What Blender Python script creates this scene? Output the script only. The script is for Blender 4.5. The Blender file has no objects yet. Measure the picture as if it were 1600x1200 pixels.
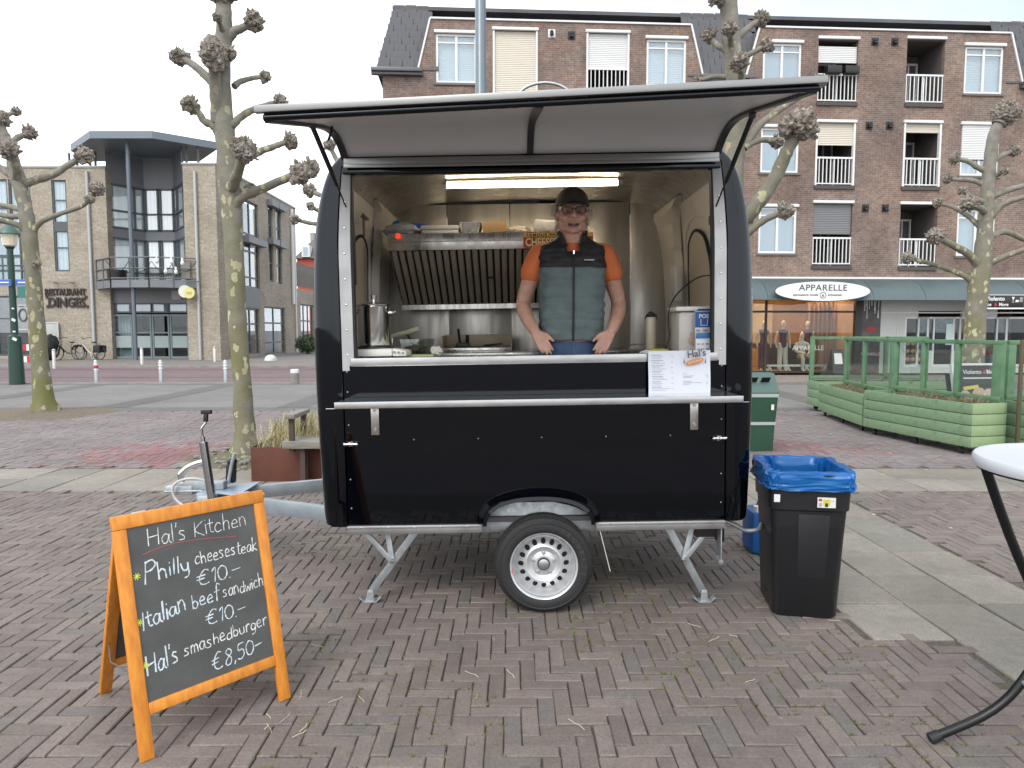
import bpy, bmesh, math, random
from mathutils import Vector, Matrix, noise
R = random.Random(11)
SC = bpy.context.scene
COL = SC.collection
PI = math.pi
RAD = math.radians
# ------------------------------------------------------------ camera
FOC = 1109.0; PITCH = RAD(4.38); CAMH = 1.54
cam = bpy.data.cameras.new('camera'); camo = bpy.data.objects.new('camera', cam); COL.objects.link(camo)
cam.sensor_width = 36.0; cam.sensor_fit = 'HORIZONTAL'; cam.lens = FOC / 1600 * 36
cam.clip_start = 0.05; cam.clip_end = 2000
camo.location = (0, 0, CAMH); camo.rotation_euler = (PI / 2 - PITCH, 0, 0)
SC.camera = camo
# ------------------------------------------------------------ sky and sun (overcast day)
SUN_EL = RAD(48); SUN_AZ = RAD(205)          # high thin cloud, brightest behind the photographer's left shoulder
world = bpy.data.worlds.new('World'); SC.world = world; world.use_nodes = True
nt = world.node_tree; nt.nodes.clear()
wo = nt.nodes.new('ShaderNodeOutputWorld'); bg = nt.nodes.new('ShaderNodeBackground'); bg.inputs[1].default_value = 0.1
sky = nt.nodes.new('ShaderNodeTexSky'); sky.sky_type = 'NISHITA'; sky.sun_disc = False
sky.sun_elevation = SUN_EL; sky.sun_rotation = SUN_AZ; sky.dust_density = 2.0
tc = nt.nodes.new('ShaderNodeTexCoord')
mp = nt.nodes.new('ShaderNodeMapping'); mp.inputs['Scale'].default_value = (1.0, 1.0, 2.2); mp.inputs['Location'].default_value = (0.62, 0.1, 0.0)
nz = nt.nodes.new('ShaderNodeTexNoise'); nz.inputs['Scale'].default_value = 1.7; nz.inputs['Detail'].default_value = 4
rp = nt.nodes.new('ShaderNodeValToRGB'); rp.color_ramp.elements[0].position = 0.36; rp.color_ramp.elements[0].color = (.72, .72, .72, 1)
rp.color_ramp.elements[1].position = 0.60; rp.color_ramp.elements[1].color = (.97, .97, .97, 1)
mx = nt.nodes.new('ShaderNodeMix'); mx.data_type = 'RGBA'; mx.inputs[7].default_value = (10.6, 10.9, 11.2, 1)
nt.links.new(tc.outputs['Generated'], mp.inputs[0]); nt.links.new(mp.outputs[0], nz.inputs[0]); nt.links.new(nz.outputs[0], rp.inputs[0])
sx = nt.nodes.new('ShaderNodeVectorMath'); sx.operation = 'DOT_PRODUCT'; sx.inputs[1].default_value = (.62, .52, .59); nt.links.new(tc.outputs['Generated'], sx.inputs[0])   # cloud thins out towards the north east
mr = nt.nodes.new('ShaderNodeMapRange'); mr.inputs[1].default_value = .70; mr.inputs[2].default_value = .98; mr.inputs[3].default_value = 1.0; mr.inputs[4].default_value = .22; nt.links.new(sx.outputs['Value'], mr.inputs[0])
ml = nt.nodes.new('ShaderNodeMath'); ml.operation = 'MULTIPLY'; nt.links.new(rp.outputs[0], ml.inputs[0]); nt.links.new(mr.outputs[0], ml.inputs[1])
nt.links.new(ml.outputs[0], mx.inputs[0]); nt.links.new(sky.outputs[0], mx.inputs[6]); nt.links.new(mx.outputs[2], bg.inputs[0]); nt.links.new(bg.outputs[0], wo.inputs[0])
sl = bpy.data.lights.new('sun', 'SUN'); sl.energy = 0.9; sl.angle = RAD(25); sl.color = (1, .97, .93)
so = bpy.data.objects.new('sun', sl); COL.objects.link(so)
so.rotation_euler = Vector((-math.sin(SUN_AZ) * math.cos(SUN_EL), -math.cos(SUN_AZ) * math.cos(SUN_EL), -math.sin(SUN_EL))).to_track_quat('-Z', 'Y').to_euler()
so.location = (0, 0, 30)
vs = SC.view_settings; vs.view_transform = 'Standard'; vs.look = 'None'; vs.gamma = 1; vs.exposure = 1.0
vs.use_curve_mapping = False
SC.cycles.max_bounces = 8; SC.cycles.transparent_max_bounces = 16
# ------------------------------------------------------------ projections (reference pixel of the 1600x1200 photo -> point of the place)
CP, SP = math.cos(PITCH), math.sin(PITCH)
def ray(px, py):
    x = (px - 800) / FOC; u = (600 - py) / FOC
    return Vector((x, CP + u * SP, u * CP - SP))
def at(px, py, Y):
    r = ray(px, py); t = Y / r.y
    return Vector((r.x * t, Y, CAMH + r.z * t))
def gnd(px, py, z=0.0):
    r = ray(px, py); t = (z - CAMH) / r.z
    return Vector((r.x * t, r.y * t, z))
# ------------------------------------------------------------ materials
MATS = {}
def new_mat(name):
    m = bpy.data.materials.new(name); m.use_nodes = True
    b = m.node_tree.nodes['Principled BSDF']
    return m, m.node_tree, b
def N(t, kind, **kw):
    n = t.nodes.new(kind)
    for k, v in kw.items():
        if k.startswith('i_'): n.inputs[k[2:].replace('_', ' ')].default_value = v
        else: setattr(n, k, v)
    return n
def mixn(t, fac, a, b, blend='MIX'):
    n = t.nodes.new('ShaderNodeMix'); n.data_type = 'RGBA'; n.blend_type = blend
    for s, v in ((0, fac), (6, a), (7, b)):
        if isinstance(v, (int, float)): n.inputs[s].default_value = v
        elif isinstance(v, (tuple, list)): n.inputs[s].default_value = (*v[:3], 1)
        else: t.links.new(v, n.inputs[s])
    return n.outputs[2]
def ramp(t, src, p0, p1, c0=(0, 0, 0), c1=(1, 1, 1)):
    r = t.nodes.new('ShaderNodeValToRGB'); e = r.color_ramp.elements
    e[0].position = p0; e[1].position = p1; e[0].color = (*c0, 1); e[1].color = (*c1, 1)
    t.links.new(src, r.inputs[0]); return r.outputs[0]
def tnoise(t, scale, detail=4, vec=None, rough=.55, dist=0):
    n = t.nodes.new('ShaderNodeTexNoise'); n.inputs['Scale'].default_value = scale; n.inputs['Detail'].default_value = detail
    n.inputs['Roughness'].default_value = rough; n.inputs['Distortion'].default_value = dist
    if vec is None:
        c = t.nodes.new('ShaderNodeTexCoord'); vec = c.outputs['Object']
    t.links.new(vec, n.inputs['Vector']); return n.outputs[0]
def bump(t, b, h, strength=.3, dist=.01):
    n = t.nodes.new('ShaderNodeBump'); n.inputs['Strength'].default_value = strength; n.inputs['Distance'].default_value = dist
    t.links.new(h, n.inputs['Height']); t.links.new(n.outputs[0], b.inputs['Normal']); return n
def mat(name, col, rough=.6, metal=0., col2=None, vs=6., bs=0., bscale=60., coat=0., spec=.5, emit=None, es=0., stretch=None, lo=.35, hi=.65, rvar=0.):
    if name in MATS: return MATS[name]
    m, t, b = new_mat(name); MATS[name] = m
    b.inputs['Base Color'].default_value = (*col, 1); b.inputs['Roughness'].default_value = rough; b.inputs['Metallic'].default_value = metal
    b.inputs['Coat Weight'].default_value = coat; b.inputs['Coat Roughness'].default_value = .03
    b.inputs['Specular IOR Level'].default_value = spec
    vec = None
    if stretch:
        c = t.nodes.new('ShaderNodeTexCoord'); mm = t.nodes.new('ShaderNodeMapping'); mm.inputs['Scale'].default_value = stretch
        t.links.new(c.outputs['Object'], mm.inputs[0]); vec = mm.outputs[0]
    if col2 is not None:
        f = ramp(t, tnoise(t, vs, 5, vec), lo, hi)
        t.links.new(mixn(t, f, col, col2), b.inputs['Base Color'])
    if rvar:
        f = ramp(t, tnoise(t, vs * 1.7, 4, vec), .3, .7, (max(0, rough - rvar),) * 3, (min(1, rough + rvar),) * 3)
        t.links.new(f, b.inputs['Roughness'])
    if bs: bump(t, b, tnoise(t, bscale, 4, vec), bs, .004)
    if emit: b.inputs['Emission Color'].default_value = (*emit, 1); b.inputs['Emission Strength'].default_value = es
    return m
def brick_mat(name, c1, c2, mortar, bw=.21, bh=.062, mw=.010, stain=(.5, .5, .5), sfac=.35):
    m, t, b = new_mat(name); b.inputs['Roughness'].default_value = .85
    g = t.nodes.new('ShaderNodeNewGeometry'); s = t.nodes.new('ShaderNodeSeparateXYZ'); t.links.new(g.outputs['Position'], s.inputs[0])
    ad = N(t, 'ShaderNodeMath', operation='ADD'); t.links.new(s.outputs[0], ad.inputs[0]); t.links.new(s.outputs[1], ad.inputs[1])
    cb = t.nodes.new('ShaderNodeCombineXYZ'); t.links.new(ad.outputs[0], cb.inputs[0]); t.links.new(s.outputs[2], cb.inputs[1])
    k = t.nodes.new('ShaderNodeTexBrick'); k.inputs['Scale'].default_value = 1; k.inputs['Brick Width'].default_value = bw; k.inputs['Row Height'].default_value = bh
    k.inputs['Mortar Size'].default_value = mw; k.inputs['Color1'].default_value = (*c1, 1); k.inputs['Color2'].default_value = (*c2, 1); k.inputs['Mortar'].default_value = (*mortar, 1)
    k.inputs['Bias'].default_value = -.1; k.inputs['Mortar Smooth'].default_value = .2
    t.links.new(cb.outputs[0], k.inputs['Vector'])
    n1 = ramp(t, tnoise(t, .7, 6, g.outputs['Position']), .35, .7); n2 = ramp(t, tnoise(t, 9, 3, g.outputs['Position']), .3, .75, (.75,) * 3, (1.2,) * 3)
    c = mixn(t, sfac, k.outputs['Color'], mixn(t, n1, k.outputs['Color'], stain, 'MULTIPLY'))
    c = mixn(t, 1., c, n2, 'MULTIPLY'); t.links.new(c, b.inputs['Base Color'])
    iv = N(t, 'ShaderNodeMath', operation='SUBTRACT'); iv.inputs[0].default_value = 1; t.links.new(k.outputs['Fac'], iv.inputs[1])
    bump(t, b, iv.outputs[0], .5, .006); MATS[name] = m; return m
def glass_mat(name, tint=(.85, .9, .92), refl=.12, rough=.0, opac=0.):
    """thin sheet: part mirror, the rest seen through"""
    m = bpy.data.materials.new(name); m.use_nodes = True; t = m.node_tree; t.nodes.clear()
    o = t.nodes.new('ShaderNodeOutputMaterial'); tr = t.nodes.new('ShaderNodeBsdfTransparent'); tr.inputs[0].default_value = (*tint, 1)
    gl = t.nodes.new('ShaderNodeBsdfGlossy'); gl.inputs['Roughness'].default_value = rough; gl.inputs[0].default_value = (.95, .97, 1, 1)
    lw = t.nodes.new('ShaderNodeFresnel'); gb = t.nodes.new('ShaderNodeNewGeometry'); mi = N(t, 'ShaderNodeMath', operation='MULTIPLY_ADD'); t.links.new(gb.outputs['Backfacing'], mi.inputs[0]); mi.inputs[1].default_value = 1 / 1.5 - 1.5; mi.inputs[2].default_value = 1.5; t.links.new(mi.outputs[0], lw.inputs[0])
    a = N(t, 'ShaderNodeMath', operation='ADD'); a.inputs[1].default_value = refl; t.links.new(lw.outputs[0], a.inputs[0])
    x = t.nodes.new('ShaderNodeMixShader'); t.links.new(a.outputs[0], x.inputs[0]); t.links.new(tr.outputs[0], x.inputs[1]); t.links.new(gl.outputs[0], x.inputs[2])
    t.links.new(x.outputs[0], o.inputs[0]); MATS[name] = m; return m
# ------------------------------------------------------------ mesh builder
class MB:
    def __init__(s): s.v = []; s.f = []; s.m = []; s.k = 0
    def add(s, vs, fs):
        o = len(s.v); s.v += [Vector(p) for p in vs]
        for f in fs: s.f.append([o + i for i in f]); s.m.append(s.k)
        return s
    def box(s, x0, x1, y0, y1, z0, z1):
        return s.add([(x0, y0, z0), (x1, y0, z0), (x1, y1, z0), (x0, y1, z0), (x0, y0, z1), (x1, y0, z1), (x1, y1, z1), (x0, y1, z1)],
                     [(0, 3, 2, 1), (4, 5, 6, 7), (0, 1, 5, 4), (1, 2, 6, 5), (2, 3, 7, 6), (3, 0, 4, 7)])
    def boxm(s, M, sx, sy, sz):
        vs = [M @ Vector((a * sx / 2, b * sy / 2, c * sz / 2)) for c in (-1, 1) for a, b in ((-1, -1), (1, -1), (1, 1), (-1, 1))]
        return s.add(vs, [(0, 3, 2, 1), (4, 5, 6, 7), (0, 1, 5, 4), (1, 2, 6, 5), (2, 3, 7, 6), (3, 0, 4, 7)])
    def bar(s, p0, p1, w, h, up=(0, 0, 1)):
        p0, p1 = Vector(p0), Vector(p1); d = (p1 - p0); L = d.length; d.normalize()
        x = d.cross(Vector(up))
        if x.length < 1e-4: x = d.cross(Vector((0, 1, 0)))
        x.normalize(); z = x.cross(d)
        M = Matrix((x, d, z)).transposed().to_4x4(); M.translation = (p0 + p1) / 2
        return s.boxm(M, w, L, h)
    def ring(s, c, x, y, n): return [c + x * math.cos(2 * PI * i / n) + y * math.sin(2 * PI * i / n) for i in range(n)]
    def cyl(s, p0, p1, r0, r1=None, n=14, caps=True): return s.tube([p0, p1], [r0, r0 if r1 is None else r1], n, caps)
    def tube(s, pts, r, n=8, caps=True, closed=False, sq=None):
        pts = [Vector(p) for p in pts]; k = len(pts)
        if isinstance(r, (int, float)): r = [r] * k
        T = []
        for i in range(k):
            a = pts[(i - 1) % k] if (closed or i) else pts[0]; b = pts[(i + 1) % k] if (closed or i < k - 1) else pts[-1]
            T.append((b - a).normalized())
        up = Vector((0, 0, 1)) if abs(T[0].z) < .9 else Vector((0, 1, 0))
        x = T[0].cross(up).normalized(); o = len(s.v)
        for i in range(k):
            x = (x - T[i] * x.dot(T[i])).normalized(); y = T[i].cross(x)
            s.v += s.ring(pts[i], x * r[i], y * r[i], n)
        m = k if closed else k - 1
        for i in range(m):
            for j in range(n):
                a = o + i * n; b = o + ((i + 1) % k) * n
                s.f.append([a + j, a + (j + 1) % n, b + (j + 1) % n, b + j]); s.m.append(s.k)
        if caps and not closed:
            s.f.append([o + j for j in reversed(range(n))]); s.f.append([o + (k - 1) * n + j for j in range(n)]); s.m += [s.k] * 2
        return s
    def lathe(s, prof, M=None, n=24, a0=0, a1=2 * PI):
        M = M or Matrix(); full = abs(a1 - a0 - 2 * PI) < 1e-6; c = n if full else n + 1; o = len(s.v)
        for r, z in prof:
            for i in range(c):
                a = a0 + (a1 - a0) * i / n; s.v.append(M @ Vector((r * math.cos(a), r * math.sin(a), z)))
        for q in range(len(prof) - 1):
            for i in range(n):
                j = (i + 1) % c
                s.f.append([o + q * c + i, o + q * c + j, o + (q + 1) * c + j, o + (q + 1) * c + i]); s.m.append(s.k)
        return s
    def prism(s, poly, ext):
        ext = Vector(ext); n = len(poly); vs = [Vector(p) for p in poly]
        nn = sum(((vs[i] - vs[0]).cross(vs[(i + 1) % n] - vs[0]) for i in range(n)), Vector())
        if nn.dot(ext) > 0: vs.reverse()
        return s.add(vs + [p + ext for p in vs], [list(range(n)), [2 * n - 1 - i for i in range(n)]] + [[i, i + n, (i + 1) % n + n, (i + 1) % n] for i in range(n)])
    def sweep(s, path, frames, prof, closed_prof=True, closed=False):
        """prof points (a,b) placed at path[i] + frames[i][0]*a + frames[i][1]*b"""
        o = len(s.v); n = len(prof); k = len(path)
        for p, (A, B) in zip(path, frames):
            for a, b in prof: s.v.append(Vector(p) + Vector(A) * a + Vector(B) * b)
        for i in range(k if closed else k - 1):
            i2 = (i + 1) % k
            for j in range(n if closed_prof else n - 1):
                s.f.append([o + i * n + j, o + i * n + (j + 1) % n, o + i2 * n + (j + 1) % n, o + i2 * n + j]); s.m.append(s.k)
        if closed_prof and not closed:
            s.f.append([o + j for j in reversed(range(n))]); s.f.append([o + (k - 1) * n + j for j in range(n)]); s.m += [s.k] * 2
        return s
    def ico(s, c, r, sub=2, fn=None, sc=(1, 1, 1)):
        bm = bmesh.new(); bmesh.ops.create_icosphere(bm, subdivisions=sub, radius=1)
        vs = []
        for v in bm.verts:
            d = v.co.normalized(); k = fn(d) if fn else 1
            vs.append(Vector(c) + Vector((d.x * sc[0], d.y * sc[1], d.z * sc[2])) * (r * k))
        fs = [[v.index for v in f.verts] for f in bm.faces]; bm.free(); return s.add(vs, fs)
    def grid(s, fn, nu, nv, closed_u=False):
        o = len(s.v); c = nu if closed_u else nu + 1
        for j in range(nv + 1):
            for i in range(c): s.v.append(Vector(fn(i / nu, j / nv)))
        for j in range(nv):
            for i in range(nu):
                i2 = (i + 1) % c
                s.f.append([o + j * c + i, o + j * c + i2, o + (j + 1) * c + i2, o + (j + 1) * c + i]); s.m.append(s.k)
        return s
    def text(s, body, size, M, ext=.002, off=0., align='CENTER', xs=1., shear=0., space=1.):
        cu = bpy.data.curves.new('t', 'FONT'); cu.body = body; cu.size = size; cu.align_x = align; cu.align_y = 'BOTTOM_BASELINE'
        cu.extrude = ext; cu.offset = off; cu.shear = shear; cu.resolution_u = 3; cu.space_character = space
        ob = bpy.data.objects.new('t', cu); me = bpy.data.meshes.new_from_object(ob)
        vs = [M @ Vector((v.co.x * xs, v.co.y, v.co.z)) for v in me.vertices]; fs = [list(p.vertices) for p in me.polygons]
        bpy.data.objects.remove(ob); bpy.data.meshes.remove(me); bpy.data.curves.remove(cu); return s.add(vs, fs)
    def xf(s, M, start=0):
        for i in range(start, len(s.v)): s.v[i] = M @ s.v[i]
        return s
    def mesh(s, name, mats, bevel=0., seg=2, smooth=30., off=Vector(), fixn=False):
        me = bpy.data.meshes.new(name); me.from_pydata([tuple(p - off) for p in s.v], [], s.f)
        for m in (mats if isinstance(mats, (list, tuple)) else [mats]): me.materials.append(m)
        if any(s.m): me.polygons.foreach_set('material_index', s.m)
        if bevel or fixn:
            bm = bmesh.new(); bm.from_mesh(me)
            if fixn: bmesh.ops.remove_doubles(bm, verts=bm.verts, dist=1e-5); bmesh.ops.recalc_face_normals(bm, faces=bm.faces)
            if bevel:
                ed = [e for e in bm.edges if len(e.link_faces) == 2 and e.calc_face_angle(0) > .6]
                bmesh.ops.bevel(bm, geom=ed, offset=bevel, segments=seg, affect='EDGES', clamp_overlap=True, profile=.5)
            bm.to_mesh(me); bm.free()
        if smooth:
            me.polygons.foreach_set('use_smooth', [True] * len(me.polygons)); me.set_sharp_from_angle(angle=RAD(smooth))
        me.update(); return me
    def build(s, name, mats, parent=None, local=False, label=None, cat=None, group=None, kind=None, **kw):
        if not s.v: return None
        lo = Vector([min(p[i] for p in s.v) for i in range(3)]); hi = Vector([max(p[i] for p in s.v) for i in range(3)])
        c = (lo + hi) / 2
        if parent is None: c.z = lo.z
        o = bpy.data.objects.new(name, s.mesh(name, mats, off=c, **kw)); COL.objects.link(o)
        o.location = c - chain(parent, local)
        if parent: o.parent = parent
        return tag(o, label, cat, group, kind)
def chain(p, local):
    v = Vector()
    while p is not None:
        if p.parent is None and local: break
        v += p.location; p = p.parent
    return v
def tag(o, label=None, cat=None, group=None, kind=None):
    for k, x in (('label', label), ('category', cat), ('group', group), ('kind', kind)):
        if x: o[k] = x
    return o
def thing(name, label, cat, loc=(0, 0, 0), rotz=0, group=None):
    o = bpy.data.objects.new(name, None); COL.objects.link(o); o.location = loc; o.rotation_euler = (0, 0, rotz); o.empty_display_size = .1
    return tag(o, label, cat, group)
def kids(o): return [c for c in COL.objects if c.parent == o]
def copy_tree(o, parent=None):
    c = o.copy(); COL.objects.link(c); c.parent = parent
    for ch in kids(o): copy_tree(ch, c)
    return c
def plane(name, x0, x1, y0, y1, z, m, kind='structure', parent=None):
    return MB().add([(x0, y0, z), (x1, y0, z), (x1, y1, z), (x0, y1, z)], [(0, 1, 2, 3)]).build(name, m, parent, kind=kind, smooth=0)
def cat_rom(p, n=6):
    p = [Vector(q) for q in p]; out = []
    for i in range(len(p) - 1):
        a = p[max(i - 1, 0)]; b = p[i]; c = p[i + 1]; d = p[min(i + 2, len(p) - 1)]
        for k in range(n):
            t = k / n; out.append(.5 * ((2 * b) + (c - a) * t + (2 * a - 5 * b + 4 * c - d) * t * t + (3 * b - a - 3 * c + d) * t ** 3))
    return out + [p[-1]]
def fr(M, *p): return [M @ Vector(q) for q in p]
def face_m(o, u, v):
    """matrix whose x runs along u, y along v, z out of the face"""
    u = Vector(u).normalized(); v = Vector(v).normalized(); w = u.cross(v)
    M = Matrix((u, v, w)).transposed().to_4x4(); M.translation = Vector(o); return M
def room(u0, u1, d0, d1, z0, z1):
    """inside of an open-fronted box (opens towards -y)"""
    return MB().add([(u0, d0, z0), (u1, d0, z0), (u1, d0, z1), (u0, d0, z1), (u0, d1, z0), (u1, d1, z0), (u1, d1, z1), (u0, d1, z1)],
                    [(4, 5, 6, 7), (0, 4, 7, 3), (1, 2, 6, 5), (0, 1, 5, 4), (3, 7, 6, 2)])
def holewall(mb, u0, u1, z0, z1, holes, d=0., t=.12):
    """wall face at y=d over u,z with rectangular openings and reveals t deep"""
    us = sorted({u0, u1} | {min(max(x, u0), u1) for h in holes for x in h[:2]}); zs = sorted({z0, z1} | {min(max(x, z0), z1) for h in holes for x in h[2:4]})
    for i in range(len(us) - 1):
        for j in range(len(zs) - 1):
            cu, cz = (us[i] + us[i + 1]) / 2, (zs[j] + zs[j + 1]) / 2
            if any(h[0] < cu < h[1] and h[2] < cz < h[3] for h in holes): continue
            mb.add([(us[i], d, zs[j]), (us[i + 1], d, zs[j]), (us[i + 1], d, zs[j + 1]), (us[i], d, zs[j + 1])], [(0, 1, 2, 3)])
    for h in holes:
        a, b, c, e = max(h[0], u0), min(h[1], u1), max(h[2], z0), min(h[3], z1)
        if a >= b or c >= e: continue
        if h[0] >= u0: mb.add([(a, d, c), (a, d + t, c), (a, d + t, e), (a, d, e)], [(3, 2, 1, 0)])
        if h[1] <= u1: mb.add([(b, d, c), (b, d + t, c), (b, d + t, e), (b, d, e)], [(0, 1, 2, 3)])
        if h[2] >= z0: mb.add([(a, d, c), (b, d, c), (b, d + t, c), (a, d + t, c)], [(0, 1, 2, 3)])
        if h[3] <= z1: mb.add([(a, d, e), (b, d, e), (b, d + t, e), (a, d + t, e)], [(3, 2, 1, 0)])
    return mb
# ============================================================ GROUND
def paver_mat(name, c_a, c_b, c_c, moss=0., stain=.5):
    m, t, b = new_mat(name); b.inputs['Roughness'].default_value = .8
    a = N(t, 'ShaderNodeAttribute', attribute_name='tint'); oi = t.nodes.new('ShaderNodeObjectInfo')
    ad = N(t, 'ShaderNodeMath', operation='ADD'); t.links.new(a.outputs['Fac'], ad.inputs[0]); t.links.new(oi.outputs['Random'], ad.inputs[1])
    fr_ = N(t, 'ShaderNodeMath', operation='FRACT'); t.links.new(ad.outputs[0], fr_.inputs[0])
    r = t.nodes.new('ShaderNodeValToRGB'); e = r.color_ramp.elements; e[0].color = (*c_a, 1); e[1].color = (*c_b, 1); e[0].position = .1; e[1].position = .8
    k = e.new(.93); k.color = (*c_c, 1); t.links.new(fr_.outputs[0], r.inputs[0])
    g = t.nodes.new('ShaderNodeNewGeometry'); P = g.outputs['Position']
    n1 = ramp(t, tnoise(t, .9, 5, P), .3, .72, (.62, .60, .58), (1.16, 1.14, 1.12)); n2 = ramp(t, tnoise(t, 90, 4, P, .7), .3, .7, (.72,) * 3, (1.22,) * 3)
    n3 = ramp(t, tnoise(t, 14, 5, P), .3, .75, (.86, .86, .86), (1.1, 1.1, 1.1))
    c = mixn(t, stain, r.outputs[0], mixn(t, 1, r.outputs[0], n1, 'MULTIPLY')); c = mixn(t, 1, c, n2, 'MULTIPLY'); c = mixn(t, 1, c, n3, 'MULTIPLY')
    sp = ramp(t, tnoise(t, 37, 2, P), .70, .76); c = mixn(t, mixn(t, 1, sp, (.35,) * 3, 'MULTIPLY'), c, (.33, .31, .28))
    rd = N(t, 'ShaderNodeAttribute', attribute_name='red'); c = mixn(t, rd.outputs['Fac'], c, mixn(t, 1, c, (1.15, .66, .66), 'MULTIPLY'))
    if moss:
        f = ramp(t, tnoise(t, 2.1, 5, P), .52, .72); c = mixn(t, mixn(t, 1, f, (moss,) * 3, 'MULTIPLY'), c, (.075, .085, .03))
    t.links.new(c, b.inputs['Base Color']); bump(t, b, tnoise(t, 130, 4, P, .7), .35, .004); MATS[name] = m; return m
M_brick = paver_mat('clay_brick', (.152, .126, .113), (.198, .166, .149), (.150, .136, .127))
M_mauve = paver_mat('mauve_paver', (.192, .163, .160), (.228, .196, .192), (.178, .160, .162), stain=.6)
M_slab = paver_mat('concrete_slab', (.225, .208, .178), (.285, .265, .228), (.205, .197, .17), moss=.12, stain=.8)
m, t, b = new_mat('joint_soil'); b.inputs['Roughness'].default_value = .95
g = t.nodes.new('ShaderNodeNewGeometry'); P = g.outputs['Position']
f = ramp(t, tnoise(t, 1.6, 5, P), .5, .64); f2 = ramp(t, tnoise(t, 60, 3, P), .4, .6)
t.links.new(mixn(t, mixn(t, 1, f, f2, 'MULTIPLY'), mixn(t, f2, (.085, .072, .060), (.135, .115, .093)), (.075, .105, .025)), b.inputs['Base Color']); bump(t, b, tnoise(t, 150, 3, P), .8, .01)
M_joint = m
def pave_mat(name, c1, c2, joint, bw, bh, rot=0., stain=.5):
    m, t, b = new_mat(name); b.inputs['Roughness'].default_value = .85
    g = t.nodes.new('ShaderNodeNewGeometry'); mp = t.nodes.new('ShaderNodeMapping'); mp.inputs['Rotation'].default_value = (0, 0, rot); t.links.new(g.outputs['Position'], mp.inputs[0])
    k = t.nodes.new('ShaderNodeTexBrick'); k.inputs['Scale'].default_value = 1; k.inputs['Brick Width'].default_value = bw; k.inputs['Row Height'].default_value = bh; k.inputs['Mortar Size'].default_value = .006
    for i, cc in (('Color1', c1), ('Color2', c2), ('Mortar', joint)): k.inputs[i].default_value = (*cc, 1)
    t.links.new(mp.outputs[0], k.inputs['Vector'])
    n1 = ramp(t, tnoise(t, .5, 6, g.outputs['Position']), .3, .7, (.72,) * 3, (1.15,) * 3); n2 = ramp(t, tnoise(t, 25, 3, g.outputs['Position']), .3, .7, (.85,) * 3, (1.1,) * 3)
    t.links.new(mixn(t, 1, mixn(t, stain, k.outputs['Color'], n1, 'MULTIPLY'), n2, 'MULTIPLY'), b.inputs['Base Color']); MATS[name] = m; return m
M_grey = pave_mat('grey_paving', (.165, .156, .15), (.195, .185, .178), (.125, .118, .112), .3, .15)
M_greyd = pave_mat('dark_band', (.115, .110, .107), (.135, .13, .126), (.09, .086, .083), .3, .1)
M_road = pave_mat('road_brick', (.150, .105, .112), (.19, .135, .14), (.10, .075, .075), .21, .1)
M_walk = pave_mat('walk_paving', (.185, .165, .150), (.225, .20, .185), (.11, .10, .09), .3, .3)
M_kerb = mat('kerb_concrete', (.27, .255, .235), .85, col2=(.2, .19, .175), vs=3)
M_gutter = mat('gutter_stone', (.10, .095, .095), .85)
gr = MB().grid(lambda u, v: ((u - .5) * 1200, -300 + v * 1200, -.06), 8, 8).build('ground', mat('ground_earth', (.17, .15, .14), .9), kind='structure', smooth=0)
plane('town_square', -60, 60, -40, 7.2, -.034, mat('square_far', (.15, .122, .115), .85, col2=(.12, .1, .095), vs=.8))

def in_view(x, y, mrg=.5):
    """within what the photograph, or a step to its side, can see"""
    d = y * CP + CAMH * SP
    return y > 1.7 and abs(x) < d * (800 / FOC) + mrg
def herring(x0, x1, y0, y1, inside, L=.207, W=.069, gap=.0045, seed=3):
    rr = random.Random(seed); u = W; out = []
    for j in range(int((y1 - y0) / u) + 1):
        for i in range(int((x1 - x0) / u) + 1):
            s_ = (i - j) % 6
            if s_ == 0: bx, by, w, h = x0 + i * u, y0 + j * u, L, W
            elif s_ == 5: bx, by, w, h = x0 + i * u, y0 + j * u, W, L
            else: continue
            cx, cy = bx + w / 2, by + h / 2
            if inside(cx, cy): out.append((cx, cy, w - gap, h - gap, rr.random(), rr))
    return out
def brick_verts(w, h, dep, ch, rr, simple=False):
    a, b = w / 2, h / 2; j = lambda: rr.uniform(-.0026, .0018)
    if simple:
        t = [(-a, -b), (a, -b), (a, b), (-a, b)]
        return [(x, y, -dep) for x, y in t] + [(x * .985, y * .96, 0) for x, y in t], [(4, 5, 6, 7), (0, 1, 5, 4), (1, 2, 6, 5), (2, 3, 7, 6), (3, 0, 4, 7)]
    t = [(-a + j(), -b + j()), (a + j(), -b + j()), (a + j(), b + j()), (-a + j(), b + j())]
    q = [(-1, -1), (1, -1), (1, 1), (-1, 1)]
    vs = [(x, y, -dep) for x, y in t] + [(x, y, -ch * 1.2) for x, y in t] + [(x - sx * ch, y - sy * ch, 0) for (x, y), (sx, sy) in zip(t, q)]
    fs = [(8, 9, 10, 11)] + [(k + i, k + (i + 1) % 4, k + 4 + (i + 1) % 4, k + 4 + i) for k in (0, 4) for i in range(4)]
    return vs, fs
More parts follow.
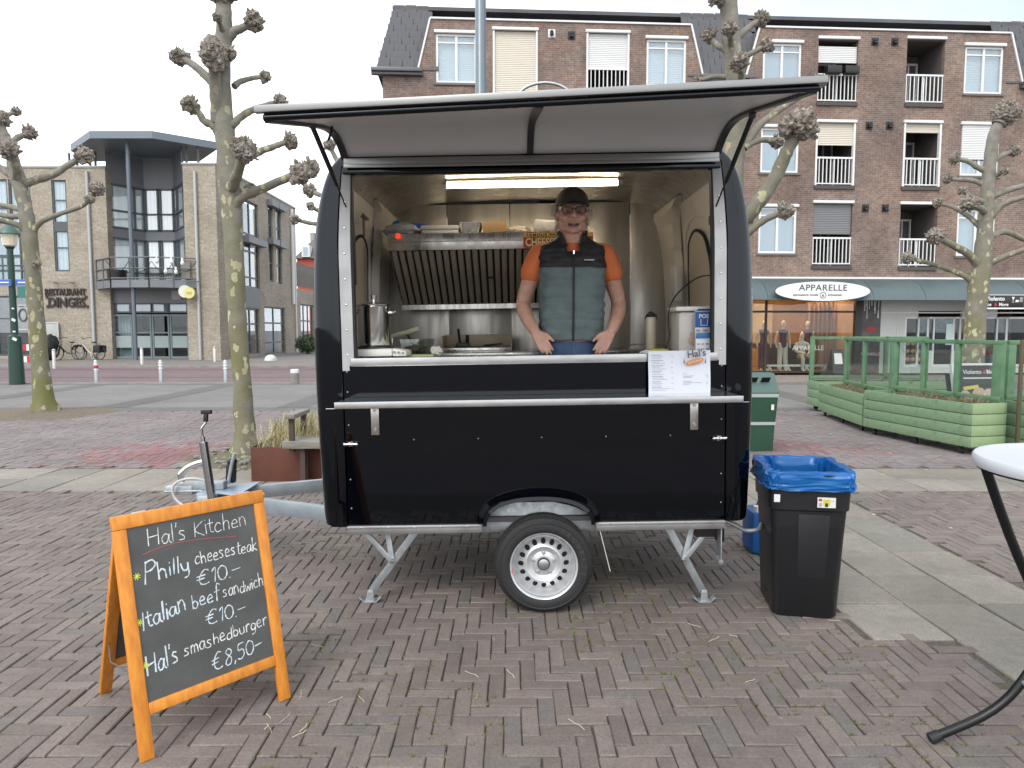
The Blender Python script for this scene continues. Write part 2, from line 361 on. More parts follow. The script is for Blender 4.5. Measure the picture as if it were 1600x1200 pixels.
def lay(items, parent, m, name, stuff_name, n_ind, dep=.03, ch=.004, simple=False, red=None, jit=.0032):
    """the n_ind pieces that show largest become objects, the others one joined part"""
    key = lambda q: q[0] ** 2 * .5 + q[1] ** 2
    items = sorted(items, key=key); cache = {}
    off = chain(parent, False)
    rr = random.Random(5)
    for cx, cy, w, h, tv, _ in items[:n_ind]:
        k = (round(w, 2), round(h, 2), rr.randrange(5))
        if k not in cache:
            vs, fs = brick_verts(w, h, dep, ch, rr); me = bpy.data.meshes.new(name); me.from_pydata(vs, [], fs); me.materials.append(m)
            at_ = me.attributes.new('tint', 'FLOAT', 'FACE'); at_.data.foreach_set('value', [0.] * len(fs)); cache[k] = me
        o = bpy.data.objects.new(name, cache[k]); COL.objects.link(o); o.parent = parent
        o.location = Vector((cx + rr.uniform(-.0018, .0018), cy + rr.uniform(-.0018, .0018), rr.uniform(-jit, jit))) - off; o.rotation_euler = (rr.uniform(-.010, .010), rr.uniform(-.010, .010), rr.uniform(-.018, .018))
    rest = items[n_ind:]
    if not rest: return
    V = []; F = []; T = []; RD = []
    for cx, cy, w, h, tv, _ in rest:
        vs, fs = brick_verts(w, h, dep, ch, rr, simple); o = len(V); dz = rr.uniform(-jit, jit); a = rr.uniform(-.018, .018); tx, ty = rr.uniform(-.010, .010), rr.uniform(-.010, .010); cx += rr.uniform(-.0018, .0018); cy += rr.uniform(-.0018, .0018)
        V += [(cx + x - a * y - off.x, cy + y + a * x - off.y, z + dz + tx * x + ty * y - off.z) for x, y, z in vs]; F += [[o + i for i in f] for f in fs]
        T += [tv] * len(fs); RD += [red(cx, cy, rr) if red else 0.] * len(fs)
    me = bpy.data.meshes.new(stuff_name); me.from_pydata(V, [], F); me.materials.append(m)
    me.attributes.new('tint', 'FLOAT', 'FACE').data.foreach_set('value', T)
    if red: me.attributes.new('red', 'FLOAT', 'FACE').data.foreach_set('value', RD)
    o = bpy.data.objects.new(stuff_name, me); COL.objects.link(o); o.parent = parent; o['kind'] = 'stuff'
SLX = (1.80, 2.213, 2.627, 3.04)
def in_slab(x, y): return 6.7 < y < 7.8 or (SLX[0] < x < SLX[3] and 3.43 < y < 7) or (SLX[1] < x < SLX[3] and y <= 3.43)
near = plane('herringbone_pavement', -9, 9, 1.0, 6.72, -.012, M_joint)
lay(herring(-7, 7, 1.7, 6.70, lambda x, y: y < 6.66 and in_view(x, y) and not in_slab(x + .03, y) and not in_slab(x - .03, y)), near, M_brick, 'brick', 'brick_mass', 300)
sb = plane('slab_path', -16, 18, 6.72, 7.82, -.0125, M_joint)
sl_items = [(x + .25, y, .49, .53, R.random(), R) for x in [-15 + .5 * i for i in range(64)] for y in (6.975, 7.525)]
for i in range(3):
    y = 6.4665
    while y > 1.9:
        if y > 3.6 or i > 0: sl_items.append(((SLX[i] + SLX[i + 1]) / 2, y, SLX[i + 1] - SLX[i] - .008, .46, R.random(), R))
        y -= .467
lay(sl_items, sb, M_slab, 'slab', 'slab_mass', 300, ch=.005, jit=.003)
mv = plane('mauve_pavement', -22, 26, 7.82, 13.4, -.012, M_joint)
def redness(x, y, rr):
    k = 1 - min(1, math.hypot((x + 4.3) / 1.6, (y - 8.7) / 1.1)); k2 = .55 - min(.55, .6 * math.hypot((x - 3.8) / 1.5, (y - 9.2) / .9))
    p = max(k, k2); return .9 if rr.random() < p * 1.3 else 0.
lay(herring(-11, 11, 7.83, 13.37, lambda x, y: in_view(x, y, .6) and y < 13.33, seed=8), mv, M_mauve, 'paver', 'paver_mass', 0, dep=.02, simple=True, red=redness, jit=.003)
plane('dark_paving_band', -40, 40, 13.4, 14.1, -.008, M_greyd)
plane('grey_pavement', -60, 60, 14.1, 19.9, -.008, M_grey)
for i, x in enumerate((-19.2, -15.6, -12, -8.3, -4.7, 6.2, 9.8, 13.4, 17)):
    plane('paving_strip', x, x + .62, 14.1, 19.9, -.004, M_greyd)
plane('dark_paving_band', -60, 60, 19.9, 20.3, -.008, M_greyd)
MB().box(-60, 1.9, 20.3, 20.5, -.1, .012).build('kerb', M_kerb, kind='structure', smooth=0)
plane('brick_road', -60, 2, 20.5, 29.2, -.02, M_road)
plane('gutter', -60, 2, 23.0, 23.35, -.016, M_gutter)
plane('gutter', -60, 2, 27.6, 27.9, -.016, M_gutter)
MB().box(-60, 2, 29.2, 29.4, -.1, .06).build('kerb', M_kerb, kind='structure', smooth=0)
plane('pavement', -60, 2, 29.4, 90, .05, M_walk)
plane('shop_pavement', 2, 60, 20.3, 24.2, -.008, M_walk)
plane('gutter', 2.02, 60, 20.45, 20.75, -.004, M_gutter)
# earth round the trees
def pit(name, c, r, m, z=.012):
    def f(u, v):
        a = u * 2 * PI; k = 1 + .25 * noise.noise(Vector((math.cos(a) * 1.5 + c[0], math.sin(a) * 1.5 + c[1], 0)))
        d = v * r * k; return (c[0] + d * math.cos(a), c[1] + d * math.sin(a), z + .05 * (1 - v) - v * v * .02 + .02 * (1 - v) * noise.noise(Vector((d * 9, a * 3, 0))))
    return MB().grid(f, 36, 8, True).build(name, m, kind='structure', smooth=60)
M_soil = mat('soil', (.10, .075, .055), .95, col2=(.17, .14, .10), vs=22, bs=1., bscale=45)
M_mossy = mat('mossy_soil', (.12, .105, .075), .95, col2=(.09, .10, .035), vs=5, bs=1., bscale=50)
pit('soil_patch', (-8.75, 13.0), 1.35, M_soil); pit('soil_patch', (-3.15, 8.5), .75, M_mossy)
st = MB()
for i in range(46):
    a = R.uniform(0, 2 * PI); d = R.uniform(.15, .8); st.ico((-3.15 + d * math.cos(a), 8.45 + d * math.sin(a), .03), R.uniform(.02, .055), 1, lambda q: 1 + R.uniform(-.25, .25), (1, 1, .6))
st.build('stones', mat('pebble', (.25, .235, .21), .9, col2=(.17, .16, .14)), kind='stuff', smooth=40)
# straw blown over the bricks
sw = MB()
for i in range(50):
    p = (R.uniform(-4, 4.5), R.uniform(2.4, 11)) if i > 16 else (R.uniform(-1.5, 2.0), R.uniform(2.5, 3.6))
    if i < 6: p = (-.85 + R.uniform(-.12, .12), 2.75 + R.uniform(-.15, .15))
    a = R.uniform(0, PI); L = R.uniform(.012, .045); q = []
    for k in range(4):
        s_ = (k / 3 - .5) * 2 * L; q.append((p[0] + s_ * math.cos(a) + .003 * math.sin(k * 1.3), p[1] + s_ * math.sin(a), .005 + .004 * k % .007))
    sw.tube(q, R.uniform(.0008, .0018), 4)
for i in range(26):
    p = (R.uniform(2.2, 5.5), R.uniform(4, 10.5)); a = R.uniform(0, PI)
    sw.boxm(Matrix.Translation((p[0], p[1], .006)) @ Matrix.Rotation(a, 4, 'Z'), R.uniform(.02, .07), R.uniform(.006, .025), .003)
sw.build('straw_litter', mat('straw', (.46, .38, .22), .8, col2=(.55, .5, .4)), kind='stuff', smooth=0)
# moss and weeds in the joints
wd = MB()
for i in range(2600):
    x, y = R.uniform(-1.6, 2.6), R.uniform(2.35, 5.4)
    if noise.noise(Vector((x * 1.1 + 4, y * 1.1, 2))) < .05 or in_slab(x, y): continue
    u = .069; i_, j_ = round((x + 7) / u), round((y - 1.7) / u)
    if R.random() < .5: x = -7 + i_ * u
    else: y = 1.7 + j_ * u
    s_ = (int((x + 7) / u + .01) - int((y - 1.7) / u + .01)) % 6
    for k in range(5):
        a = R.uniform(0, 2 * PI); h = R.uniform(.004, .014); bx, by = x + R.uniform(-.012, .012), y + R.uniform(-.004, .004)
        wd.add([(bx - .003, by, -.006), (bx + .003, by, -.006), (bx + .007 * math.cos(a), by + .007 * math.sin(a), h)], [(0, 1, 2)])
wd.build('joint_weeds', mat('weed', (.09, .125, .03), .8, col2=(.15, .15, .05), vs=30), kind='stuff', smooth=0)
# ============================================================ TREES (pollarded planes)
def bark_mat():
    m, t, b = new_mat('plane_bark'); b.inputs['Roughness'].default_value = .85
    g = t.nodes.new('ShaderNodeNewGeometry'); P = g.outputs['Position']; s = t.nodes.new('ShaderNodeSeparateXYZ'); t.links.new(P, s.inputs[0])
    n = ramp(t, tnoise(t, 7, 5, P), .3, .7); base = mixn(t, n, (.150, .140, .115), (.235, .22, .188))
    mz = N(t, 'ShaderNodeMapRange'); mz.inputs[1].default_value = 4.6; mz.inputs[2].default_value = .6; t.links.new(s.outputs[2], mz.inputs[0])
    mo = ramp(t, tnoise(t, 2.2, 5, P), .30, .62); f = N(t, 'ShaderNodeMath', operation='MULTIPLY'); t.links.new(mz.outputs[0], f.inputs[0]); t.links.new(mo, f.inputs[1])
    base = mixn(t, f.outputs[0], base, (.150, .148, .052))
    mp = t.nodes.new('ShaderNodeMapping'); mp.inputs['Scale'].default_value = (1, 1, .62); t.links.new(P, mp.inputs[0])
    v = t.nodes.new('ShaderNodeTexVoronoi'); v.inputs['Scale'].default_value = 10.5; v.inputs['Randomness'].default_value = 1
    wv = t.nodes.new('ShaderNodeTexNoise'); wv.inputs['Scale'].default_value = 14; t.links.new(P, wv.inputs['Vector'])
    mv_ = mixn(t, .10, mp.outputs[0], wv.outputs['Color'], 'ADD'); t.links.new(mv_, v.inputs['Vector'])
    d = ramp(t, v.outputs['Distance'], .36, .40, (1, 1, 1), (0, 0, 0)); sc = t.nodes.new('ShaderNodeSeparateColor'); t.links.new(v.outputs['Color'], sc.inputs[0])
    pick = ramp(t, sc.outputs[0], .50, .52); pk = N(t, 'ShaderNodeMath', operation='MULTIPLY'); t.links.new(d, pk.inputs[0]); t.links.new(pick, pk.inputs[1])
    pz = N(t, 'ShaderNodeMapRange'); pz.inputs[1].default_value = 5.2; pz.inputs[2].default_value = 3.4; t.links.new(s.outputs[2], pz.inputs[0])
    pk2 = N(t, 'ShaderNodeMath', operation='MULTIPLY'); t.links.new(pk.outputs[0], pk2.inputs[0]); t.links.new(pz.outputs[0], pk2.inputs[1])
    pc = mixn(t, sc.outputs[1], (.43, .42, .27), (.34, .30, .19)); base = mixn(t, pk2.outputs[0], base, pc)
    t.links.new(base, b.inputs['Base Color'])
    iv = N(t, 'ShaderNodeMath', operation='SUBTRACT'); iv.inputs[0].default_value = 1; t.links.new(pk2.outputs[0], iv.inputs[1])
    ad = N(t, 'ShaderNodeMath', operation='ADD'); t.links.new(iv.outputs[0], ad.inputs[0]); t.links.new(tnoise(t, 40, 5, P), ad.inputs[1]); bump(t, b, ad.outputs[0], .5, .012)
    MATS['plane_bark'] = m; return m
M_bark = bark_mat()
m, t, b = new_mat('pollard_knob'); b.inputs['Roughness'].default_value = .95
c = mixn(t, ramp(t, tnoise(t, 22, 6), .38, .64), (.135, .118, .098), (.34, .30, .255)); c = mixn(t, ramp(t, tnoise(t, 9, 3), .66, .74), c, (.42, .33, .17)); t.links.new(c, b.inputs['Base Color']); bump(t, b, tnoise(t, 45, 6), 1., .02); M_knob = m
def bumpy_tube(mb, pts, rad, n=16, amp=.05, seed=0.):
    pts = [Vector(p) for p in pts]; P = cat_rom(pts, 6); k = len(pts) - 1; rr = []
    for i in range(len(P)):
        u = i / 6; j = min(int(u), k - 1); rr.append(rad[j] + (rad[j + 1] - rad[j]) * (u - j))
    o = len(mb.v); mb.tube(P, rr, n)
    for i in range(o, len(mb.v)):
        p = mb.v[i]; q = min(range(len(P)), key=lambda a: (P[a] - p).length_squared); d = p - P[q]; r_ = rr[q]
        f = noise.noise(p / max(r_, .03) * .55 + Vector((seed, 0, 0))) * amp * 2 + noise.noise(p / max(r_, .03) * 1.6) * amp
        mb.v[i] = p + d * f
def knob(mb, c, r, axis, seed):
    rr = random.Random(seed); axis = Vector(axis).normalized(); off = Vector((seed * 1.7, seed * .3, 5.))
    def f(d):
        q = d * 2.1 + off; k = 1 + .33 * noise.noise(q) + .30 * abs(noise.noise(q * 2.1)) + .26 * noise.noise(q * 4.6) + .14 * noise.noise(q * 9.5)
        return k * (1 + .22 * d.dot(axis))
    mb.ico(c, r * .74, 4, f)
    for i in range(9):
        d = (Vector((rr.gauss(0, 1), rr.gauss(0, 1), rr.gauss(0, .9))).normalized() + axis * .45).normalized(); q2 = rr.uniform(.28, .48); o2 = Vector((rr.uniform(-9, 9), rr.uniform(-9, 9), seed))
        mb.ico(Vector(c) + d * r * rr.uniform(.45, .85), r * q2, 3, lambda e: 1 + .45 * noise.noise(e * 1.8 + o2) + .28 * noise.noise(e * 4.5 + o2) + .12 * noise.noise(e * 9 + o2), (rr.uniform(.7, 1.2), rr.uniform(.7, 1.2), rr.uniform(.7, 1.25)))
    for i in range(30):                       # cut stubs and shoots of past years
        d = Vector((rr.gauss(0, 1), rr.gauss(0, 1), rr.gauss(0, 1))).normalized()
        if d.dot(axis) < -.25: continue
        p = Vector(c) + d * r * .82; s_ = rr.uniform(.09, .2) * r; L = rr.uniform(.18, .42) * r
        mb.tube([p, p + (d + Vector((rr.uniform(-.4, .4), rr.uniform(-.4, .4), rr.uniform(-.2, .5)))) * L * .6, p + (d + Vector((0, 0, .3))) * L], [s_, s_ * .85, s_ * .5], 6)
def pollard(label, trunk, limbs, Y, base=None):
    """trunk: (px,py,width px), limbs: (points px, knob radius px, depth offset at the tip)"""
    p0 = trunk[0]; B = base or gnd(p0[0], p0[1]); B = Vector((B[0], B[1], 0))
    T = thing('plane_tree', label, 'tree', B, 0, 'pollarded plane trees round the square')
    sc = Y / FOC; KW = {8.6: .86, 13.1: .74, 7.4: .88, 15.0: .84}.get(Y, .85)
    P = [at(a, b_, Y) for a, b_, w in trunk]; P[0] = Vector((P[0].x, P[0].y, -.05)) if base is None else P[0]
    W = [w * sc / 2 * KW for a, b_, w in trunk]
    if base is not None: P.insert(0, Vector((B.x, B.y, -.05))); W.insert(0, W[0] * 1.35)
    mb = MB(); bumpy_tube(mb, P, W, 20, .07, Y)
    b0 = P[0]
    for i in range(len(mb.v)):                # root flare
        p = mb.v[i]; h = p.z
        if h < .35: k = 1 + .50 * (1 - max(h, 0) / .35) ** 2 * (1 + .5 * math.sin(4 * math.atan2(p.y - b0.y, p.x - b0.x) + Y)); mb.v[i] = Vector((b0.x + (p.x - b0.x) * k, b0.y + (p.y - b0.y) * k, p.z))
    mb.build('trunk', M_bark, T, smooth=60)
    for i, (pts, kr, dy) in enumerate(limbs):
        n = len(pts); Q = [at(a, b_, Y + dy * k / max(n - 1, 1)) for k, (a, b_) in enumerate(pts)]
        w0 = max(3.5, kr * .33) * sc
        if n > 1:
            mb = MB(); rad = [w0 * (1.25 - .45 * k / (n - 1)) for k in range(n)]; bumpy_tube(mb, Q, rad, 10, .10, i * 3.1); L = mb.build('limb', M_bark, T, smooth=60); ax = Q[-1] - Q[-2]
        else: L = T; ax = Vector((0, -.6, .5))
        mb = MB(); knob(mb, Q[-1], kr * sc * .84, ax, i * 7 + int(Y * 10)); mb.build('knob', M_knob, L, smooth=50)
    return T
pollard('pollarded plane tree with mottled bark beside the rusty planter and trailer drawbar',
    [(385, 712, 40), (378, 600, 33), (370, 480, 32), (365, 370, 33), (359, 300, 37), (351, 200, 33), (346, 120, 31), (350, 60, 28), (349, 0, 26), (349, -40, 20)],
    [([(363, 335), (374, 312), (402, 298), (440, 282), (466, 272)], 20, -.2), ([(466, 272), (484, 262)], 16, .05), ([(356, 300), (366, 285), (374, 262), (381, 236)], 23, -.5), ([(366, 262), (400, 240), (430, 228), (452, 220)], 15, .2),
     ([(362, 197), (380, 180), (405, 168), (436, 160)], 15, .1), ([(343, 212), (334, 198), (318, 188), (310, 175), (297, 165)], 16, -.1), ([(366, 135), (375, 128), (395, 122), (412, 120)], 12, .2),
     ([(333, 130), (318, 115), (300, 100), (281, 90)], 17, .1), ([(341, 190), (336, 130), (333, 90)], 27, -.3), ([(350, 70), (365, 50), (378, 44), (394, 36)], 19, .0), ([(352, 58), (345, 42), (340, 28)], 9, -.25), ([(349, -6)], 24, 0), ([(372, 300), (390, 297)], 14, .4), ([(352, 75), (356, 82)], 14, -.15)], 8.6)
pollard('leaning pollarded plane tree in a soil patch at the left edge of the square',
    [(70, 645, 42), (62, 560, 33), (53, 450, 29), (47, 380, 31), (40, 330, 28), (31, 290, 28), (20, 250, 24), (8, 215, 20)],
    [([(52, 362), (64, 347), (92, 335), (128, 322), (140, 312)], 9, -.3), ([(140, 312), (150, 296)], 14, -.1), ([(38, 288), (50, 283), (80, 274), (104, 260), (132, 243)], 16, .2), ([(24, 285), (26, 262), (14, 236)], 18, -.4),
     ([(14, 225), (28, 215), (44, 208)], 14, .2), ([(-30, 210), (0, 186), (24, 175)], 9, .3), ([(47, 372), (28, 352), (0, 344), (-25, 338)], 12, -.4), ([(33, 337), (12, 338), (-18, 330)], 12, .2), ([(34, 328), (10, 322), (-20, 318)], 12, .4), ([(28, 280), (8, 268), (-15, 250)], 14, .2), ([(8, 215), (0, 190)], 18, 0), ([(53, 415), (57, 412)], 7, -.3)], 13.1)
pollard('pollarded plane tree standing close behind the right end of the black trailer',
    [(1143, 560, 30), (1144, 400, 30), (1148, 220, 33), (1150, 140, 34), (1147, 100, 30), (1142, 60, 31), (1138, 0, 29), (1136, -50, 24)],
    [([(1128, 8), (1120, -4)], 16, -.1), ([(1150, 60), (1168, 45), (1188, 30)], 15, .1), ([(1135, 78), (1120, 70), (1109, 58)], 14, .1), ([(1142, 72), (1140, 46)], 13, -.4), ([(1158, 92), (1172, 84), (1196, 72)], 13, .0), ([(1158, 150), (1158, 120), (1155, 98)], 16, -.4),
     ([(1142, 122), (1118, 120), (1091, 127)], 11, .1), ([(1162, 232), (1185, 198), (1220, 170), (1248, 152), (1278, 128)], 15, .3), ([(1165, 228), (1190, 219), (1214, 222)], 13, .2), ([(1160, 345), (1182, 320), (1212, 275), (1232, 232), (1250, 200)], 31, -.3), ([(1160, 372), (1185, 350), (1202, 340), (1224, 331)], 16, -.2), ([(1152, -20)], 20, 0)], 7.4, base=(2.27, 7.4))
pollard('mossy pollarded plane tree in front of the white shop doors behind the green terrace',
    [(1517, 600, 40), (1524, 500, 36), (1530, 440, 33), (1537, 390, 29), (1541, 330, 24), (1546, 260, 22), (1552, 215, 20), (1560, 195, 18)],
    [([(1560, 195), (1568, 182)], 25, 0), ([(1578, 178)], 18, .1), ([(1543, 268), (1528, 262), (1512, 252), (1493, 248)], 11, .1), ([(1540, 290), (1520, 282), (1500, 281), (1482, 279)], 10, .3), ([(1542, 318), (1522, 310), (1504, 298)], 8, -.2), ([(1540, 332), (1530, 325), (1514, 318)], 15, -.5),
     ([(1536, 362), (1518, 342), (1490, 324), (1466, 317)], 9, .4), ([(1532, 420), (1514, 398), (1490, 384), (1463, 370)], 17, -.3), ([(1528, 450), (1508, 432), (1465, 415), (1420, 403)], 12, .2), ([(1549, 252), (1568, 242), (1582, 236)], 12, .2), ([(1547, 278), (1560, 272), (1568, 268)], 8, -.2),
     ([(1546, 310), (1572, 298), (1600, 290), (1625, 280)], 13, .2), ([(1545, 345), (1566, 320), (1600, 308), (1630, 300)], 13, -.3), ([(1544, 372), (1570, 362), (1600, 374), (1630, 384)], 13, .3), ([(1540, 415), (1566, 402), (1600, 390), (1640, 380)], 13, -.2)], 15.0)
pollard('pollarded plane tree mostly hidden behind the left end of the black trailer',
    [(590, 560, 36), (588, 420, 32), (580, 320, 30), (575, 260, 26), (572, 225, 20)],
    [([(578, 350), (540, 352), (505, 350), (486, 349), (462, 343)], 10, -.2), ([(577, 310), (540, 310), (505, 306), (486, 298)], 13, .2), ([(576, 320), (545, 335), (505, 332), (486, 322)], 8, -.3), ([(574, 262), (540, 262), (525, 248), (516, 228)], 12, 0), ([(572, 225)], 18, 0), ([(582, 280), (620, 262)], 14, .2)], 12.5, base=(-2.4, 12.5))
# ============================================================ THE FOOD TRAILER
TM = Matrix.Translation((.142, 3.82, 0)) @ Matrix.Rotation(-.0166, 4, 'Y'); TI = TM.inverted()
def L(px, py, Y): return TI @ at(px, py, Y)
M_gloss = mat('black_gelcoat', (.0008, .0012, .0026), .03, spec=.40)
gt = M_gloss.node_tree; gb_ = gt.nodes['Principled BSDF']; gb_.inputs['Specular Tint'].default_value = (.86, .93, 1, 1)
wv_ = tnoise(gt, 1.6, 2); bump(gt, gb_, wv_, .10, .02); sm_ = ramp(gt, tnoise(gt, 5, 6, None, .65), .45, .8, (.02,) * 3, (.085,) * 3); gt.links.new(sm_, gb_.inputs['Roughness'])
dn_ = ramp(gt, tnoise(gt, 30, 5, None, .7), .62, .80, (.0008, .0012, .0026), (.008, .0085, .0095)); gt.links.new(dn_, gb_.inputs['Base Color'])
M_black = mat('black_rubber', (.012, .012, .013), .6)
M_plas = mat('black_plastic', (.010, .010, .012), .42, bs=.12, bscale=180)
M_cream = mat('cream_laminate', (.68, .645, .58), .36, col2=(.62, .58, .51), vs=3)
M_white = mat('white_laminate', (.72, .71, .68), .35, col2=(.68, .67, .64), vs=4)
M_alu = mat('aluminium', (.50, .50, .50), .40, .92, col2=(.42, .42, .42), vs=5, rvar=.08)
M_galv = mat('galvanised_steel', (.38, .41, .43), .48, .7, col2=(.46, .49, .505), vs=26, rvar=.1)
M_inox = mat('stainless_steel', (.56, .55, .53), .28, .92, col2=(.46, .44, .41), vs=2.2, stretch=(6, 6, .8), rvar=.10)
M_soot = mat('smoky_steel', (.50, .485, .46), .36, .8, col2=(.37, .35, .31), vs=2.0, stretch=(5, 5, .7), rvar=.1)
M_chrome = mat('chrome', (.72, .72, .72), .12, 1.)
M_silver = mat('silver_paint', (.60, .61, .62), .36, .55, rvar=.05)
M_tyre = mat('tyre_rubber', (.017, .017, .018), .68, bs=.2, bscale=240)
TR = thing('food_trailer', 'black food trailer with its serving hatch raised and a lit stainless kitchen inside', 'food trailer'); TR.matrix_world = TM
def tb(mb, name, m, parent=None, **kw): return mb.build(name, m, parent or TR, local=True, **kw)
def rest(o):
    """something that stands in or on the trailer without being part of it"""
    o.matrix_world = TM @ Matrix.Translation(o.location) @ o.rotation_euler.to_matrix().to_4x4(); return o
half = [(1.150, .478), (1.1505, .486), (1.151, .496), (1.152, .508), (1.154, .53), (1.156, .56), (1.168, .9), (1.176, 1.3), (1.170, 1.8), (1.142, 2.13), (1.09, 2.345), (1.012, 2.465), (.90, 2.535), (.7, 2.572), (.35, 2.585), (0, 2.59)]
def outline(n=5):
    b_ = [Vector((x * 1.022, 0, z)) for x, z in half[:6]]; h = b_[:-1] + cat_rom([(x * 1.022, 0, z) for x, z in half[5:]], n); return [Vector((-p.x, 0, p.z)) for p in h] + [Vector((p.x, 0, p.z)) for p in reversed(h[:-1])]
OUT = outline(); OF = []
for i in range(len(OUT)):
    d = (OUT[min(i + 1, len(OUT) - 1)] - OUT[max(i - 1, 0)]).normalized(); OF.append((Vector((d.z, 0, -d.x)), Vector((0, 1, 0))))
def off_pt(i, a): return OUT[i] + OF[i][0] * a
shell = [(0, .11), (.005, .065), (.022, .028), (.052, .008), (.10, 0), (.150, 0), (.157, .008), (.157, .05), (.055, .08), (.055, 1.70), (.157, 1.72), (.157, 1.78), (.09, 1.78), (.05, 1.772), (.02, 1.75), (.005, 1.72), (0, 1.68)]
def jx_out(z): return 1.032 - .034 * max(0, (z - 1.95) / .45) ** 1.5
def jx_in(z): return .973 - .016 * max(0, (z - 1.95) / .45) ** 1.5
SF = []
for i, o_ in enumerate(OUT):
    zc = min(o_.z, 2.414); xi = min(jx_out(zc) + .003, abs(o_.x)); I_ = Vector((math.copysign(xi, o_.x), 0, zc)); SF.append(((I_ - o_) / .157, Vector((0, 1, 0))))
sh_ = MB().sweep(OUT, SF, shell)
for i, p in enumerate(sh_.v):                # rounded lower corners
    if p.z < .545: k = (.545 - p.z) / .067; lim = 1.180 - .055 * (1 - math.sqrt(max(0, 1 - min(k, 1) ** 2))); p.x = max(-lim, min(lim, p.x))
tb(sh_, 'body_shell', M_gloss, smooth=50)
tb(MB().box(-1.10, 1.10, .05, 1.74, .478, .505), 'floor', mat('anti_slip_floor', (.10, .10, .105), .5, .3))
side = [i for i in range(len(OUT)) if OUT[i].z < 2.42]; nl = len(side) // 2
for idx in (side[:nl], side[nl:]): tb(MB().sweep([OUT[i] for i in idx], [OF[i] for i in idx], [(.070, .09), (.070, 1.70), (.060, 1.70), (.060, .09)]), 'end_wall', M_cream, smooth=50)
mid = [i for i in range(len(OUT)) if OUT[i].z >= 2.40]; tb(MB().sweep([OUT[i] for i in mid], [OF[i] for i in mid], [(.066, .09), (.066, 1.70), (.058, 1.70), (.058, .09)]), 'ceiling', M_soot, smooth=50)
pn = [-1.09, -.6, -.12, .37, .80, 1.09]
for a, c in zip(pn, pn[1:]): tb(MB().box(a + .002, c - .002, 1.690, 1.702, .5, 2.50), 'back_panel', M_soot, bevel=.002)
wall_x = lambda z: next((abs(off_pt(i, .078).x) for i in range(len(OUT)) if OUT[i].z >= z), 1.0)
# front: header, hinge, jambs, lower panel
tb(MB().box(-1.0, 1.0, -.004, .06, 2.372, 2.412), 'hatch_header', M_gloss, bevel=.006)
tb(MB().box(-.985, .985, -.022, .035, 2.414, 2.452).box(-.985, .985, -.030, -.022, 2.40, 2.418), 'hinge_rail', mat('dull_aluminium', (.27, .27, .265), .42, .85), bevel=.003)
for sgn in (-1, 1):
    idx = [i for i in range(len(OUT)) if OUT[i].x * sgn > 0 and 1.335 < OUT[i].z < 2.47]
    JZ = [1.335 + 1.068 * k / 16 for k in range(17)]; JP = [Vector((sgn * jx_out(z), 0, z)) for z in JZ]; JF = [(Vector((sgn * (jx_in(z) - jx_out(z)) / .06, 0, 0)), Vector((0, 1, 0))) for z in JZ]
    jp = tb(MB().sweep(JP, JF, [(0, -.003), (.06, .012), (.065, .05), (0, .05)]), 'hatch_jamb', M_alu, smooth=40)
    rv = MB()
    for z in [1.42 + .135 * k for k in range(7)]:
        x = (jx_in(z) + jx_out(z)) / 2
        rv.ico((sgn * x, .003, z), .006, 2, None, (1, .5, 1))
    tb(rv, 'rivets', M_chrome, jp, kind='stuff')
    tb(MB().sweep(JP, JF, [(.061, .012), (.073, .016), (.073, .055), (.061, .055)]), 'rubber_seal', M_black, smooth=40)
def arch_pts(cx, w, h, z0, n=24, e=2.3):
    return [(cx + w * (1 if math.cos(a) > 0 else -1) * abs(math.cos(a)) ** (2 / e), z0 + h * abs(math.sin(a)) ** (2 / e)) for a in [PI - PI * k / n for k in range(n + 1)]]
AR = arch_pts(.012, .295, .150, .486)
poly = [(-1.03, .486)] + AR + [(1.03, .486), (1.03, 1.362), (-1.03, 1.362)]
lp = tb(MB().prism([(x, .006, z) for x, z in poly], (0, .022, 0)), 'lower_panel', M_gloss, smooth=0)
rv = MB()
for z in (.58, .74, 1.04, 1.22, 1.33):
    for x in (-1.012, 1.012): rv.ico((x, .006, z), .0045, 1, None, (1, .6, 1))
for x in (-.66, -.31, .035, .385, .735): rv.ico((x, .006, .955), .0045, 1, None, (1, .6, 1))
tb(rv, 'rivets', M_galv, lp, kind='stuff')
fl = MB(); n = len(AR)
fr_ = []
for i in range(n):
    d = Vector((AR[min(i + 1, n - 1)][0] - AR[max(i - 1, 0)][0], 0, AR[min(i + 1, n - 1)][1] - AR[max(i - 1, 0)][1])).normalized(); fr_.append((Vector((-d.z, 0, d.x)), Vector((0, 1, 0))))
fl.sweep([Vector((x, 0, z)) for x, z in AR], fr_, [(.045, .006), (.040, -.010), (.020, -.030), (.008, -.062), (-.012, -.066), (-.014, -.055), (-.004, -.02), (-.004, .03), (.03, .03)])
tb(fl, 'wheel_arch', M_gloss, smooth=50)
tb(MB().prism([(x, .085, z - .02) for x, z in [(-.36, .475), (-.33, .50), (-.22, .585), (-.1, .60), (.1, .60), (.22, .57), (.33, .51), (.36, .475), (.36, .44), (-.36, .44)]], (0, .02, 0)).box(-1.0, 1.0, .12, .18, .40, .47).box(-1.0, 1.0, 1.58, 1.64, .40, .47).box(-.95, -.89, .18, 1.58, .405, .465).box(.89, .95, .18, 1.58, .405, .465), 'chassis_frame', M_galv, bevel=.003)
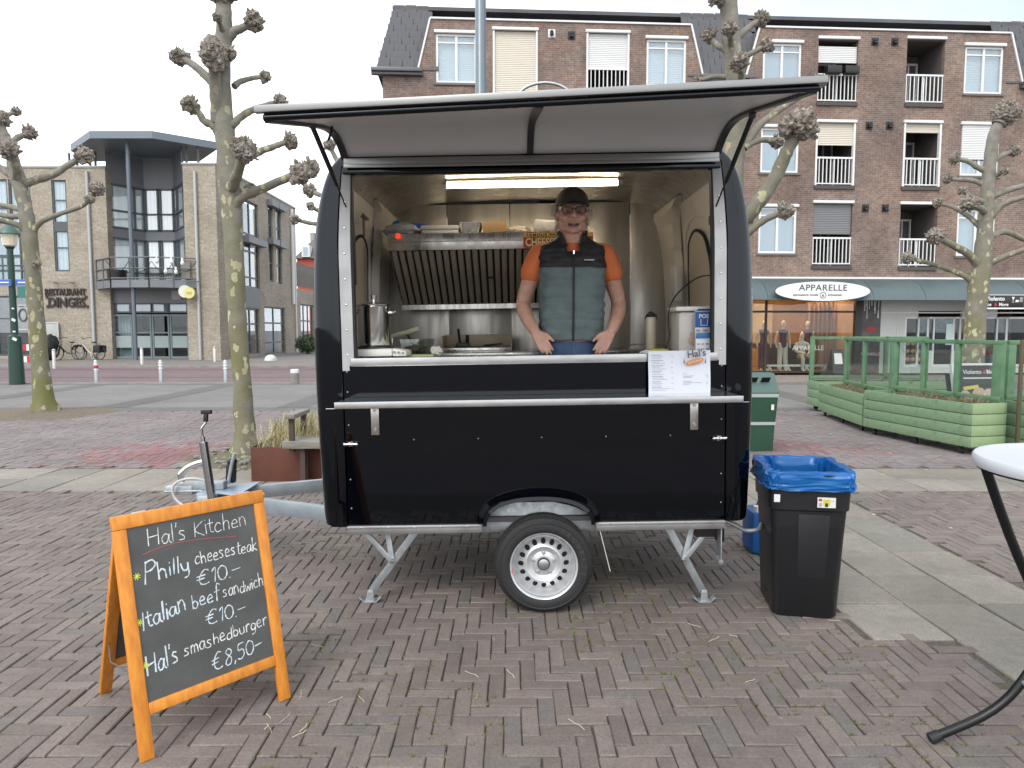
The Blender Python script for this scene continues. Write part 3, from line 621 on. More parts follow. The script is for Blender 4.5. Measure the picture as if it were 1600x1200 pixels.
for a, c in ((-1.035, -.300), (.325, 1.03)):
    sk = tb(MB().box(a, c, -.012, .02, .437, .484), 'skirt_rail', M_alu, bevel=.003)
    tb(MB().box(a, c, -.0155, -.0125, .468, .482), 'rail_lip', M_alu, sk, bevel=.001)
    rv = MB()
    for k in range(5): rv.ico((a + .08 + k * (c - a - .16) / 4, -.0155, .475), .005, 1, None, (1, .6, 1))
    tb(rv, 'rivets', M_chrome, sk, kind='stuff')
# counter, shelf, brackets, latches
ct = tb(MB().box(-.985, .985, .0, .36, 1.372, 1.392), 'counter', M_inox, bevel=.002)
tb(MB().box(-.985, .985, -.014, -.001, 1.358, 1.402), 'counter_edge', M_alu, ct, bevel=.003)
sh = tb(MB().box(-1.012, 1.036, -.262, -.004, 1.168, 1.190), 'serving_shelf', mat('shelf_steel', (.80, .81, .82), .16, 1., rvar=.05))
tb(MB().box(-1.016, 1.040, -.275, -.263, 1.160, 1.192).box(-1.06, 1.07, -.272, -.262, 1.158, 1.162), 'shelf_edge', M_alu, sh, bevel=.002)
for x in (-.865, .86):
    br = tb(MB().box(x - .022, x + .022, -.010, .004, .985, 1.166).box(x - .022, x + .022, -.20, -.010, 1.158, 1.166), 'shelf_bracket', M_inox, bevel=.002)
    tb(MB().cyl((x, -.018, 1.015), (x, -.010, 1.015), .009, n=6).cyl((x, -.018, 1.12), (x, -.010, 1.12), .009, n=6), 'bolts', M_chrome, br, kind='stuff')
for x in (-1.0, .995):
    la = tb(MB().tube([(x - .032, -.018, .938), (x + .035, -.018, .938)], .0075, 10).ico((x - .03, -.018, .938), .011, 2).ico((x + .005, -.018, .938), .012, 2).ico((x + .033, -.016, .938), .010, 2).box(x - .012, x + .012, -.014, .006, .926, .950), 'panel_latch', M_chrome, smooth=50)
# ---- hatch
LP = cat_rom([(0, .018, 2.452), (0, -.06, 2.500), (0, -.16, 2.530), (0, -.28, 2.536), (0, -.42, 2.518), (0, -.62, 2.478), (0, -.9, 2.415), (0, -1.185, 2.352)], 4)
arc = [0.]
for i in range(1, len(LP)): arc.append(arc[-1] + (LP[i] - LP[i - 1]).length)
def lid_pt(x, i, dn):
    d = (LP[min(i + 1, len(LP) - 1)] - LP[max(i - 1, 0)]).normalized(); nrm = Vector((0, -d.z, d.y)); nrm = nrm if nrm.z > 0 else -nrm
    p = LP[i] + nrm * dn; return Vector((x, p.y, p.z + .036 * x / 1.02 * arc[i] / arc[-1]))
def lid_slab(x0, x1, i0, i1, d0, d1):
    mb = MB(); k = i1 - i0 + 1
    vs = [lid_pt(x, i, d) for i in range(i0, i1 + 1) for x, d in ((x0, d0), (x1, d0), (x1, d1), (x0, d1))]
    fs = [[4 * i + j, 4 * i + (j + 1) % 4, 4 * (i + 1) + (j + 1) % 4, 4 * (i + 1) + j] for i in range(k - 1) for j in range(4)] + [[3, 2, 1, 0], [4 * k - 4 + j for j in range(4)]]
    return mb.add(vs, fs)
NL = len(LP) - 1
hatch = tb(lid_slab(-1.0, 1.0, 0, NL, .004, .026), 'serving_hatch', M_gloss, fixn=True, smooth=40)
for x0, x1 in ((-.965, -.022), (.012, .965)): tb(lid_slab(x0, x1, 1, NL - 1, .0, .0035), 'inner_panel', mat('hatch_lining', (.62, .62, .62), .4, col2=(.58, .58, .58), vs=3), hatch, fixn=True, smooth=40)
M_dkfr = mat('dark_frame', (.055, .055, .06), .4, .4)
for x0, x1 in ((-1.0, -.966), (-.021, .011), (.966, 1.0)): tb(lid_slab(x0, x1, 0, NL, -.014, .0038), 'hatch_rib', M_dkfr, hatch, fixn=True, smooth=40)
e0, e1 = lid_pt(-1.028, NL, .02), lid_pt(1.028, NL, .02)
tb(MB().bar(e0 + Vector((0, -.012, .010)), e1 + Vector((0, -.012, .008)), .024, .026), 'edge_profile', MATS['dull_aluminium'], hatch, bevel=.003)
tb(MB().tube([lid_pt(-1.0, NL, .004) + Vector((0, -.006, -.002)), lid_pt(1.0, NL, .004) + Vector((0, -.006, -.002))], .012, 14), 'edge_seal', M_gloss, hatch, smooth=60)
hl = MB(); c0 = lid_pt(.0, NL - 3, .03); hl.tube(cat_rom([c0 + Vector((-.10, 0, 0)), c0 + Vector((-.05, 0, .05)), c0 + Vector((.02, 0, .068)), c0 + Vector((.09, 0, .055)), c0 + Vector((.15, .0, .01))], 5), .006, 8); tb(hl, 'lid_handle', M_galv, hatch, smooth=60)
tb(MB().tube([lid_pt(-.93, 17, -.005), lid_pt(-.93, 17, -.005) + Vector((-.008, 0, -.03)), lid_pt(-.93, 19, -.005) + Vector((.005, 0, -.065))], .006, 6), 'hatch_hook', M_black, hatch)
for (a, c_, e) in (((487, 195, 3.2), (519, 262, 3.55), (549, 343, 3.95)), ((1176, 180, 3.2), (1140, 262, 3.55), (1110, 344, 3.95))):
    A, B, E = L(*a), L(*c_), L(*e); M2 = A.lerp(E, .58)
    st_ = tb(MB().tube([A, M2], .0115, 10), 'gas_strut', M_black, smooth=60); tb(MB().tube([M2, E], .0045, 8), 'piston_rod', mat('dark_steel', (.05, .05, .055), .3, .8), st_, smooth=60)
    tb(MB().ico(A, .018, 2).boxm(Matrix.Translation(E), .012, .03, .05), 'strut_mount', M_dkfr, st_)
# ---- wheel
WX, WY, WZ = .035, -.085, .2655
WMx = Matrix.Translation((WX, WY + .093, WZ)) @ Matrix.Rotation(PI / 2, 4, 'X')
wh = tb(MB().lathe([(.172, .07), (.186, .086), (.21, .0925), (.232, .088), (.236, .0905), (.240, .086), (.252, .070), (.258, .066), (.2635, .052), (.2635, .030), (.257, .029), (.257, .022), (.2655, .021), (.2655, .003), (.258, .002), (.258, -.004), (.2655, -.005), (.2655, -.022), (.257, -.023), (.257, -.03), (.2635, -.031), (.2635, -.052), (.252, -.07), (.21, -.0925), (.186, -.086), (.172, -.07)], WMx, 64), 'tyre', M_tyre, smooth=35)
wh.name = 'wheel'
sip = MB()
for k in range(72):
    a = 2 * PI * k / 72; Mx = WMx @ Matrix.Rotation(a, 4, 'Z')
    sip.boxm(Mx @ Matrix.Translation((.2600, 0, .0535)) @ Matrix.Rotation(-.5, 4, 'Y'), .012, .016, .012)
tb(sip, 'tread_blocks', M_tyre, wh, kind='stuff')
lt = MB()
for k, ch in enumerate('SECURITY'):
    a = RAD(62 - k * 10.5); Mx = WMx @ Matrix.Rotation(a, 4, 'Z') @ Matrix.Translation((.207, 0, .0915)) @ Matrix.Rotation(-PI / 2, 4, 'Z'); lt.text(ch, .034, Mx, .0012, .0006)
tb(lt, 'tyre_lettering', mat('worn_rubber', (.045, .045, .047), .75), wh, kind='stuff')
rim = tb(MB().lathe([(.171, .066), (.178, .082), (.184, .086), (.183, .080), (.177, .072), (.170, .060), (.164, .052), (.160, .030), (.150, .012), (.146, .004), (.140, .006), (.134, .018), (.112, .030), (.104, .042), (.096, .045), (.088, .040), (.080, .026), (.066, .022), (.058, .026), (.050, .034), (.044, .036), (.034, .036), (.034, .030), (.0, .030)], WMx, 64), 'rim', M_silver, wh, smooth=50)
hb = MB()
for k in range(16):
    Mx = WMx @ Matrix.Rotation(2 * PI * k / 16, 4, 'Z') @ Matrix.Translation((.1235, 0, .0248)) @ Matrix.Rotation(.5, 4, 'Y') @ Matrix.Diagonal((1.45, 1.02, 1, 1)); hb.lathe([(0, .0012), (.0125, .0012), (.0135, -.003)], Mx, 12)
tb(hb, 'vent_hole_discs', mat('hole_shade', (.006, .006, .006), .9), wh, kind='stuff')  # black discs on the rim, painting the shade inside its vent holes
bt = MB()
for k in range(5):
    Mx = WMx @ Matrix.Rotation(2 * PI * k / 5 + .31, 4, 'Z') @ Matrix.Translation((.057, 0, .024)); bt.lathe([(.013, 0), (.011, .008), (.0075, .010), (.007, .017), (0, .018)], Mx, 8)
tb(bt, 'wheel_bolts', M_galv, wh, kind='stuff', smooth=40)
tb(MB().lathe([(.034, .03), (.034, .046), (.030, .048)], WMx, 24), 'hub_ring', M_black, wh); tb(MB().lathe([(.0295, .044), (.0285, .052), (.020, .0555), (0, .056)], WMx, 24), 'hub_cap', M_alu, wh, smooth=60)
tb(MB().lathe([(0, .0008), (.011, .0008)], WMx @ Matrix.Translation((-.1735, -.03, .0795)) @ Matrix.Rotation(-.55, 4, 'Y'), 12), 'red_mark', mat('red_mark', (.7, .12, .12), .6), wh)
tb(MB().prism([(.338, .0, .47), (.342, .0, .47), (.405, .0, .205), (.401, .0, .205)], (0, .03, 0)), 'mud_flap', mat('pale_plastic', (.6, .58, .55), .5))
# ---- stabiliser legs
def leg(top, kn, foot, b1, b2, Y):
    A, K, Fp = L(*top, Y), L(*kn, Y), L(*foot, Y + .02); Fp.z = .045 - .0166 * 0
    Fw = TM @ Fp; Fw.z = .05; Fp = TI @ Fw
    lg = tb(MB().bar(A, Fp, .040, .006, (0, 1, 0)).bar(A + Vector((.017 if A.x < Fp.x else -.017, .014, 0)), Fp + Vector((.017 if A.x < Fp.x else -.017, .014, 0)), .004, .028, (0, 1, 0)).bar(A + Vector((-.017 if A.x < Fp.x else .017, .014, 0)), Fp + Vector((-.017 if A.x < Fp.x else .017, .014, 0)), .004, .028, (0, 1, 0)), 'stabiliser_leg', M_galv, bevel=.001)
    for q in (b1, b2):
        P = L(*q, Y + .03); bb = tb(MB().bar(P + Vector((0, -.012, 0)), K + Vector((0, -.012, 0)), .030, .005, (0, 1, 0)).bar(P + Vector((.012, 0, 0)), K + Vector((.012, 0, 0)), .004, .026, (0, 1, 0)), 'brace', M_galv, lg, bevel=.001)
    tb(MB().cyl(K + Vector((0, -.026, 0)), K + Vector((0, .02, 0)), .011, n=8).cyl(K + Vector((.004, -.024, .014)), K + Vector((.004, .02, .014)), .007, n=8), 'pivot_bolt', M_chrome, lg)
    f = MB(); g0 = -.050
    f.box(Fp.x - .035, Fp.x + .035, Fp.y - .035, Fp.y + .03, Fp.z - .050, Fp.z - .044)
    for s_ in (-1, 1): f.prism([(Fp.x + s_ * .035, Fp.y - .035, Fp.z - .048), (Fp.x + s_ * .062, Fp.y - .035, Fp.z - .022), (Fp.x + s_ * .058, Fp.y - .035, Fp.z - .018), (Fp.x + s_ * .035, Fp.y - .035, Fp.z - .042)], (0, .05, 0))
    f.prism([(Fp.x - .022, Fp.y - .022, Fp.z - .046), (Fp.x + .022, Fp.y - .022, Fp.z - .046), (Fp.x + .014, Fp.y - .022, Fp.z + .02), (Fp.x - .014, Fp.y - .022, Fp.z + .02)], (0, .006, 0)); f.cyl((Fp.x, Fp.y - .03, Fp.z + .006), (Fp.x, Fp.y + .02, Fp.z + .006), .009, n=8)
    tb(f, 'foot', M_galv, lg, bevel=.001)
leg((652, 826), (613, 876), (580, 938), (572, 832), (606, 830), 3.92)
leg((1043, 822), (1068, 874), (1099, 940), (1106, 826), (1080, 824), 3.92)
for x, y in ((-.80, 1.56), (.90, 1.62)):
    lg = tb(MB().bar((x, y, .46), (x + (-.05 if x > 0 else .05), y, .10), .03, .03), 'rear_prop', mat('dark_galvanised', (.16, .17, .18), .5, .6)); fz = (TI @ Vector((x, y, 0))).z
    tb(MB().cyl((x + (-.05 if x > 0 else .05), y, .10), (x + (-.05 if x > 0 else .05), y, .004 - .0166 * x), .028, n=10), 'foot', M_black, lg)
# right end: light bar and tail light bracket seen below the shell
tbk = tb(MB().prism([(1.02, .03, .44), (1.02, .10, .44), (1.02, .10, .30), (1.02, .03, .235)], (.006, 0, 0)).cyl((1.023, .03, .235), (1.023, .10, .245), .014, n=10), 'tail_bracket', M_galv, bevel=.001)
tb(MB().box(.90, 1.01, .10, .16, .36, .43).box(1.05, 1.09, .2, .26, .30, .46), 'tail_lamp', mat('tail_lamp', (.02, .018, .018), .3))
tb(MB().tube(cat_rom([(1.04, .16, .45), (1.12, .14, .42), (1.19, .13, .385), (1.26, .13, .39), (1.30, .2, .40)], 4), .012, 8), 'step_handle', M_galv, smooth=60)
# ---- drawbar and jockey wheel
db = MB(); cz = .445
for y0, y1 in ((.28, .80), (1.42, .98)):
    A, B = Vector((-1.0, y0, cz)), Vector((-2.06, y1, cz)); db.bar(A, B, .006, .086).bar(A + Vector((0, .025, .040)), B + Vector((0, .025, .040)), .05, .006).bar(A + Vector((0, .025, -.040)), B + Vector((0, .025, -.040)), .05, .006)
drawbar = tb(db, 'drawbar', mat('rail_galvanised', (.27, .31, .34), .5, .55, col2=(.33, .37, .40), vs=9), bevel=.001)
tb(MB().prism([(-1.90, .68, .500), (-1.90, 1.10, .500), (-2.20, .97, .500), (-2.20, .82, .500)], (0, 0, .008)).box(-2.22, -2.10, .80, .98, .40, .50), 'coupling_plate', mat('blue_galvanised', (.36, .44, .52), .45, .6), drawbar, bevel=.002)
cp = tb(MB().box(-2.40, -2.06, .855, .925, .509, .560).box(-2.45, -2.27, .85, .93, .478, .538).bar((-2.46, .89, .503), (-2.20, .89, .503), .09, .012), 'coupling_head', M_galv, bevel=.010)
tb(MB().tube(cat_rom([(-2.35, .89, .55), (-2.36, .89, .60), (-2.33, .89, .64), (-2.27, .89, .675), (-2.20, .89, .695)], 4), [.018] * 4 + [.022] * 4 + [.020] * 4 + [.018] * 4 + [.012], 10).ico((-2.195, .89, .697), .02, 2), 'coupling_handle', M_chrome, cp, smooth=60)
tb(MB().tube(cat_rom([(-2.12, .84, .54), (-2.20, .83, .585), (-2.30, .82, .59), (-2.375, .82, .55), (-2.375, .82, .47), (-2.29, .80, .41), (-2.16, .78, .42), (-1.98, .78, .44)], 6), .009, 8), 'brake_cable', mat('grey_cable', (.45, .45, .44), .5), cp, smooth=60)
tb(MB().bar((-2.06, .98, .53), (-2.05, .98, .66), .05, .06).ico((-2.045, .98, .675), .035, 2, None, (1, 1, .8)), 'hand_brake', M_plas, cp, bevel=.008); tb(MB().tube([(-2.06, .93, .53), (-2.03, .93, .66), (-2.005, .93, .74)], .012, 8), 'brake_lever', M_galv, cp)
j0, j1 = L(318, 692, 4.52), L(330, 772, 4.52); jd = (j0 - j1).normalized(); jg = TI @ Vector(((TM @ (j1 - jd * .1)).x, (TM @ (j1 - jd * .1)).y, .0))
jw = tb(MB().tube([j1 - jd * .16, j0], .027, 20), 'jockey_wheel', mat('polished_steel', (.42, .43, .44), .22, .95), smooth=60)
tb(MB().tube([j0, j0 + jd * .006], .029, 20).tube([j0, j0 + jd * .04], .014, 14).tube([j0 + jd * .03, j0 + jd * .075, j0 + jd * .10 + Vector((.006, 0, 0)), j0 + jd * .13 + Vector((.035, 0, .0)), j0 + jd * .15 + Vector((.04, 0, 0))], .008, 10), 'crank', M_chrome, jw, smooth=60)
h0 = j0 + jd * .15 + Vector((.04, 0, 0)); tb(MB().bar(h0 - Vector((.004, 0, .012)), h0 + Vector((0, 0, .04)), .026, .026).bar(h0 + Vector((-.03, 0, .05)), h0 + Vector((.038, 0, .05)), .026, .026), 'crank_grip', M_black, jw, bevel=.005)
ax = jg + Vector((.02, 0, .105)); Mx = Matrix.Translation(ax) @ Matrix.Rotation(PI / 2, 4, 'X')
tb(MB().lathe([(.02, .03), (.06, .03), (.085, .032), (.105, .02), (.105, -.02), (.085, -.032), (.06, -.03), (.02, -.03)], Mx, 24), 'jockey_tyre', M_tyre, jw, smooth=50); tb(MB().tube([j1 - jd * .1, Vector((ax.x, ax.y, ax.z))], .016, 10), 'fork', M_galv, jw)
tb(MB().box(-2.17, -2.06, .70, .80, .43, .50), 'jockey_clamp', M_galv, jw, bevel=.006)
# ---- kitchen fittings
BCY = 1.10
bc = tb(MB().box(-1.03, 1.03, BCY, 1.69, 1.355, 1.385), 'back_counter', M_inox, bevel=.003); tb(MB().box(-1.03, 1.03, BCY + .03, 1.69, .51, 1.353), 'base_cabinet', M_inox, bc)
HX0, HX1 = -.925, .36
hood = tb(MB().box(HX0, HX1, .925, .94, 2.075, 2.185).box(HX0, HX1, .94, 1.69, 2.172, 2.185).box(HX0, HX1, .917, .925, 2.128, 2.134).prism([(HX0, .94, 2.075), (HX0, .94, 2.172), (HX0, 1.69, 2.172), (HX0, 1.69, 1.72), (HX0, 1.50, 1.72)], (.006, 0, 0)), 'extractor_hood', M_inox, bevel=.002)
tb(MB().box(HX0, HX1, 1.44, 1.52, 1.700, 1.708).box(HX0, HX1, 1.435, 1.445, 1.700, 1.735), 'grease_channel', M_inox, hood)
tb(MB().prism([(HX0 + .01, 1.0, 2.08), (HX0 + .01, 1.02, 2.10), (HX0 + .01, 1.52, 1.745), (HX0 + .01, 1.50, 1.725)], (HX1 - HX0 - .02, 0, 0)), 'filter_backing', mat('greasy_dark', (.09, .075, .055), .5, .5), hood)
k = 0; x = HX0 + .03; bme = None
while x < HX1 - .02:
    mb = MB().prism([(x - .017, .955, 2.074), (x - .017, .985, 2.092), (x - .017, 1.48, 1.74), (x - .017, 1.455, 1.72)], (.034, 0, 0))
    tb(mb, 'baffle', mat('baffle_steel', (.52, .47, .39), .42, .3, col2=(.40, .345, .27), vs=7), hood, bevel=.004); x += .049; k += 1
tb(MB().box(-.545, -.535, 1.10, 1.125, 1.97, 1.99).box(-.275, -.24, 1.18, 1.20, 1.90, 1.925).box(.03, .06, 1.18, 1.20, 1.90, 1.925), 'filter_clips', M_black, hood)
sx = L(622, 369, 4.745); tb(MB().box(sx.x - .014, sx.x + .014, .908, .9165, sx.z - .016, sx.z + .016), 'hood_switch', mat('switch_red', (.55, .02, .015), .3, emit=(1, .05, .02), es=.6), hood, bevel=.002)
# hood sticker
sk0 = L(818, 386, 4.74).x; sg = MB().box(sk0, sk0 + .46, .913, .9165, 2.083, 2.176); stk = tb(sg, 'sticker', mat('sticker_red', (.42, .05, .02), .45), hood)
tb(MB().box(sk0, sk0 + .46, .911, .9129, 2.145, 2.176), 'sticker_band', mat('sticker_yellow', (.75, .48, .10), .45), stk) if False else None
fm = face_m((0, 0, 0), (1, 0, 0), (0, 0, 1))
def ftext(mb, s_, size, x, y, z, **kw): return mb.text(s_, size, Matrix.Translation((x, y, z)) @ fm, kw.pop('ext', .0008), **kw)
tb(MB().box(sk0 + .002, sk0 + .458, .9105, .9128, 2.147, 2.174), 'sticker_band', mat('sticker_yellow', (.75, .48, .10), .45), hood)
tb(ftext(MB(), 'FAMOUS PHILLY', .030, sk0 + .02, .9098, 2.150, align='LEFT', off=.0006, space=1.25), 'sticker_words', mat('print_dark', (.05, .04, .03), .5), hood)
tb(ftext(MB(), 'CHEESESTEAKS', .072, sk0 + .012, .9122, 2.091, align='LEFT', off=.0018, xs=.76), 'sticker_words', mat('sticker_cream', (.85, .72, .35), .5), hood)
# strip light
l0, l1 = L(697, 286, 4.70), L(966, 281, 4.70); ly = .88; lz = 2.505
fx = tb(MB().box(l0.x, l1.x, ly - .03, ly + .03, lz - .002, lz + .052).tube([(l0.x + .02, ly - .034, lz + .02), (-.1, ly - .036, lz + .014), (.25, ly - .036, lz + .022), (l1.x - .02, ly - .034, lz + .018)], .005, 6), 'light_fitting', mat('fitting_cream', (.75, .66, .48), .4), bevel=.004)
M_lamp = mat('lamp_glow', (1, .95, .85), .4, emit=(1.0, .86, .64), es=9)
tb(MB().cyl((l0.x + .005, ly - .004, lz - .022), (l1.x - .005, ly - .004, lz - .022), .019, n=16), 'light_tube', M_lamp, fx, smooth=60)
tb(MB().cyl((l0.x - .03, ly - .004, lz - .018), (l0.x + .006, ly - .004, lz - .020), .012, .024, n=12).cyl((l1.x + .03, ly - .004, lz - .018), (l1.x - .006, ly - .004, lz - .020), .012, .024, n=12), 'end_caps', M_white, fx)
# side windows of the end walls, mouldings
for sgn in (-1, 1):
    y0, y1, zb, zt = .56, 1.10, 1.42, 2.16; pth = [(y0, zb), (y0, zt - .30), (y0 + .03, zt - .16), (y0 + .10, zt - .05), ((y0 + y1) / 2, zt), (y1 - .10, zt - .05), (y1 - .03, zt - .16), (y1, zt - .30), (y1, zb)]
    P3 = [Vector((sgn * (wall_x(z) - .004), y, z)) for y, z in pth]; S3 = cat_rom(P3, 5)
    w = tb(MB().prism([p + Vector((-sgn * .004, 0, 0)) for p in S3], (sgn * .006, 0, 0)), 'end_window', mat('tan_panel', (.52, .45, .35), .4), smooth=0)
    tb(MB().tube(S3, .011, 8), 'gasket', M_black, w, smooth=60)
    cy = (y0 + y1) / 2; O3 = cat_rom([Vector((sgn * (wall_x(z) + .006), cy + (y - cy) * 1.42, zb + (z - zb) * 1.13)) for y, z in pth], 5)
    tb(MB().tube(O3, .022, 10), 'moulding', M_cream, smooth=70)
    # return of the shell towards the back wall
    bp = cat_rom([(1.30, .5), (1.30, 1.9), (1.27, 2.12), (1.19, 2.27), (1.06, 2.36), (.9, 2.40)], 6); Q = []
    for q in bp:
        y, z = q if not hasattr(q, 'x') else (q.x, q.y); Q.append(Vector((0, y, z)))
    fs_ = []
    pv = [Vector((sgn * (wall_x(min(q.z, 2.36)) - .05), q.y, q.z)) for q in Q]; pw = [Vector((sgn * (wall_x(min(q.z, 2.36)) + .0), q.y - .03, q.z)) for q in Q]; pb = [Vector((sgn * (wall_x(min(q.z, 2.36)) - .05), 1.69, q.z)) for q in Q]
    nq = len(Q); mb = MB(); mb.add(pw + pv + pb, [(i, i + 1, nq + i + 1, nq + i) for i in range(nq - 1)] + [(nq + i, nq + i + 1, 2 * nq + i + 1, 2 * nq + i) for i in range(nq - 1)]); tb(mb, 'wall_return', M_cream, smooth=50)
tb(MB().box(1.00, 1.05, 1.06, 1.22, 1.72, 1.96), 'fuse_box', M_white, bevel=.006)
tb(MB().bar((-1.02, .62, 2.13), (-1.02, .62, 2.27), .025, .012, (1, 0, 0)).box(-1.03, -1.0, .58, .70, 2.24, 2.255), 'window_stay', mat('brass_dull', (.20, .16, .11), .4, .8), bevel=.003)
tb(MB().box(-.985, -.965, .09, .12, 1.80, 2.14), 'wall_strip', M_dkfr, bevel=.004)
pz = .5 * (L(1108, 340, 4.15).z + L(1108, 395, 4.15).z); wx_ = wall_x(pz) - .012
pst = tb(MB().box(wx_, wx_ + .004, .255, .44, pz - .115, pz + .115), 'wall_poster', M_white)
tb(MB().box(wx_ - .002, wx_ - .0005, .26, .435, pz - .11, pz - .104).box(wx_ - .002, wx_ - .0005, .26, .435, pz + .104, pz + .11).box(wx_ - .002, wx_ - .0005, .26, .266, pz - .1, pz + .1).box(wx_ - .002, wx_ - .0005, .429, .435, pz - .1, pz + .1).box(wx_ - .002, wx_ - .0005, .30, .40, pz - .095, pz - .06), 'poster_frame', M_black, pst)
tb(MB().ico((wx_ - .001, .345, pz + .02), .055, 2, None, (.03, 1, 1.1)), 'poster_print', mat('poster_orange', (.5, .25, .08), .5), pst)
tb(MB().box(.60, .72, 1.684, 1.689, 1.83, 2.0), 'back_notice', mat('notice_white', (.6, .58, .54), .5)); tb(MB().box(.66, .70, 1.680, 1.683, 1.88, 1.97).box(.61, .65, 1.680, 1.683, 1.85, 1.90), 'notice_print', M_black)
ck = cat_rom([L(1113, 430, 4.12), L(1090, 434, 4.2), L(1062, 455, 4.22), L(1048, 476, 4.15), L(1044, 500, 4.0), L(1046, 525, 3.98), L(1040, 545, 3.95)], 6)
tb(MB().tube(ck, .004, 6).boxm(Matrix.Translation(ck[0]), .02, .03, .03), 'power_cable', M_black, smooth=60)
# ============================================================ BUILDINGS
M_rb = brick_mat('red_brick', (.205, .128, .100), (.275, .188, .148), (.28, .25, .215), .22, .068, .009, (.42, .40, .42), .75)
M_yb = brick_mat('buff_brick', (.36, .315, .25), (.44, .39, .315), (.33, .30, .255), .30, .10, .010, (.62, .6, .55), .7)
M_wf = mat('white_frame', (.68, .69, .68), .5)
M_gf = mat('grey_frame', (.075, .09, .10), .45)
M_glass = glass_mat('window_glass', refl=.08)
M_glassr = glass_mat('sky_glass', refl=.24)
M_glassd = glass_mat('shop_glass', refl=.0)
def curtain_mat(name, c1, c2, sc=9.):
    m, t, b = new_mat(name); b.inputs['Roughness'].default_value = .9; g = t.nodes.new('ShaderNodeNewGeometry'); w = t.nodes.new('ShaderNodeTexWave'); w.bands_direction = 'X'
    w.inputs['Scale'].default_value = sc / 6; w.inputs['Distortion'].default_value = 1.6; w.inputs['Detail'].default_value = 2; mp = t.nodes.new('ShaderNodeMapping'); mp.inputs['Scale'].default_value = (1, 1, .05); t.links.new(g.outputs['Position'], mp.inputs[0]); t.links.new(mp.outputs[0], w.inputs[0])
    t.links.new(mixn(t, w.outputs['Fac'], c1, c2), b.inputs['Base Color']); return m
def shutter_mat(name, c):
    m, t, b = new_mat(name); b.inputs['Roughness'].default_value = .5; b.inputs['Base Color'].default_value = (*c, 1); g = t.nodes.new('ShaderNodeNewGeometry'); s = t.nodes.new('ShaderNodeSeparateXYZ'); t.links.new(g.outputs['Position'], s.inputs[0])
    k = N(t, 'ShaderNodeMath', operation='MULTIPLY'); k.inputs[1].default_value = 2 * PI / .06; t.links.new(s.outputs[2], k.inputs[0]); si = N(t, 'ShaderNodeMath', operation='SINE'); t.links.new(k.outputs[0], si.inputs[0]); bump(t, b, si.outputs[0], .6, .01); return m
M_bay = curtain_mat('bay_curtain', (.80, .82, .78), (.90, .91, .87))
M_net = curtain_mat('net_curtain', (.52, .57, .60), (.66, .70, .71)); M_net2 = curtain_mat('cream_curtain', (.50, .47, .40), (.62, .58, .50)); M_blue = curtain_mat('blue_grey_blind', (.34, .41, .45), (.40, .46, .50), 3)
M_blind = shutter_mat('horizontal_blind', (.58, .62, .63))
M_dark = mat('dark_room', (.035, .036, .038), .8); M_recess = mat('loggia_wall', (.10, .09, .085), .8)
M_shc = shutter_mat('cream_shutter', (.60, .55, .46)); M_shw = shutter_mat('white_shutter', (.62, .63, .62)); M_shg = shutter_mat('grey_screen', (.17, .175, .185))
M_slate = mat('slate', (.060, .062, .070), .7, col2=(.10, .10, .108), vs=1.2, bs=.3, bscale=20)
# ---- the brick apartment block with shops (local frame: x along the facade, y into the house)
AYAW = .060; AO = Vector((-4.25, 24.0, 0)); AU = Vector((math.cos(AYAW), math.sin(AYAW), 0)); AN = Vector((-AU.y, AU.x, 0))
def fa(px, py, d=0.):
    r = ray(px, py); o = Vector((0, 0, CAMH)); t_ = ((AO + AN * d) - o).dot(AN) / r.dot(AN); p = o + r * t_ - AO
    return p.dot(AU), p.z
AP = thing('apartment_block', 'long brown brick apartment block with slate mansard, white railings and shops below', 'building', AO, AYAW)
def ab(mb, name, m, parent=None, **kw): return mb.build(name, m, parent or AP, local=True, **kw)
UMAX = 26.0
ze = .5 * (fa(640, 110)[1] + fa(1130, 118)[1]); ztA = fa(870, 35)[1]; ztB = fa(1380, 48)[1]; zr = fa(900, 22, .9)[1]
ztA = ztB = .5 * (ztA + ztB)
zaw = 3.22
dA = (fa(653, 108)[0], fa(672, 32)[0], fa(1080, 40)[0], fa(1098, 117)[0]); dB = (fa(1165, 118)[0], fa(1187, 43)[0], fa(1580, 52)[0], fa(1597, 125)[0])
W = []      # (kind, u0, u1, z0, z1, style)
def rect(x0, x1, y0, y1): xm, ym = (x0 + x1) / 2, (y0 + y1) / 2; return fa(x0, ym)[0], fa(x1, ym)[0], fa(xm, y1)[1], fa(xm, y0)[1]
FH = rect(1192, 1252, 68, 133)[3] - rect(1185, 1247, 200, 270)[3]
for x0, x1, y0, y1 in ((681, 745, 53, 130), (1010, 1072, 62, 135)):
    a = rect(x0, x1, y0, y1)
    for k in range(3): W.append(('win', a[0], a[1], a[2] - k * FH, a[3] - k * FH, ('net', 'blue', 'net')[k]))
for x0, x1, y0, y1, stl in ((770, 840, 48, 150, 'full'), (916, 983, 52, 152, 'half')):
    a = rect(x0, x1, y0, y1)
    for k in range(3): W.append(('bal', a[0], a[1], a[2] - k * FH, a[3] - k * FH, (stl, 'open', 'fascia')[k]))
cw = rect(1192, 1252, 68, 133); W.append(('win', cw[0], cw[1], cw[2], cw[3], 'net')); c3 = rect(1185, 1247, 200, 270); W.append(('win', cw[0], cw[1], c3[2], c3[3], 'net')); c2 = rect(1180, 1241, 324, 396); W.append(('win', cw[0], cw[1], c2[2], c2[3], 'blue'))
b4 = rect(1278, 1340, 62, 160); b3 = rect(1271, 1338, 192, 290); b2 = rect(1265, 1332, 318, 415)
for q, stl in ((b4, 'box'), (b3, 'third'), (b2, 'screen')): W.append(('bal', b4[0], b4[1], q[2], q[3], stl))
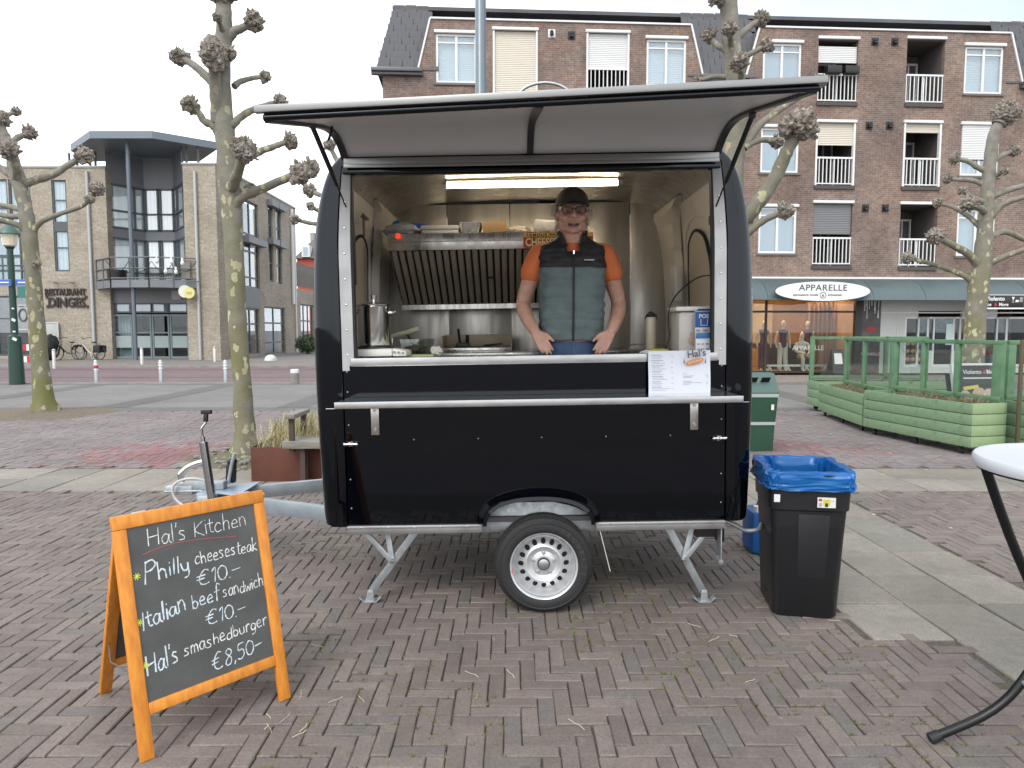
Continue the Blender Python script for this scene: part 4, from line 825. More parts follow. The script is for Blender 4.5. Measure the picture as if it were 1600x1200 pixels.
e4 = rect(1416, 1475, 62, 162); e3 = rect(1408, 1475, 193, 292); e2 = rect(1402, 1465, 320, 417)
for q, stl in ((e4, 'open'), (e3, 'fascia'), (e2, 'open')): W.append(('bal', e4[0], e4[1], q[2], q[3], stl))
g4 = rect(1507, 1567, 73, 147); g3 = rect(1500, 1558, 196, 275); g2 = rect(1490, 1550, 328, 400)
for q, stl in ((g4, 'net'), (g3, 'shut'), (g2, 'blue')): W.append(('win', g4[0], g4[1], q[2], q[3], stl))
HO = [w[1:5] for w in W]
wl = MB(); holewall(wl, 0, UMAX, zaw, ze, HO, 0, .16); holewall(wl, dA[1], dA[2], ze, ztA, HO, 0, .16); holewall(wl, dB[1], dB[2], ze, ztB, HO, 0, .16)
for d in (dA, dB):
    for a, b_ in ((d[0], d[1]), (d[3], d[2])):
        wl.prism([(a, .0, ze), (b_, .0, ze), (b_, .0, ztA)], (0, .16, 0))
wl.add([(0, 0, 0), (0, 12, 0), (0, 12, ze), (0, 0, ze)], [(0, 1, 2, 3)]).add([(UMAX, 0, 0), (UMAX, 12, 0), (UMAX, 12, ze), (UMAX, 0, ze)], [(3, 2, 1, 0)]).add([(0, 12, 0), (UMAX, 12, 0), (UMAX, 12, ze), (0, 12, ze)], [(0, 1, 2, 3)])
ab(wl, 'wall', M_rb, smooth=0)
for d in (dA, dB):   # side cheeks and roof of the brick dormers
    ab(MB().add([(d[0], .162, ze), (d[1], .162, ztA), (d[1], 2, ztA), (d[0], 2, ze), (d[3], .162, ze), (d[2], .162, ztA), (d[2], 2, ztA), (d[3], 2, ze)], [(0, 1, 2, 3), (4, 7, 6, 5), (1, 5, 6, 2)]), 'dormer_side', M_slate, smooth=0)
    tr = [Vector((d[0], -.02, ze)), Vector((d[1], -.02, ztA + .03)), Vector((d[2], -.02, ztA + .03)), Vector((d[3], -.02, ze))]
    mb = MB()
    for a, b_ in zip(tr, tr[1:]): mb.bar(a, b_, .055, .06, (0, 1, 0))
    ab(mb, 'dormer_trim', M_wf)
roof = ab(MB().add([(-.22, 0, ze - .02), (dA[1], 0, ze - .02), (dA[1], .9, zr), (.28, .9, zr), (.28, 11, zr), (UMAX, 11, zr), (-.22, 12, ze - .02), (UMAX, .9, zr), (dA[2], 0, ze - .02), (dB[1], 0, ze - .02), (dB[1], .9, zr), (dA[2], .9, zr), (dB[2], 0, ze - .02), (UMAX, 0, ze - .02), (UMAX, .9, zr), (dB[2], .9, zr)], [(0, 1, 2, 3), (3, 7, 5, 4), (0, 3, 4, 6), (8, 9, 10, 11), (12, 13, 14, 15)]).box(.26, UMAX, .86, 1.0, zr - .02, zr + .10), 'roof', mat('roof_felt', (.085, .085, .092), .85, col2=(.12, .12, .125), vs=.9), smooth=0)
rows = 9; sl_h = (zr - ze) / rows; sd = 1.0 / rows; cache = None
for ua, ub in ((-.15, dA[1] + .1), (dA[2] - .1, dB[1] + .1), (dB[2] - .1, dB[2] + 1.6)):
    for r_ in range(rows):
        u = ua + (.055 * r_ if ua < 0 else 0) + .19; hf = r_ % 2 == 1
        if hf: u -= .095
        while u < ub:
            if cache is None:
                s_ = MB().box(-.19, .19, -.012, .012, 0, .46); cache = s_.mesh('slate', M_slate, bevel=.006, seg=1, smooth=0)
            o = bpy.data.objects.new('slate', cache); COL.objects.link(o); o.parent = roof
            o.location = Vector((u + R.uniform(-.012, .012), -.015 + .9 * sd * r_, ze - .03 + sl_h * r_ + R.uniform(-.012, .012))) - roof.location; o.rotation_euler = (-math.atan2(.9, zr - ze) + RAD(4), R.uniform(-.012, .012), 0); o.scale.x = .5 if hf else 1; u += .30 if hf else .40; hf = False
for a, b_ in ((-.35, dA[0] + .15), (dA[3] - .1, dB[0] + .1), (dB[3] - .1, UMAX)):
    ab(MB().box(a, b_, -.26, .0, ze - .13, ze - .01).box(a, b_, -.18, -.001, ze - .22, ze - .131), 'gutter', mat('zinc_dark', (.12, .125, .13), .5, .5), bevel=.01)
def window(u0, u1, z0, z1, stl):
    f = MB(); w_ = .075; y0, y1 = .02, .10
    f.box(u0, u1, y0, y1, z0, z0 + w_).box(u0, u1, y0, y1, z1 - w_, z1).box(u0, u0 + w_, y0, y1, z0 + w_, z1 - w_).box(u1 - w_, u1, y0, y1, z0 + w_, z1 - w_).box((u0 + u1) / 2 - .04, (u0 + u1) / 2 + .04, y0, y1, z0 + w_, z1 - w_)
    f.box(u0 + w_, (u0 + u1) / 2 - .04, y0 + .01, y1, z1 - .30, z1 - .25).box((u0 + u1) / 2 + .04, u1 - w_, y0 + .01, y1, z1 - .30, z1 - .25)
    o = ab(f, 'window', M_wf, bevel=.008, smooth=0)
    for a, b_ in ((u0 + w_, (u0 + u1) / 2 - .04), ((u0 + u1) / 2 + .04, u1 - w_)): ab(MB().box(a, b_, .06, .066, z0 + w_, z1 - w_), 'pane', M_glass, o, smooth=0)
    ab(MB().add([(u0, .158, z0), (u1, .158, z0), (u1, .158, z1), (u0, .158, z1)], [(0, 1, 2, 3)]), 'curtain_or_dark', {'net': (M_net, M_blue, M_blind)[len(COL.objects) % 3], 'blue': M_blue, 'shut': M_net}[stl], o, smooth=0)
    ab(MB().box(u0 - .06, u1 + .06, -.05, .02, z0 - .07, z0), 'sill', mat('stone_sill', (.14, .125, .12), .7), o, smooth=0)
    ab(MB().box(u0 - .05, u1 + .05, -.08, .018, z1 + .01, z1 + .11), 'shutter_box', M_wf, o, bevel=.015, smooth=0)
    if stl == 'shut': ab(MB().box(u0 + .02, u1 - .02, -.02, .0, z1 - (z1 - z0) * .68, z1 + .01), 'roller_shutter', M_shw, o, smooth=0)
def balcony(u0, u1, z0, z1, stl):
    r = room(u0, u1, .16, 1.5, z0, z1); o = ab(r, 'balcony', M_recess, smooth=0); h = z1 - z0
    dr = MB(); uu = u0 + .45 * (u1 - u0); dr.box(uu, u1 - .06, 1.40, 1.46, z0 + .05, z0 + .12).box(uu, u1 - .06, 1.40, 1.46, z1 - .35, z1 - .28)
    for k in range(3): a = uu + k * (u1 - .11 - uu) / 2; dr.box(a, a + .05, 1.39, 1.47, z0 + .05, z1 - .28)
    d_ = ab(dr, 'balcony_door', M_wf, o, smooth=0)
    ab(MB().box(u0 - .02, u1 + .02, -.06, .16, z0 - .12, z0), 'balcony_sill', mat('dark_sill', (.07, .065, .06), .8), o, smooth=0)
    if stl != 'full':
        f = MB(); zt = z0 + h * .46; f.box(u0 + .01, u1 - .01, .0, .05, zt - .06, zt).box(u0 + .01, u1 - .01, .01, .04, z0 + .05, z0 + .09); n = max(8, int((u1 - u0) / .135))
        for k in range(n + 1): a = u0 + .03 + k * (u1 - u0 - .06) / n; f.box(a - .014, a + .014, .012, .040, z0 + .05, zt - .06)
        f.box((u0 + u1) / 2 - .02, (u0 + u1) / 2 + .02, .045, .09, z0, zt); ab(f, 'railing', M_wf, o, smooth=0)
    ab(MB().box(u0 - .03, u1 + .03, -.07, .05, z1 + .005, z1 + .10), 'shutter_box', M_wf, o, bevel=.015, smooth=0)
    fr_ = {'full': (1, M_shc), 'half': (.56, M_shw), 'box': (.36, M_shw), 'third': (.35, M_shc), 'screen': (.49, M_shg), 'fascia': (.14, M_shc)}.get(stl)
    if fr_:
        zb = z1 - h * fr_[0]; za = z1 - (.10 * h if stl == 'box' else 0); ab(MB().box(u0 + .02, u1 - .02, .06, .085, zb, za), 'roller_shutter', fr_[1], o, smooth=0)
    if stl in ('half', 'third', 'fascia', 'full'):
        for a in (u0, u1 - .06): ab(MB().box(a, a + .06, -.03, .10, z0, z1), 'surround', M_wf, o, smooth=0)
    if stl == 'box':
        for k in (0, 1): a = u0 + .25 + k * .62; ab(MB().box(a, a + .5, -.20, .10, z0 + h * .44, z0 + h * .44 + .26), 'planter_box', M_plas, o, bevel=.02)
for k, *a in W: (window if k == 'win' else balcony)(*a)
for px, py, wht in ((862, 52, 1), (893, 55, 0), (1367, 65, 0), (1398, 65, 0), (1358, 196, 0), (1390, 196, 0), (1352, 325, 0), (1383, 325, 0)):
    u, z = fa(px, py); o = ab(MB().box(u - .12, u + .12, -.02, -.001, z - .14, z + .12), 'vent_plate', M_wf if wht else M_plas, smooth=0)
    ab(MB().prism([(u - .06, -.021, z + .05), (u - .06, -.13, z - .05), (u - .06, -.13, z - .09), (u - .06, -.021, z - .09)], (.12, 0, 0)).ico((u, -.02, z + .04), .06, 2), 'vent_cowl', M_plas, o, bevel=.01)
# ground floor: canopy, shop fronts
cprof = [(0, 3.30), (-.25, 3.29), (-.60, 3.20), (-.95, 3.02), (-1.20, 2.78), (-1.32, 2.52), (-1.30, 2.50), (-1.18, 2.72), (-.9, 2.94), (0, 3.1)]
M_can = mat('canopy_metal', (.075, .105, .112), .45, .2, col2=(.095, .125, .13), vs=1.2, rvar=.1)
u = 0.
while u < UMAX:
    ab(MB().prism([(u + .008, y, z) for y, z in cprof], (1.784, 0, 0)), 'canopy_panel', M_can, smooth=50); u += 1.8
ab(MB().box(0, UMAX, -.10, -.001, 3.30, 3.36), 'canopy_flashing', M_wf, smooth=0)
ZH = fa(1260, 470, .1)[1]; ZH = max(ZH, 2.62)
uS0, uS1 = fa(1130, 530)[0], fa(1336, 530)[0]
gw = MB(); holewall(gw, 0, uS0, 0, zaw, [(1.2, 4.2, .35, 2.6), (5.4, 8.2, .35, 2.6)], 0, .16); ab(gw, 'shop_wall', M_rb, smooth=0)
for a, b_ in ((1.2, 4.2), (5.4, 8.2)):
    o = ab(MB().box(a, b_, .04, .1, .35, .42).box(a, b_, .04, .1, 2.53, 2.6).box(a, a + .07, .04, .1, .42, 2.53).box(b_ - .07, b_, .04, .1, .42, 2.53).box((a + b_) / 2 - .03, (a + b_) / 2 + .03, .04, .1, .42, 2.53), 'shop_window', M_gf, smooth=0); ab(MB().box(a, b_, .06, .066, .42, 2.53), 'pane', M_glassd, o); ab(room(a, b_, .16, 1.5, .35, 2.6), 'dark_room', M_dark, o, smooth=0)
M_or = mat('shop_wall_orange', (.46, .25, .085), .7, col2=(.36, .17, .055), vs=1.3); M_shopin = mat('shop_cream', (.55, .42, .26), .7)
shop = ab(room(uS0, uS1, .16, 3.4, .05, 3.05), 'shop_interior', M_or, smooth=0)
ab(MB().box(uS0, uS1, .16, 3.4, .02, .045), 'shop_floor', mat('shop_floor', (.20, .13, .08), .5), shop, smooth=0)
for k in range(4): a = uS0 + .5 + k * 1.05; ab(MB().box(a, a + .6, 1.0 + .2 * (k % 2), 1.14 + .2 * (k % 2), 3.0, 3.03), 'shop_lamp', mat('shop_lamp_glow', (1, .8, .5), .5, emit=(1, .72, .36), es=48), shop)
ab(MB().box(uS1 - 2.9, uS1 - 1.6, 3.2, 3.38, 1.0, 2.55), 'shop_panel', M_shopin, shop, smooth=0); ab(MB().box(uS0 + .3, uS0 + 1.6, 3.2, 3.38, .9, 2.9), 'shop_panel', M_shopin, shop, smooth=0)
ab(MB().box(uS1 - 2.4, uS1 - 1.1, 1.6, 2.1, .05, 1.0), 'display_table', mat('shop_dark', (.05, .04, .035), .6), shop, smooth=0)
ab(MB().grid(lambda a, b_: (uS1 - 1.15 + 1.05 * a, 1.3 + .05 * math.sin(a * 40), .05 + 2.5 * b_), 40, 2), 'shop_drape', mat('drape_orange', (.42, .20, .06), .8), shop)
M_brz = mat('dark_bronze', (.035, .028, .024), .45)
zt_ = fa(1260, 487)[1]; sf = MB().box(uS0, uS1, .02, .1, .02, .10).box(uS0, uS1, .02, .1, 2.95, 3.05).box(uS0, uS1, .025, .1, zt_ - .035, zt_ + .035)
for px in (1197,): u = fa(px, 530)[0]; sf.box(u - .035, u + .035, .022, .1, .10, 2.95)
sf.box(uS1 - .02, uS1 + .22, -.02, .12, .02, 3.1); so_ = ab(sf, 'shop_window', M_brz, smooth=0)
u = fa(1197, 530)[0]
for a, b_ in ((uS0, u - .035), (u + .035, uS1 - .02)): ab(MB().box(a, b_, .055, .062, .10, 2.95), 'pane', M_glassd, so_)
ab(ftext(MB(), 'APPARELLE', .23, 0, 0, 0, off=.001, align='LEFT').xf(Matrix.Translation((fa(1239, 547)[0], .045, fa(1239, 547)[1]))), 'window_lettering', M_wf, so_)
# poster panel, white wall, glazed doors of the ice cream parlour
a, b_ = uS1 + .22, fa(1375, 530)[0]
pp = ab(MB().box(a, b_, .0, .1, .02, 3.1), 'poster_panel', mat('poster_dark', (.035, .03, .03), .4, col2=(.10, .09, .085), vs=2), smooth=0)
pr = MB()
for k in range(11):
    x = a + .06 + (b_ - a - .12) * k / 10; pr.bar((x, -.004, 2.95), (x + R.uniform(-.06, .06), -.004, 1.9 + R.uniform(0, .5)), .025, .004, (0, 1, 0))
ab(pr, 'poster_strokes', M_wf, pp, kind='stuff'); ab(MB().ico(((a + b_) / 2, -.002, 1.55), .16, 2, None, (1.1, .03, .6)), 'poster_flower', mat('poster_red', (.35, .02, .03), .5), pp)
z_ = fa(1357, 553)[1]; ab(MB().box(a, b_, -.012, -.002, z_ - .13, z_ + .13), 'poster_band', mat('band_maroon', (.12, .015, .02), .5), pp); ab(ftext(MB(), 'APPARELLE', .15, (a + b_) / 2, -.014, z_ - .05), 'poster_lettering', M_wf, pp)
M_wp = mat('white_panel', (.55, .56, .54), .55, col2=(.50, .51, .50), vs=1)
D0 = b_; leaves = [rect(a_, c_, 496, 583)[:2] for a_, c_ in ((1413, 1451), (1457, 1491), (1498, 1531), (1537, 1574))]
zd0, zd1 = .22, fa(1450, 495)[1]
pw = MB(); holewall(pw, D0, UMAX, .0, 3.1, [(l[0], l[1], zd0, zd1) for l in leaves] + [(18.6, 20.2, .8, 2.2), (21.5, 23.5, .2, 2.3)], .0, .1); ab(pw, 'shop_front_wall', M_wp, smooth=0)
ab(MB().box(D0, UMAX, -.02, -.001, zd1 + .12, zd1 + .17).box(D0 + .6, D0 + .62, -.02, -.001, .1, zd1), 'wall_batten', M_wf, smooth=0)
for l in leaves + [(18.6, 20.2), (21.5, 23.5)]:
    o = ab(MB().box(l[0], l[1], .02, .08, zd0, zd0 + .09).box(l[0], l[1], .02, .08, zd1 - .07, zd1).box(l[0], l[0] + .07, .02, .08, zd0 + .09, zd1 - .07).box(l[1] - .07, l[1], .02, .08, zd0 + .09, zd1 - .07), 'glazed_door', M_wf, smooth=0); ab(MB().box(l[0] + .07, l[1] - .07, .045, .052, zd0 + .09, zd1 - .07), 'pane', M_glassd, o)
par = ab(room(leaves[0][0] - .1, leaves[3][1] + .2, .12, 3.0, .02, 3.0), 'parlour_interior', mat('parlour_wall', (.16, .11, .09), .7), smooth=0)
ab(MB().box(leaves[0][0], leaves[1][1], 1.2, 1.8, .02, 1.05), 'parlour_counter', mat('counter_red', (.30, .05, .04), .5), par); ab(MB().box(leaves[2][0], leaves[2][1], 2.6, 2.7, 1.2, 1.5), 'parlour_lamp', mat('lamp_orange', (1, .4, .1), .5, emit=(1, .25, .05), es=2.5), par)
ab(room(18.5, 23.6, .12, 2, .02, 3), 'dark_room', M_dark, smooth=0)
st_ = MB()
for k in range(9): st_.ico((leaves[0][0] + .15 + (k % 3) * .2, .035, .5 + (k // 3) * .28), .10, 1, None, (1, .04, .8))
ab(st_, 'door_stickers', mat('food_pictures', (.45, .33, .10), .5, col2=(.35, .10, .05), vs=4), kind='stuff')
ab(MB().box(leaves[1][0] + .5, leaves[1][0] + .75, .03, .04, 1.0, 1.75), 'door_notice', mat('notice_mint', (.55, .70, .66), .6))
# signs on the canopy
def on_ap(o):
    o.matrix_world = AP_M @ Matrix.Translation(o.location); return o
AP_M = Matrix.Translation(AO) @ Matrix.Rotation(AYAW, 4, 'Z')
def oval_sign():
    u, z = fa(1286, 455, -1.42); S = thing('shop_sign', 'white oval fashion shop sign on the canopy above the lit orange window', 'sign', AP_M @ Vector((u, -1.42, z)), AYAW)
    el = [(1.60 * math.cos(2 * PI * k / 56), 0, .315 * math.sin(2 * PI * k / 56)) for k in range(56)]
    MB().prism(el, (0, .10, 0)).build('sign_board', mat('sign_white', (.74, .75, .74), .35), S, local=True, smooth=40)
    rim_ = [(p[0] * 1.01, .02, p[2] * 1.03) for p in el]; MB().tube(rim_, .022, 6, closed=True).build('sign_rim', M_gf, S, local=True)
    dk = mat('sign_grey', (.06, .065, .07), .5)
    ftext(MB(), 'APPARELLE', .285, 0, -.008, .02, xs=1.12, ext=.005, space=1.05).build('sign_lettering', dk, S, local=True, smooth=0)
    ftext(MB(), 'exclusieve mode', .105, -.16, -.008, -.15, align='RIGHT', xs=1.2, ext=.005).build('sign_lettering', dk, S, local=True, smooth=0); ftext(MB(), 'schoenen', .105, .16, -.008, -.15, align='LEFT', xs=1.2, ext=.005).build('sign_lettering', dk, S, local=True, smooth=0)
    MB().tube([(.10 * math.cos(2 * PI * k / 20), -.006, -.13 + .10 * math.sin(2 * PI * k / 20)) for k in range(20)], .010, 5, closed=True).build('sign_ring', dk, S, local=True); ftext(MB(), '&', .12, 0, -.008, -.175, ext=.005).build('sign_lettering', dk, S, local=True, smooth=0)
    MB().box(-.9, -.84, .1, .5, -.05, .0).box(.84, .9, .1, .5, -.05, .0).build('sign_bracket', M_gf, S, local=True)
oval_sign()
def violento():
    u, z = fa(1569, 471, -1.40); S = thing('shop_sign', 'black lettered ice cream parlour sign hanging from the canopy right of the tree', 'sign', AP_M @ Vector((u, -1.40, z)), AYAW)
    w, h = .68, .205
    MB().box(-w, w, 0, .06, -h, h).build('sign_board', mat('sign_black', (.012, .012, .013), .4), S, local=True, bevel=.004)
    fr2 = MB().box(-w - .02, w + .02, -.01, .07, -h - .05, -h).box(-w - .02, w + .02, -.01, .07, h, h + .02); fr2.build('sign_frame', M_wf, S, local=True)
    wt = mat('sign_letter_white', (.75, .75, .74), .5); rd = mat('sign_letter_red', (.6, .03, .03), .5)
    ftext(MB(), 'Violento', .19, -w + .04, -.004, .03, align='LEFT', off=.004, xs=1.0).build('sign_lettering', wt, S, local=True, smooth=0)
    ftext(MB(), 'Ice', .15, -w + .06, -.004, -.15, align='LEFT', off=.003).build('sign_lettering', wt, S, local=True, smooth=0); ftext(MB(), '&', .15, -w + .34, -.004, -.15, align='LEFT', off=.003).build('sign_lettering', rd, S, local=True, smooth=0); ftext(MB(), 'More', .15, -w + .50, -.004, -.15, align='LEFT', off=.003).build('sign_lettering', wt, S, local=True, smooth=0)
    ic = MB(); ic.prism([(.26, -.004, .15), (.36, -.004, .15), (.32, -.004, .06), (.30, -.004, .06)], (0, .004, 0)).box(.305, .315, -.004, 0, -.02, .06).box(.28, .34, -.004, 0, -.03, -.02).box(.40, .50, -.004, 0, .0, .05).box(.38, .52, -.004, 0, -.02, -.005)
    for k in range(3): ic.box(.55 + k * .035, .56 + k * .035, -.004, 0, -.02, .14)
    ic.build('sign_icons', wt, S, local=True, smooth=0); MB().box(-.5, -.46, .06, .3, .1, .16).box(.46, .5, .06, .3, .1, .16).build('sign_bracket', M_gf, S, local=True)
violento()
# ---- the restaurant on the corner (buff brick)
YF = 36.0
RS = thing('restaurant_building', 'buff brick corner building with glazed bay, curved balcony and overhanging grey roof', 'building', (-19.5, 36, 0))
def rb(mb, name, m, parent=None, **kw): return mb.build(name, m, parent or RS, **kw)
X = lambda px, Y=YF, py=500: at(px, py, Y).x
Z = lambda py, Y=YF, px=150: at(px, py, Y).z
zt = Z(262); M_rf = mat('roof_zinc', (.16, .19, .22), .5, .3); M_pan = mat('bay_panel', (.16, .175, .19), .5, .1, col2=(.19, .20, .215), vs=.7)
def rect2(x0, x1, y0, y1, Y=YF): return X(x0, Y, (y0 + y1) / 2), X(x1, Y, (y0 + y1) / 2), Z(y1, Y), Z(y0, Y)
wins = [rect2(83, 106, 281, 424), rect2(-70, 12, 280, 350), rect2(14, 48, 280, 350), rect2(-70, 12, 368, 440), rect2(14, 48, 368, 440), rect2(-90, 52, 462, 556)]
x1w = X(165, YF, 290); m_ = MB(); holewall(m_, -34, x1w, .04, zt, wins, YF, .18); m_.add([(x1w, YF, .04), (x1w, 39, .04), (x1w, 39, zt), (x1w, YF, zt)], [(0, 1, 2, 3)]); rb(m_, 'wall', M_yb, smooth=0)
rb(MB().box(-34, x1w + .05, YF - .05, YF + .35, zt, zt + .09), 'coping', mat('coping_grey', (.35, .36, .36), .6), smooth=0)
def win2(r, cols, rows, curtain_or_dark, Y=YF, fm_=M_gf, parent=None):
    x0, x1, z0, z1 = r; w_ = .08; f = MB().box(x0, x1, Y + .05, Y + .14, z0, z0 + w_).box(x0, x1, Y + .05, Y + .14, z1 - w_, z1).box(x0, x0 + w_, Y + .05, Y + .14, z0 + w_, z1 - w_).box(x1 - w_, x1, Y + .05, Y + .14, z0 + w_, z1 - w_)
    xs_ = [x0 + w_] + [x0 + (x1 - x0) * c for c in cols] + [x1 - w_]; zs_ = [z0 + w_] + [z0 + (z1 - z0) * c for c in rows] + [z1 - w_]
    for x in xs_[1:-1]: f.box(x - .035, x + .035, Y + .055, Y + .135, z0 + w_, z1 - w_)
    for z in zs_[1:-1]: f.box(x0 + w_, x1 - w_, Y + .06, Y + .13, z - .035, z + .035)
    o = rb(f, 'window', fm_, parent, smooth=0)
    for a in range(len(xs_) - 1):
        for b2_ in range(len(zs_) - 1): rb(MB().box(xs_[a] + .01, xs_[a + 1] - .01, Y + .09, Y + .095, zs_[b2_] + .01, zs_[b2_ + 1] - .01), 'pane', M_glass, o, smooth=0)
    rb(MB().add([(x0, Y + .17, z0), (x1, Y + .17, z0), (x1, Y + .17, z1), (x0, Y + .17, z1)], [(0, 1, 2, 3)]), 'curtain_or_dark', curtain_or_dark, o, smooth=0); return o
win2(wins[0], [], [.26, .44, .54, .78], M_net); sp = wins[0]; rb(MB().box(sp[0] + .02, sp[1] - .02, YF + .03, YF + .05, sp[2] + (sp[3] - sp[2]) * .44, sp[2] + (sp[3] - sp[2]) * .54), 'spandrel', M_gf, smooth=0)
for r, c in ((wins[1], M_net), (wins[2], M_net), (wins[3], M_blue), (wins[4], M_net)): win2(r, [.5], [.35], c)
win2(wins[5], [.3, .6, .8], [.62], M_dark)  # near-black sheet instead of a curtain, painting the dark of the unlit room
rl = MB().box(-26.5, X(48), YF - .30, YF - .26, Z(402), Z(399)).box(-26.5, X(48), YF - .29, YF - .27, Z(424), Z(422)); k = -26.5
while k < X(48): rl.box(k, k + .05, YF - .29, YF - .26, Z(446), Z(402)); k += .55
rb(rl, 'railing', M_gf, smooth=0)
# roof over the bay, pier and side wing
XS = X(336, 35.0, 262); xP = X(285, 35.0, 262)
YS = lambda px, py=450: XS * ray(px, py).y / ray(px, py).x
zp = Z(257, 35.0, 310)
m_ = MB().add([(xP, 35, .04), (XS, 35, .04), (XS, 35, zp), (xP, 35, zp)], [(0, 1, 2, 3)]).add([(xP, 35, .04), (xP, 38.5, .04), (xP, 38.5, zp), (xP, 35, zp)], [(3, 2, 1, 0)])
def srect(x0, x1, y0, y1):
    ya, yb = YS(x0, (y0 + y1) / 2), YS(x1, (y0 + y1) / 2); return ya, yb, .5 * (at(x0, y1, ya).z + at(x1, y1, yb).z), .5 * (at(x0, y0, ya).z + at(x1, y0, yb).z)
sw_ = [srect(381, 405, 315, 450), srect(420, 427, 322, 440), srect(432, 440, 328, 444), srect(381, 406, 482, 553), srect(414, 446, 480, 553)]
YE = YS(464); w_ = MB(); holewall(w_, 35, YE, .04, zp, sw_, 0, .15); w_.xf(Matrix(((0, -1, 0, XS), (1, 0, 0, 0), (0, 0, 1, 0), (0, 0, 0, 1)))); m_.add(w_.v, w_.f)
m_.add([(XS, YE, .04), (-34, YE, .04), (-34, YE, zp), (XS, YE, zp)], [(0, 1, 2, 3)]); rb(m_, 'wall', M_yb, smooth=0)
rb(MB().box(xP - .04, XS + .05, 34.95, 35.3, zp, zp + .09).box(XS - .3, XS + .05, 35.3, YE, zp, zp + .09), 'coping', MATS['coping_grey'], smooth=0)
for r, cols, rows in ((sw_[0], [.5], [.12, .42, .62]), (sw_[1], [], [.25, .5, .75]), (sw_[2], [], [.25, .5, .75]), (sw_[3], [.5], [.25, .66]), (sw_[4], [.5], [.25, .66])):
    y0, y1, z0, z1 = r; xx = XS - .10; f = MB().box(xx - .08, xx, y0, y1, z0, z0 + .09).box(xx - .08, xx, y0, y1, z1 - .09, z1).box(xx - .08, xx, y0, y0 + .09, z0 + .09, z1 - .09).box(xx - .08, xx, y1 - .09, y1, z0 + .09, z1 - .09)
    for c in cols: yy = y0 + (y1 - y0) * c; f.box(xx - .075, xx - .005, yy - .04, yy + .04, z0 + .09, z1 - .09)
    for c in rows: zz = z0 + (z1 - z0) * c; f.box(xx - .07, xx - .01, y0 + .09, y1 - .09, zz - .05, zz + .05)
    o = rb(f, 'window', M_gf, smooth=0); rb(MB().box(xx - .05, xx - .045, y0 + .09, y1 - .09, z0 + .09, z1 - .09), 'pane', M_glass, o, smooth=0)
    rb(MB().add([(xx - .4, y0, z0), (xx - .4, y1, z0), (xx - .4, y1, z1), (xx - .4, y0, z1)], [(0, 1, 2, 3)]), 'curtain_or_dark', M_blue if z0 < 1 else M_dark, o, smooth=0)  # the near-black sheet paints an unlit room's dark, the blue one is a curtain
for r in (sw_[1], sw_[2]):
    for zz in (r[3], (r[2] + r[3]) / 2): rb(MB().box(XS, XS + .35, r[0] - .2, r[1] + .2, zz - .05, zz + .3), 'window_hood', M_pan, smooth=0)
r = sw_[0]; zz = (r[2] + r[3]) / 2; rb(MB().box(XS, XS + .4, r[0] - .3, r[1] + .3, zz, zz + .35), 'window_hood', M_pan, smooth=0); rb(MB().box(XS - .05, XS + .02, r[0], r[1], sw_[3][3] + .05, r[2] - .02), 'spandrel', M_gf, smooth=0)
# bay in four facets
rz = at(190, 216, 34).z
zr0, zr1, zb0, zb1, zq = Z(289, 37), Z(358, 37), Z(372, 37), Z(446, 36), Z(240, 37)
PB = [Vector((X(168, 36.3, 330), 36.3, 0)), Vector((X(226, 38, 330), 38, 0)), Vector((X(272, 38, 330), 38, 0)), Vector((X(288, 36.2, 330), 36.2, 0))]
fac = [(PB[0], PB[1], [.72]), (PB[1], PB[2], [.46, .54]), (PB[2], PB[3], [.3])]
for A, B_, cols in fac:
    d = (B_ - A); Ln = d.length; d.normalize(); nrm = Vector((d.y, -d.x, 0))
    rb(MB().add([A + Vector((0, 0, zr0)), B_ + Vector((0, 0, zr0)), B_ + Vector((0, 0, rz - .01)), A + Vector((0, 0, rz - .01))], [(0, 1, 2, 3)]), 'bay_panel', M_pan, smooth=0); rb(MB().add([A + Vector((0, 0, zb0)), B_ + Vector((0, 0, zb0)), B_ + Vector((0, 0, zr1)), A + Vector((0, 0, zr1))], [(0, 1, 2, 3)]), 'bay_panel', M_pan, smooth=0)
    for z0, z1, tr_ in ((zr1, zr0, .40), (zb1, zb0, .30)):
        f = MB(); up = Vector((0, 0, 1)); bt_ = lambda a, c, w=.09: f.bar(a, c, w, .10, nrm)
        q = lambda s_, z: A + d * s_ + Vector((0, 0, z))
        for s_ in [.04] + [Ln * c for c in cols] + [Ln - .04]: bt_(q(s_, z0), q(s_, z1))
        for z in (z0 + .05, z1 - .05, z0 + (z1 - z0) * tr_): bt_(q(0, z), q(Ln, z), .085)
        o = rb(f, 'bay_window', M_gf, smooth=0); ins = -nrm * .02
        rb(MB().add([q(0, z0) + ins, q(Ln, z0) + ins, q(Ln, z1) + ins, q(0, z1) + ins], [(0, 1, 2, 3)]), 'pane', M_glassr, o, smooth=0); ins = -nrm * .08
        rb(MB().add([q(0, z0) + ins, q(Ln, z0) + ins, q(Ln, z1) + ins, q(0, z1) + ins], [(0, 1, 2, 3)]), 'curtain_or_dark', M_bay, o, smooth=0)
rp_ = [(X(110, 36.4, 228), 36.4), (X(140, 34, 213), 34.), (X(238, 34, 213), 34.), (X(340, 36, 228), 36.), (X(312, 38.6, 250), 38.6), (X(140, 38.6, 250), 38.6)]
rb(MB().prism([(x, y, rz) for x, y in rp_], (0, 0, .34)), 'bay_roof', M_rf, smooth=0)
rb(MB().tube([(X(200, 34.7, 250), 34.7, rz), (X(200, 34.7, 250), 34.7, .05)], .095, 12), 'column', mat('column_grey', (.13, .16, .19), .45, .2), smooth=50)
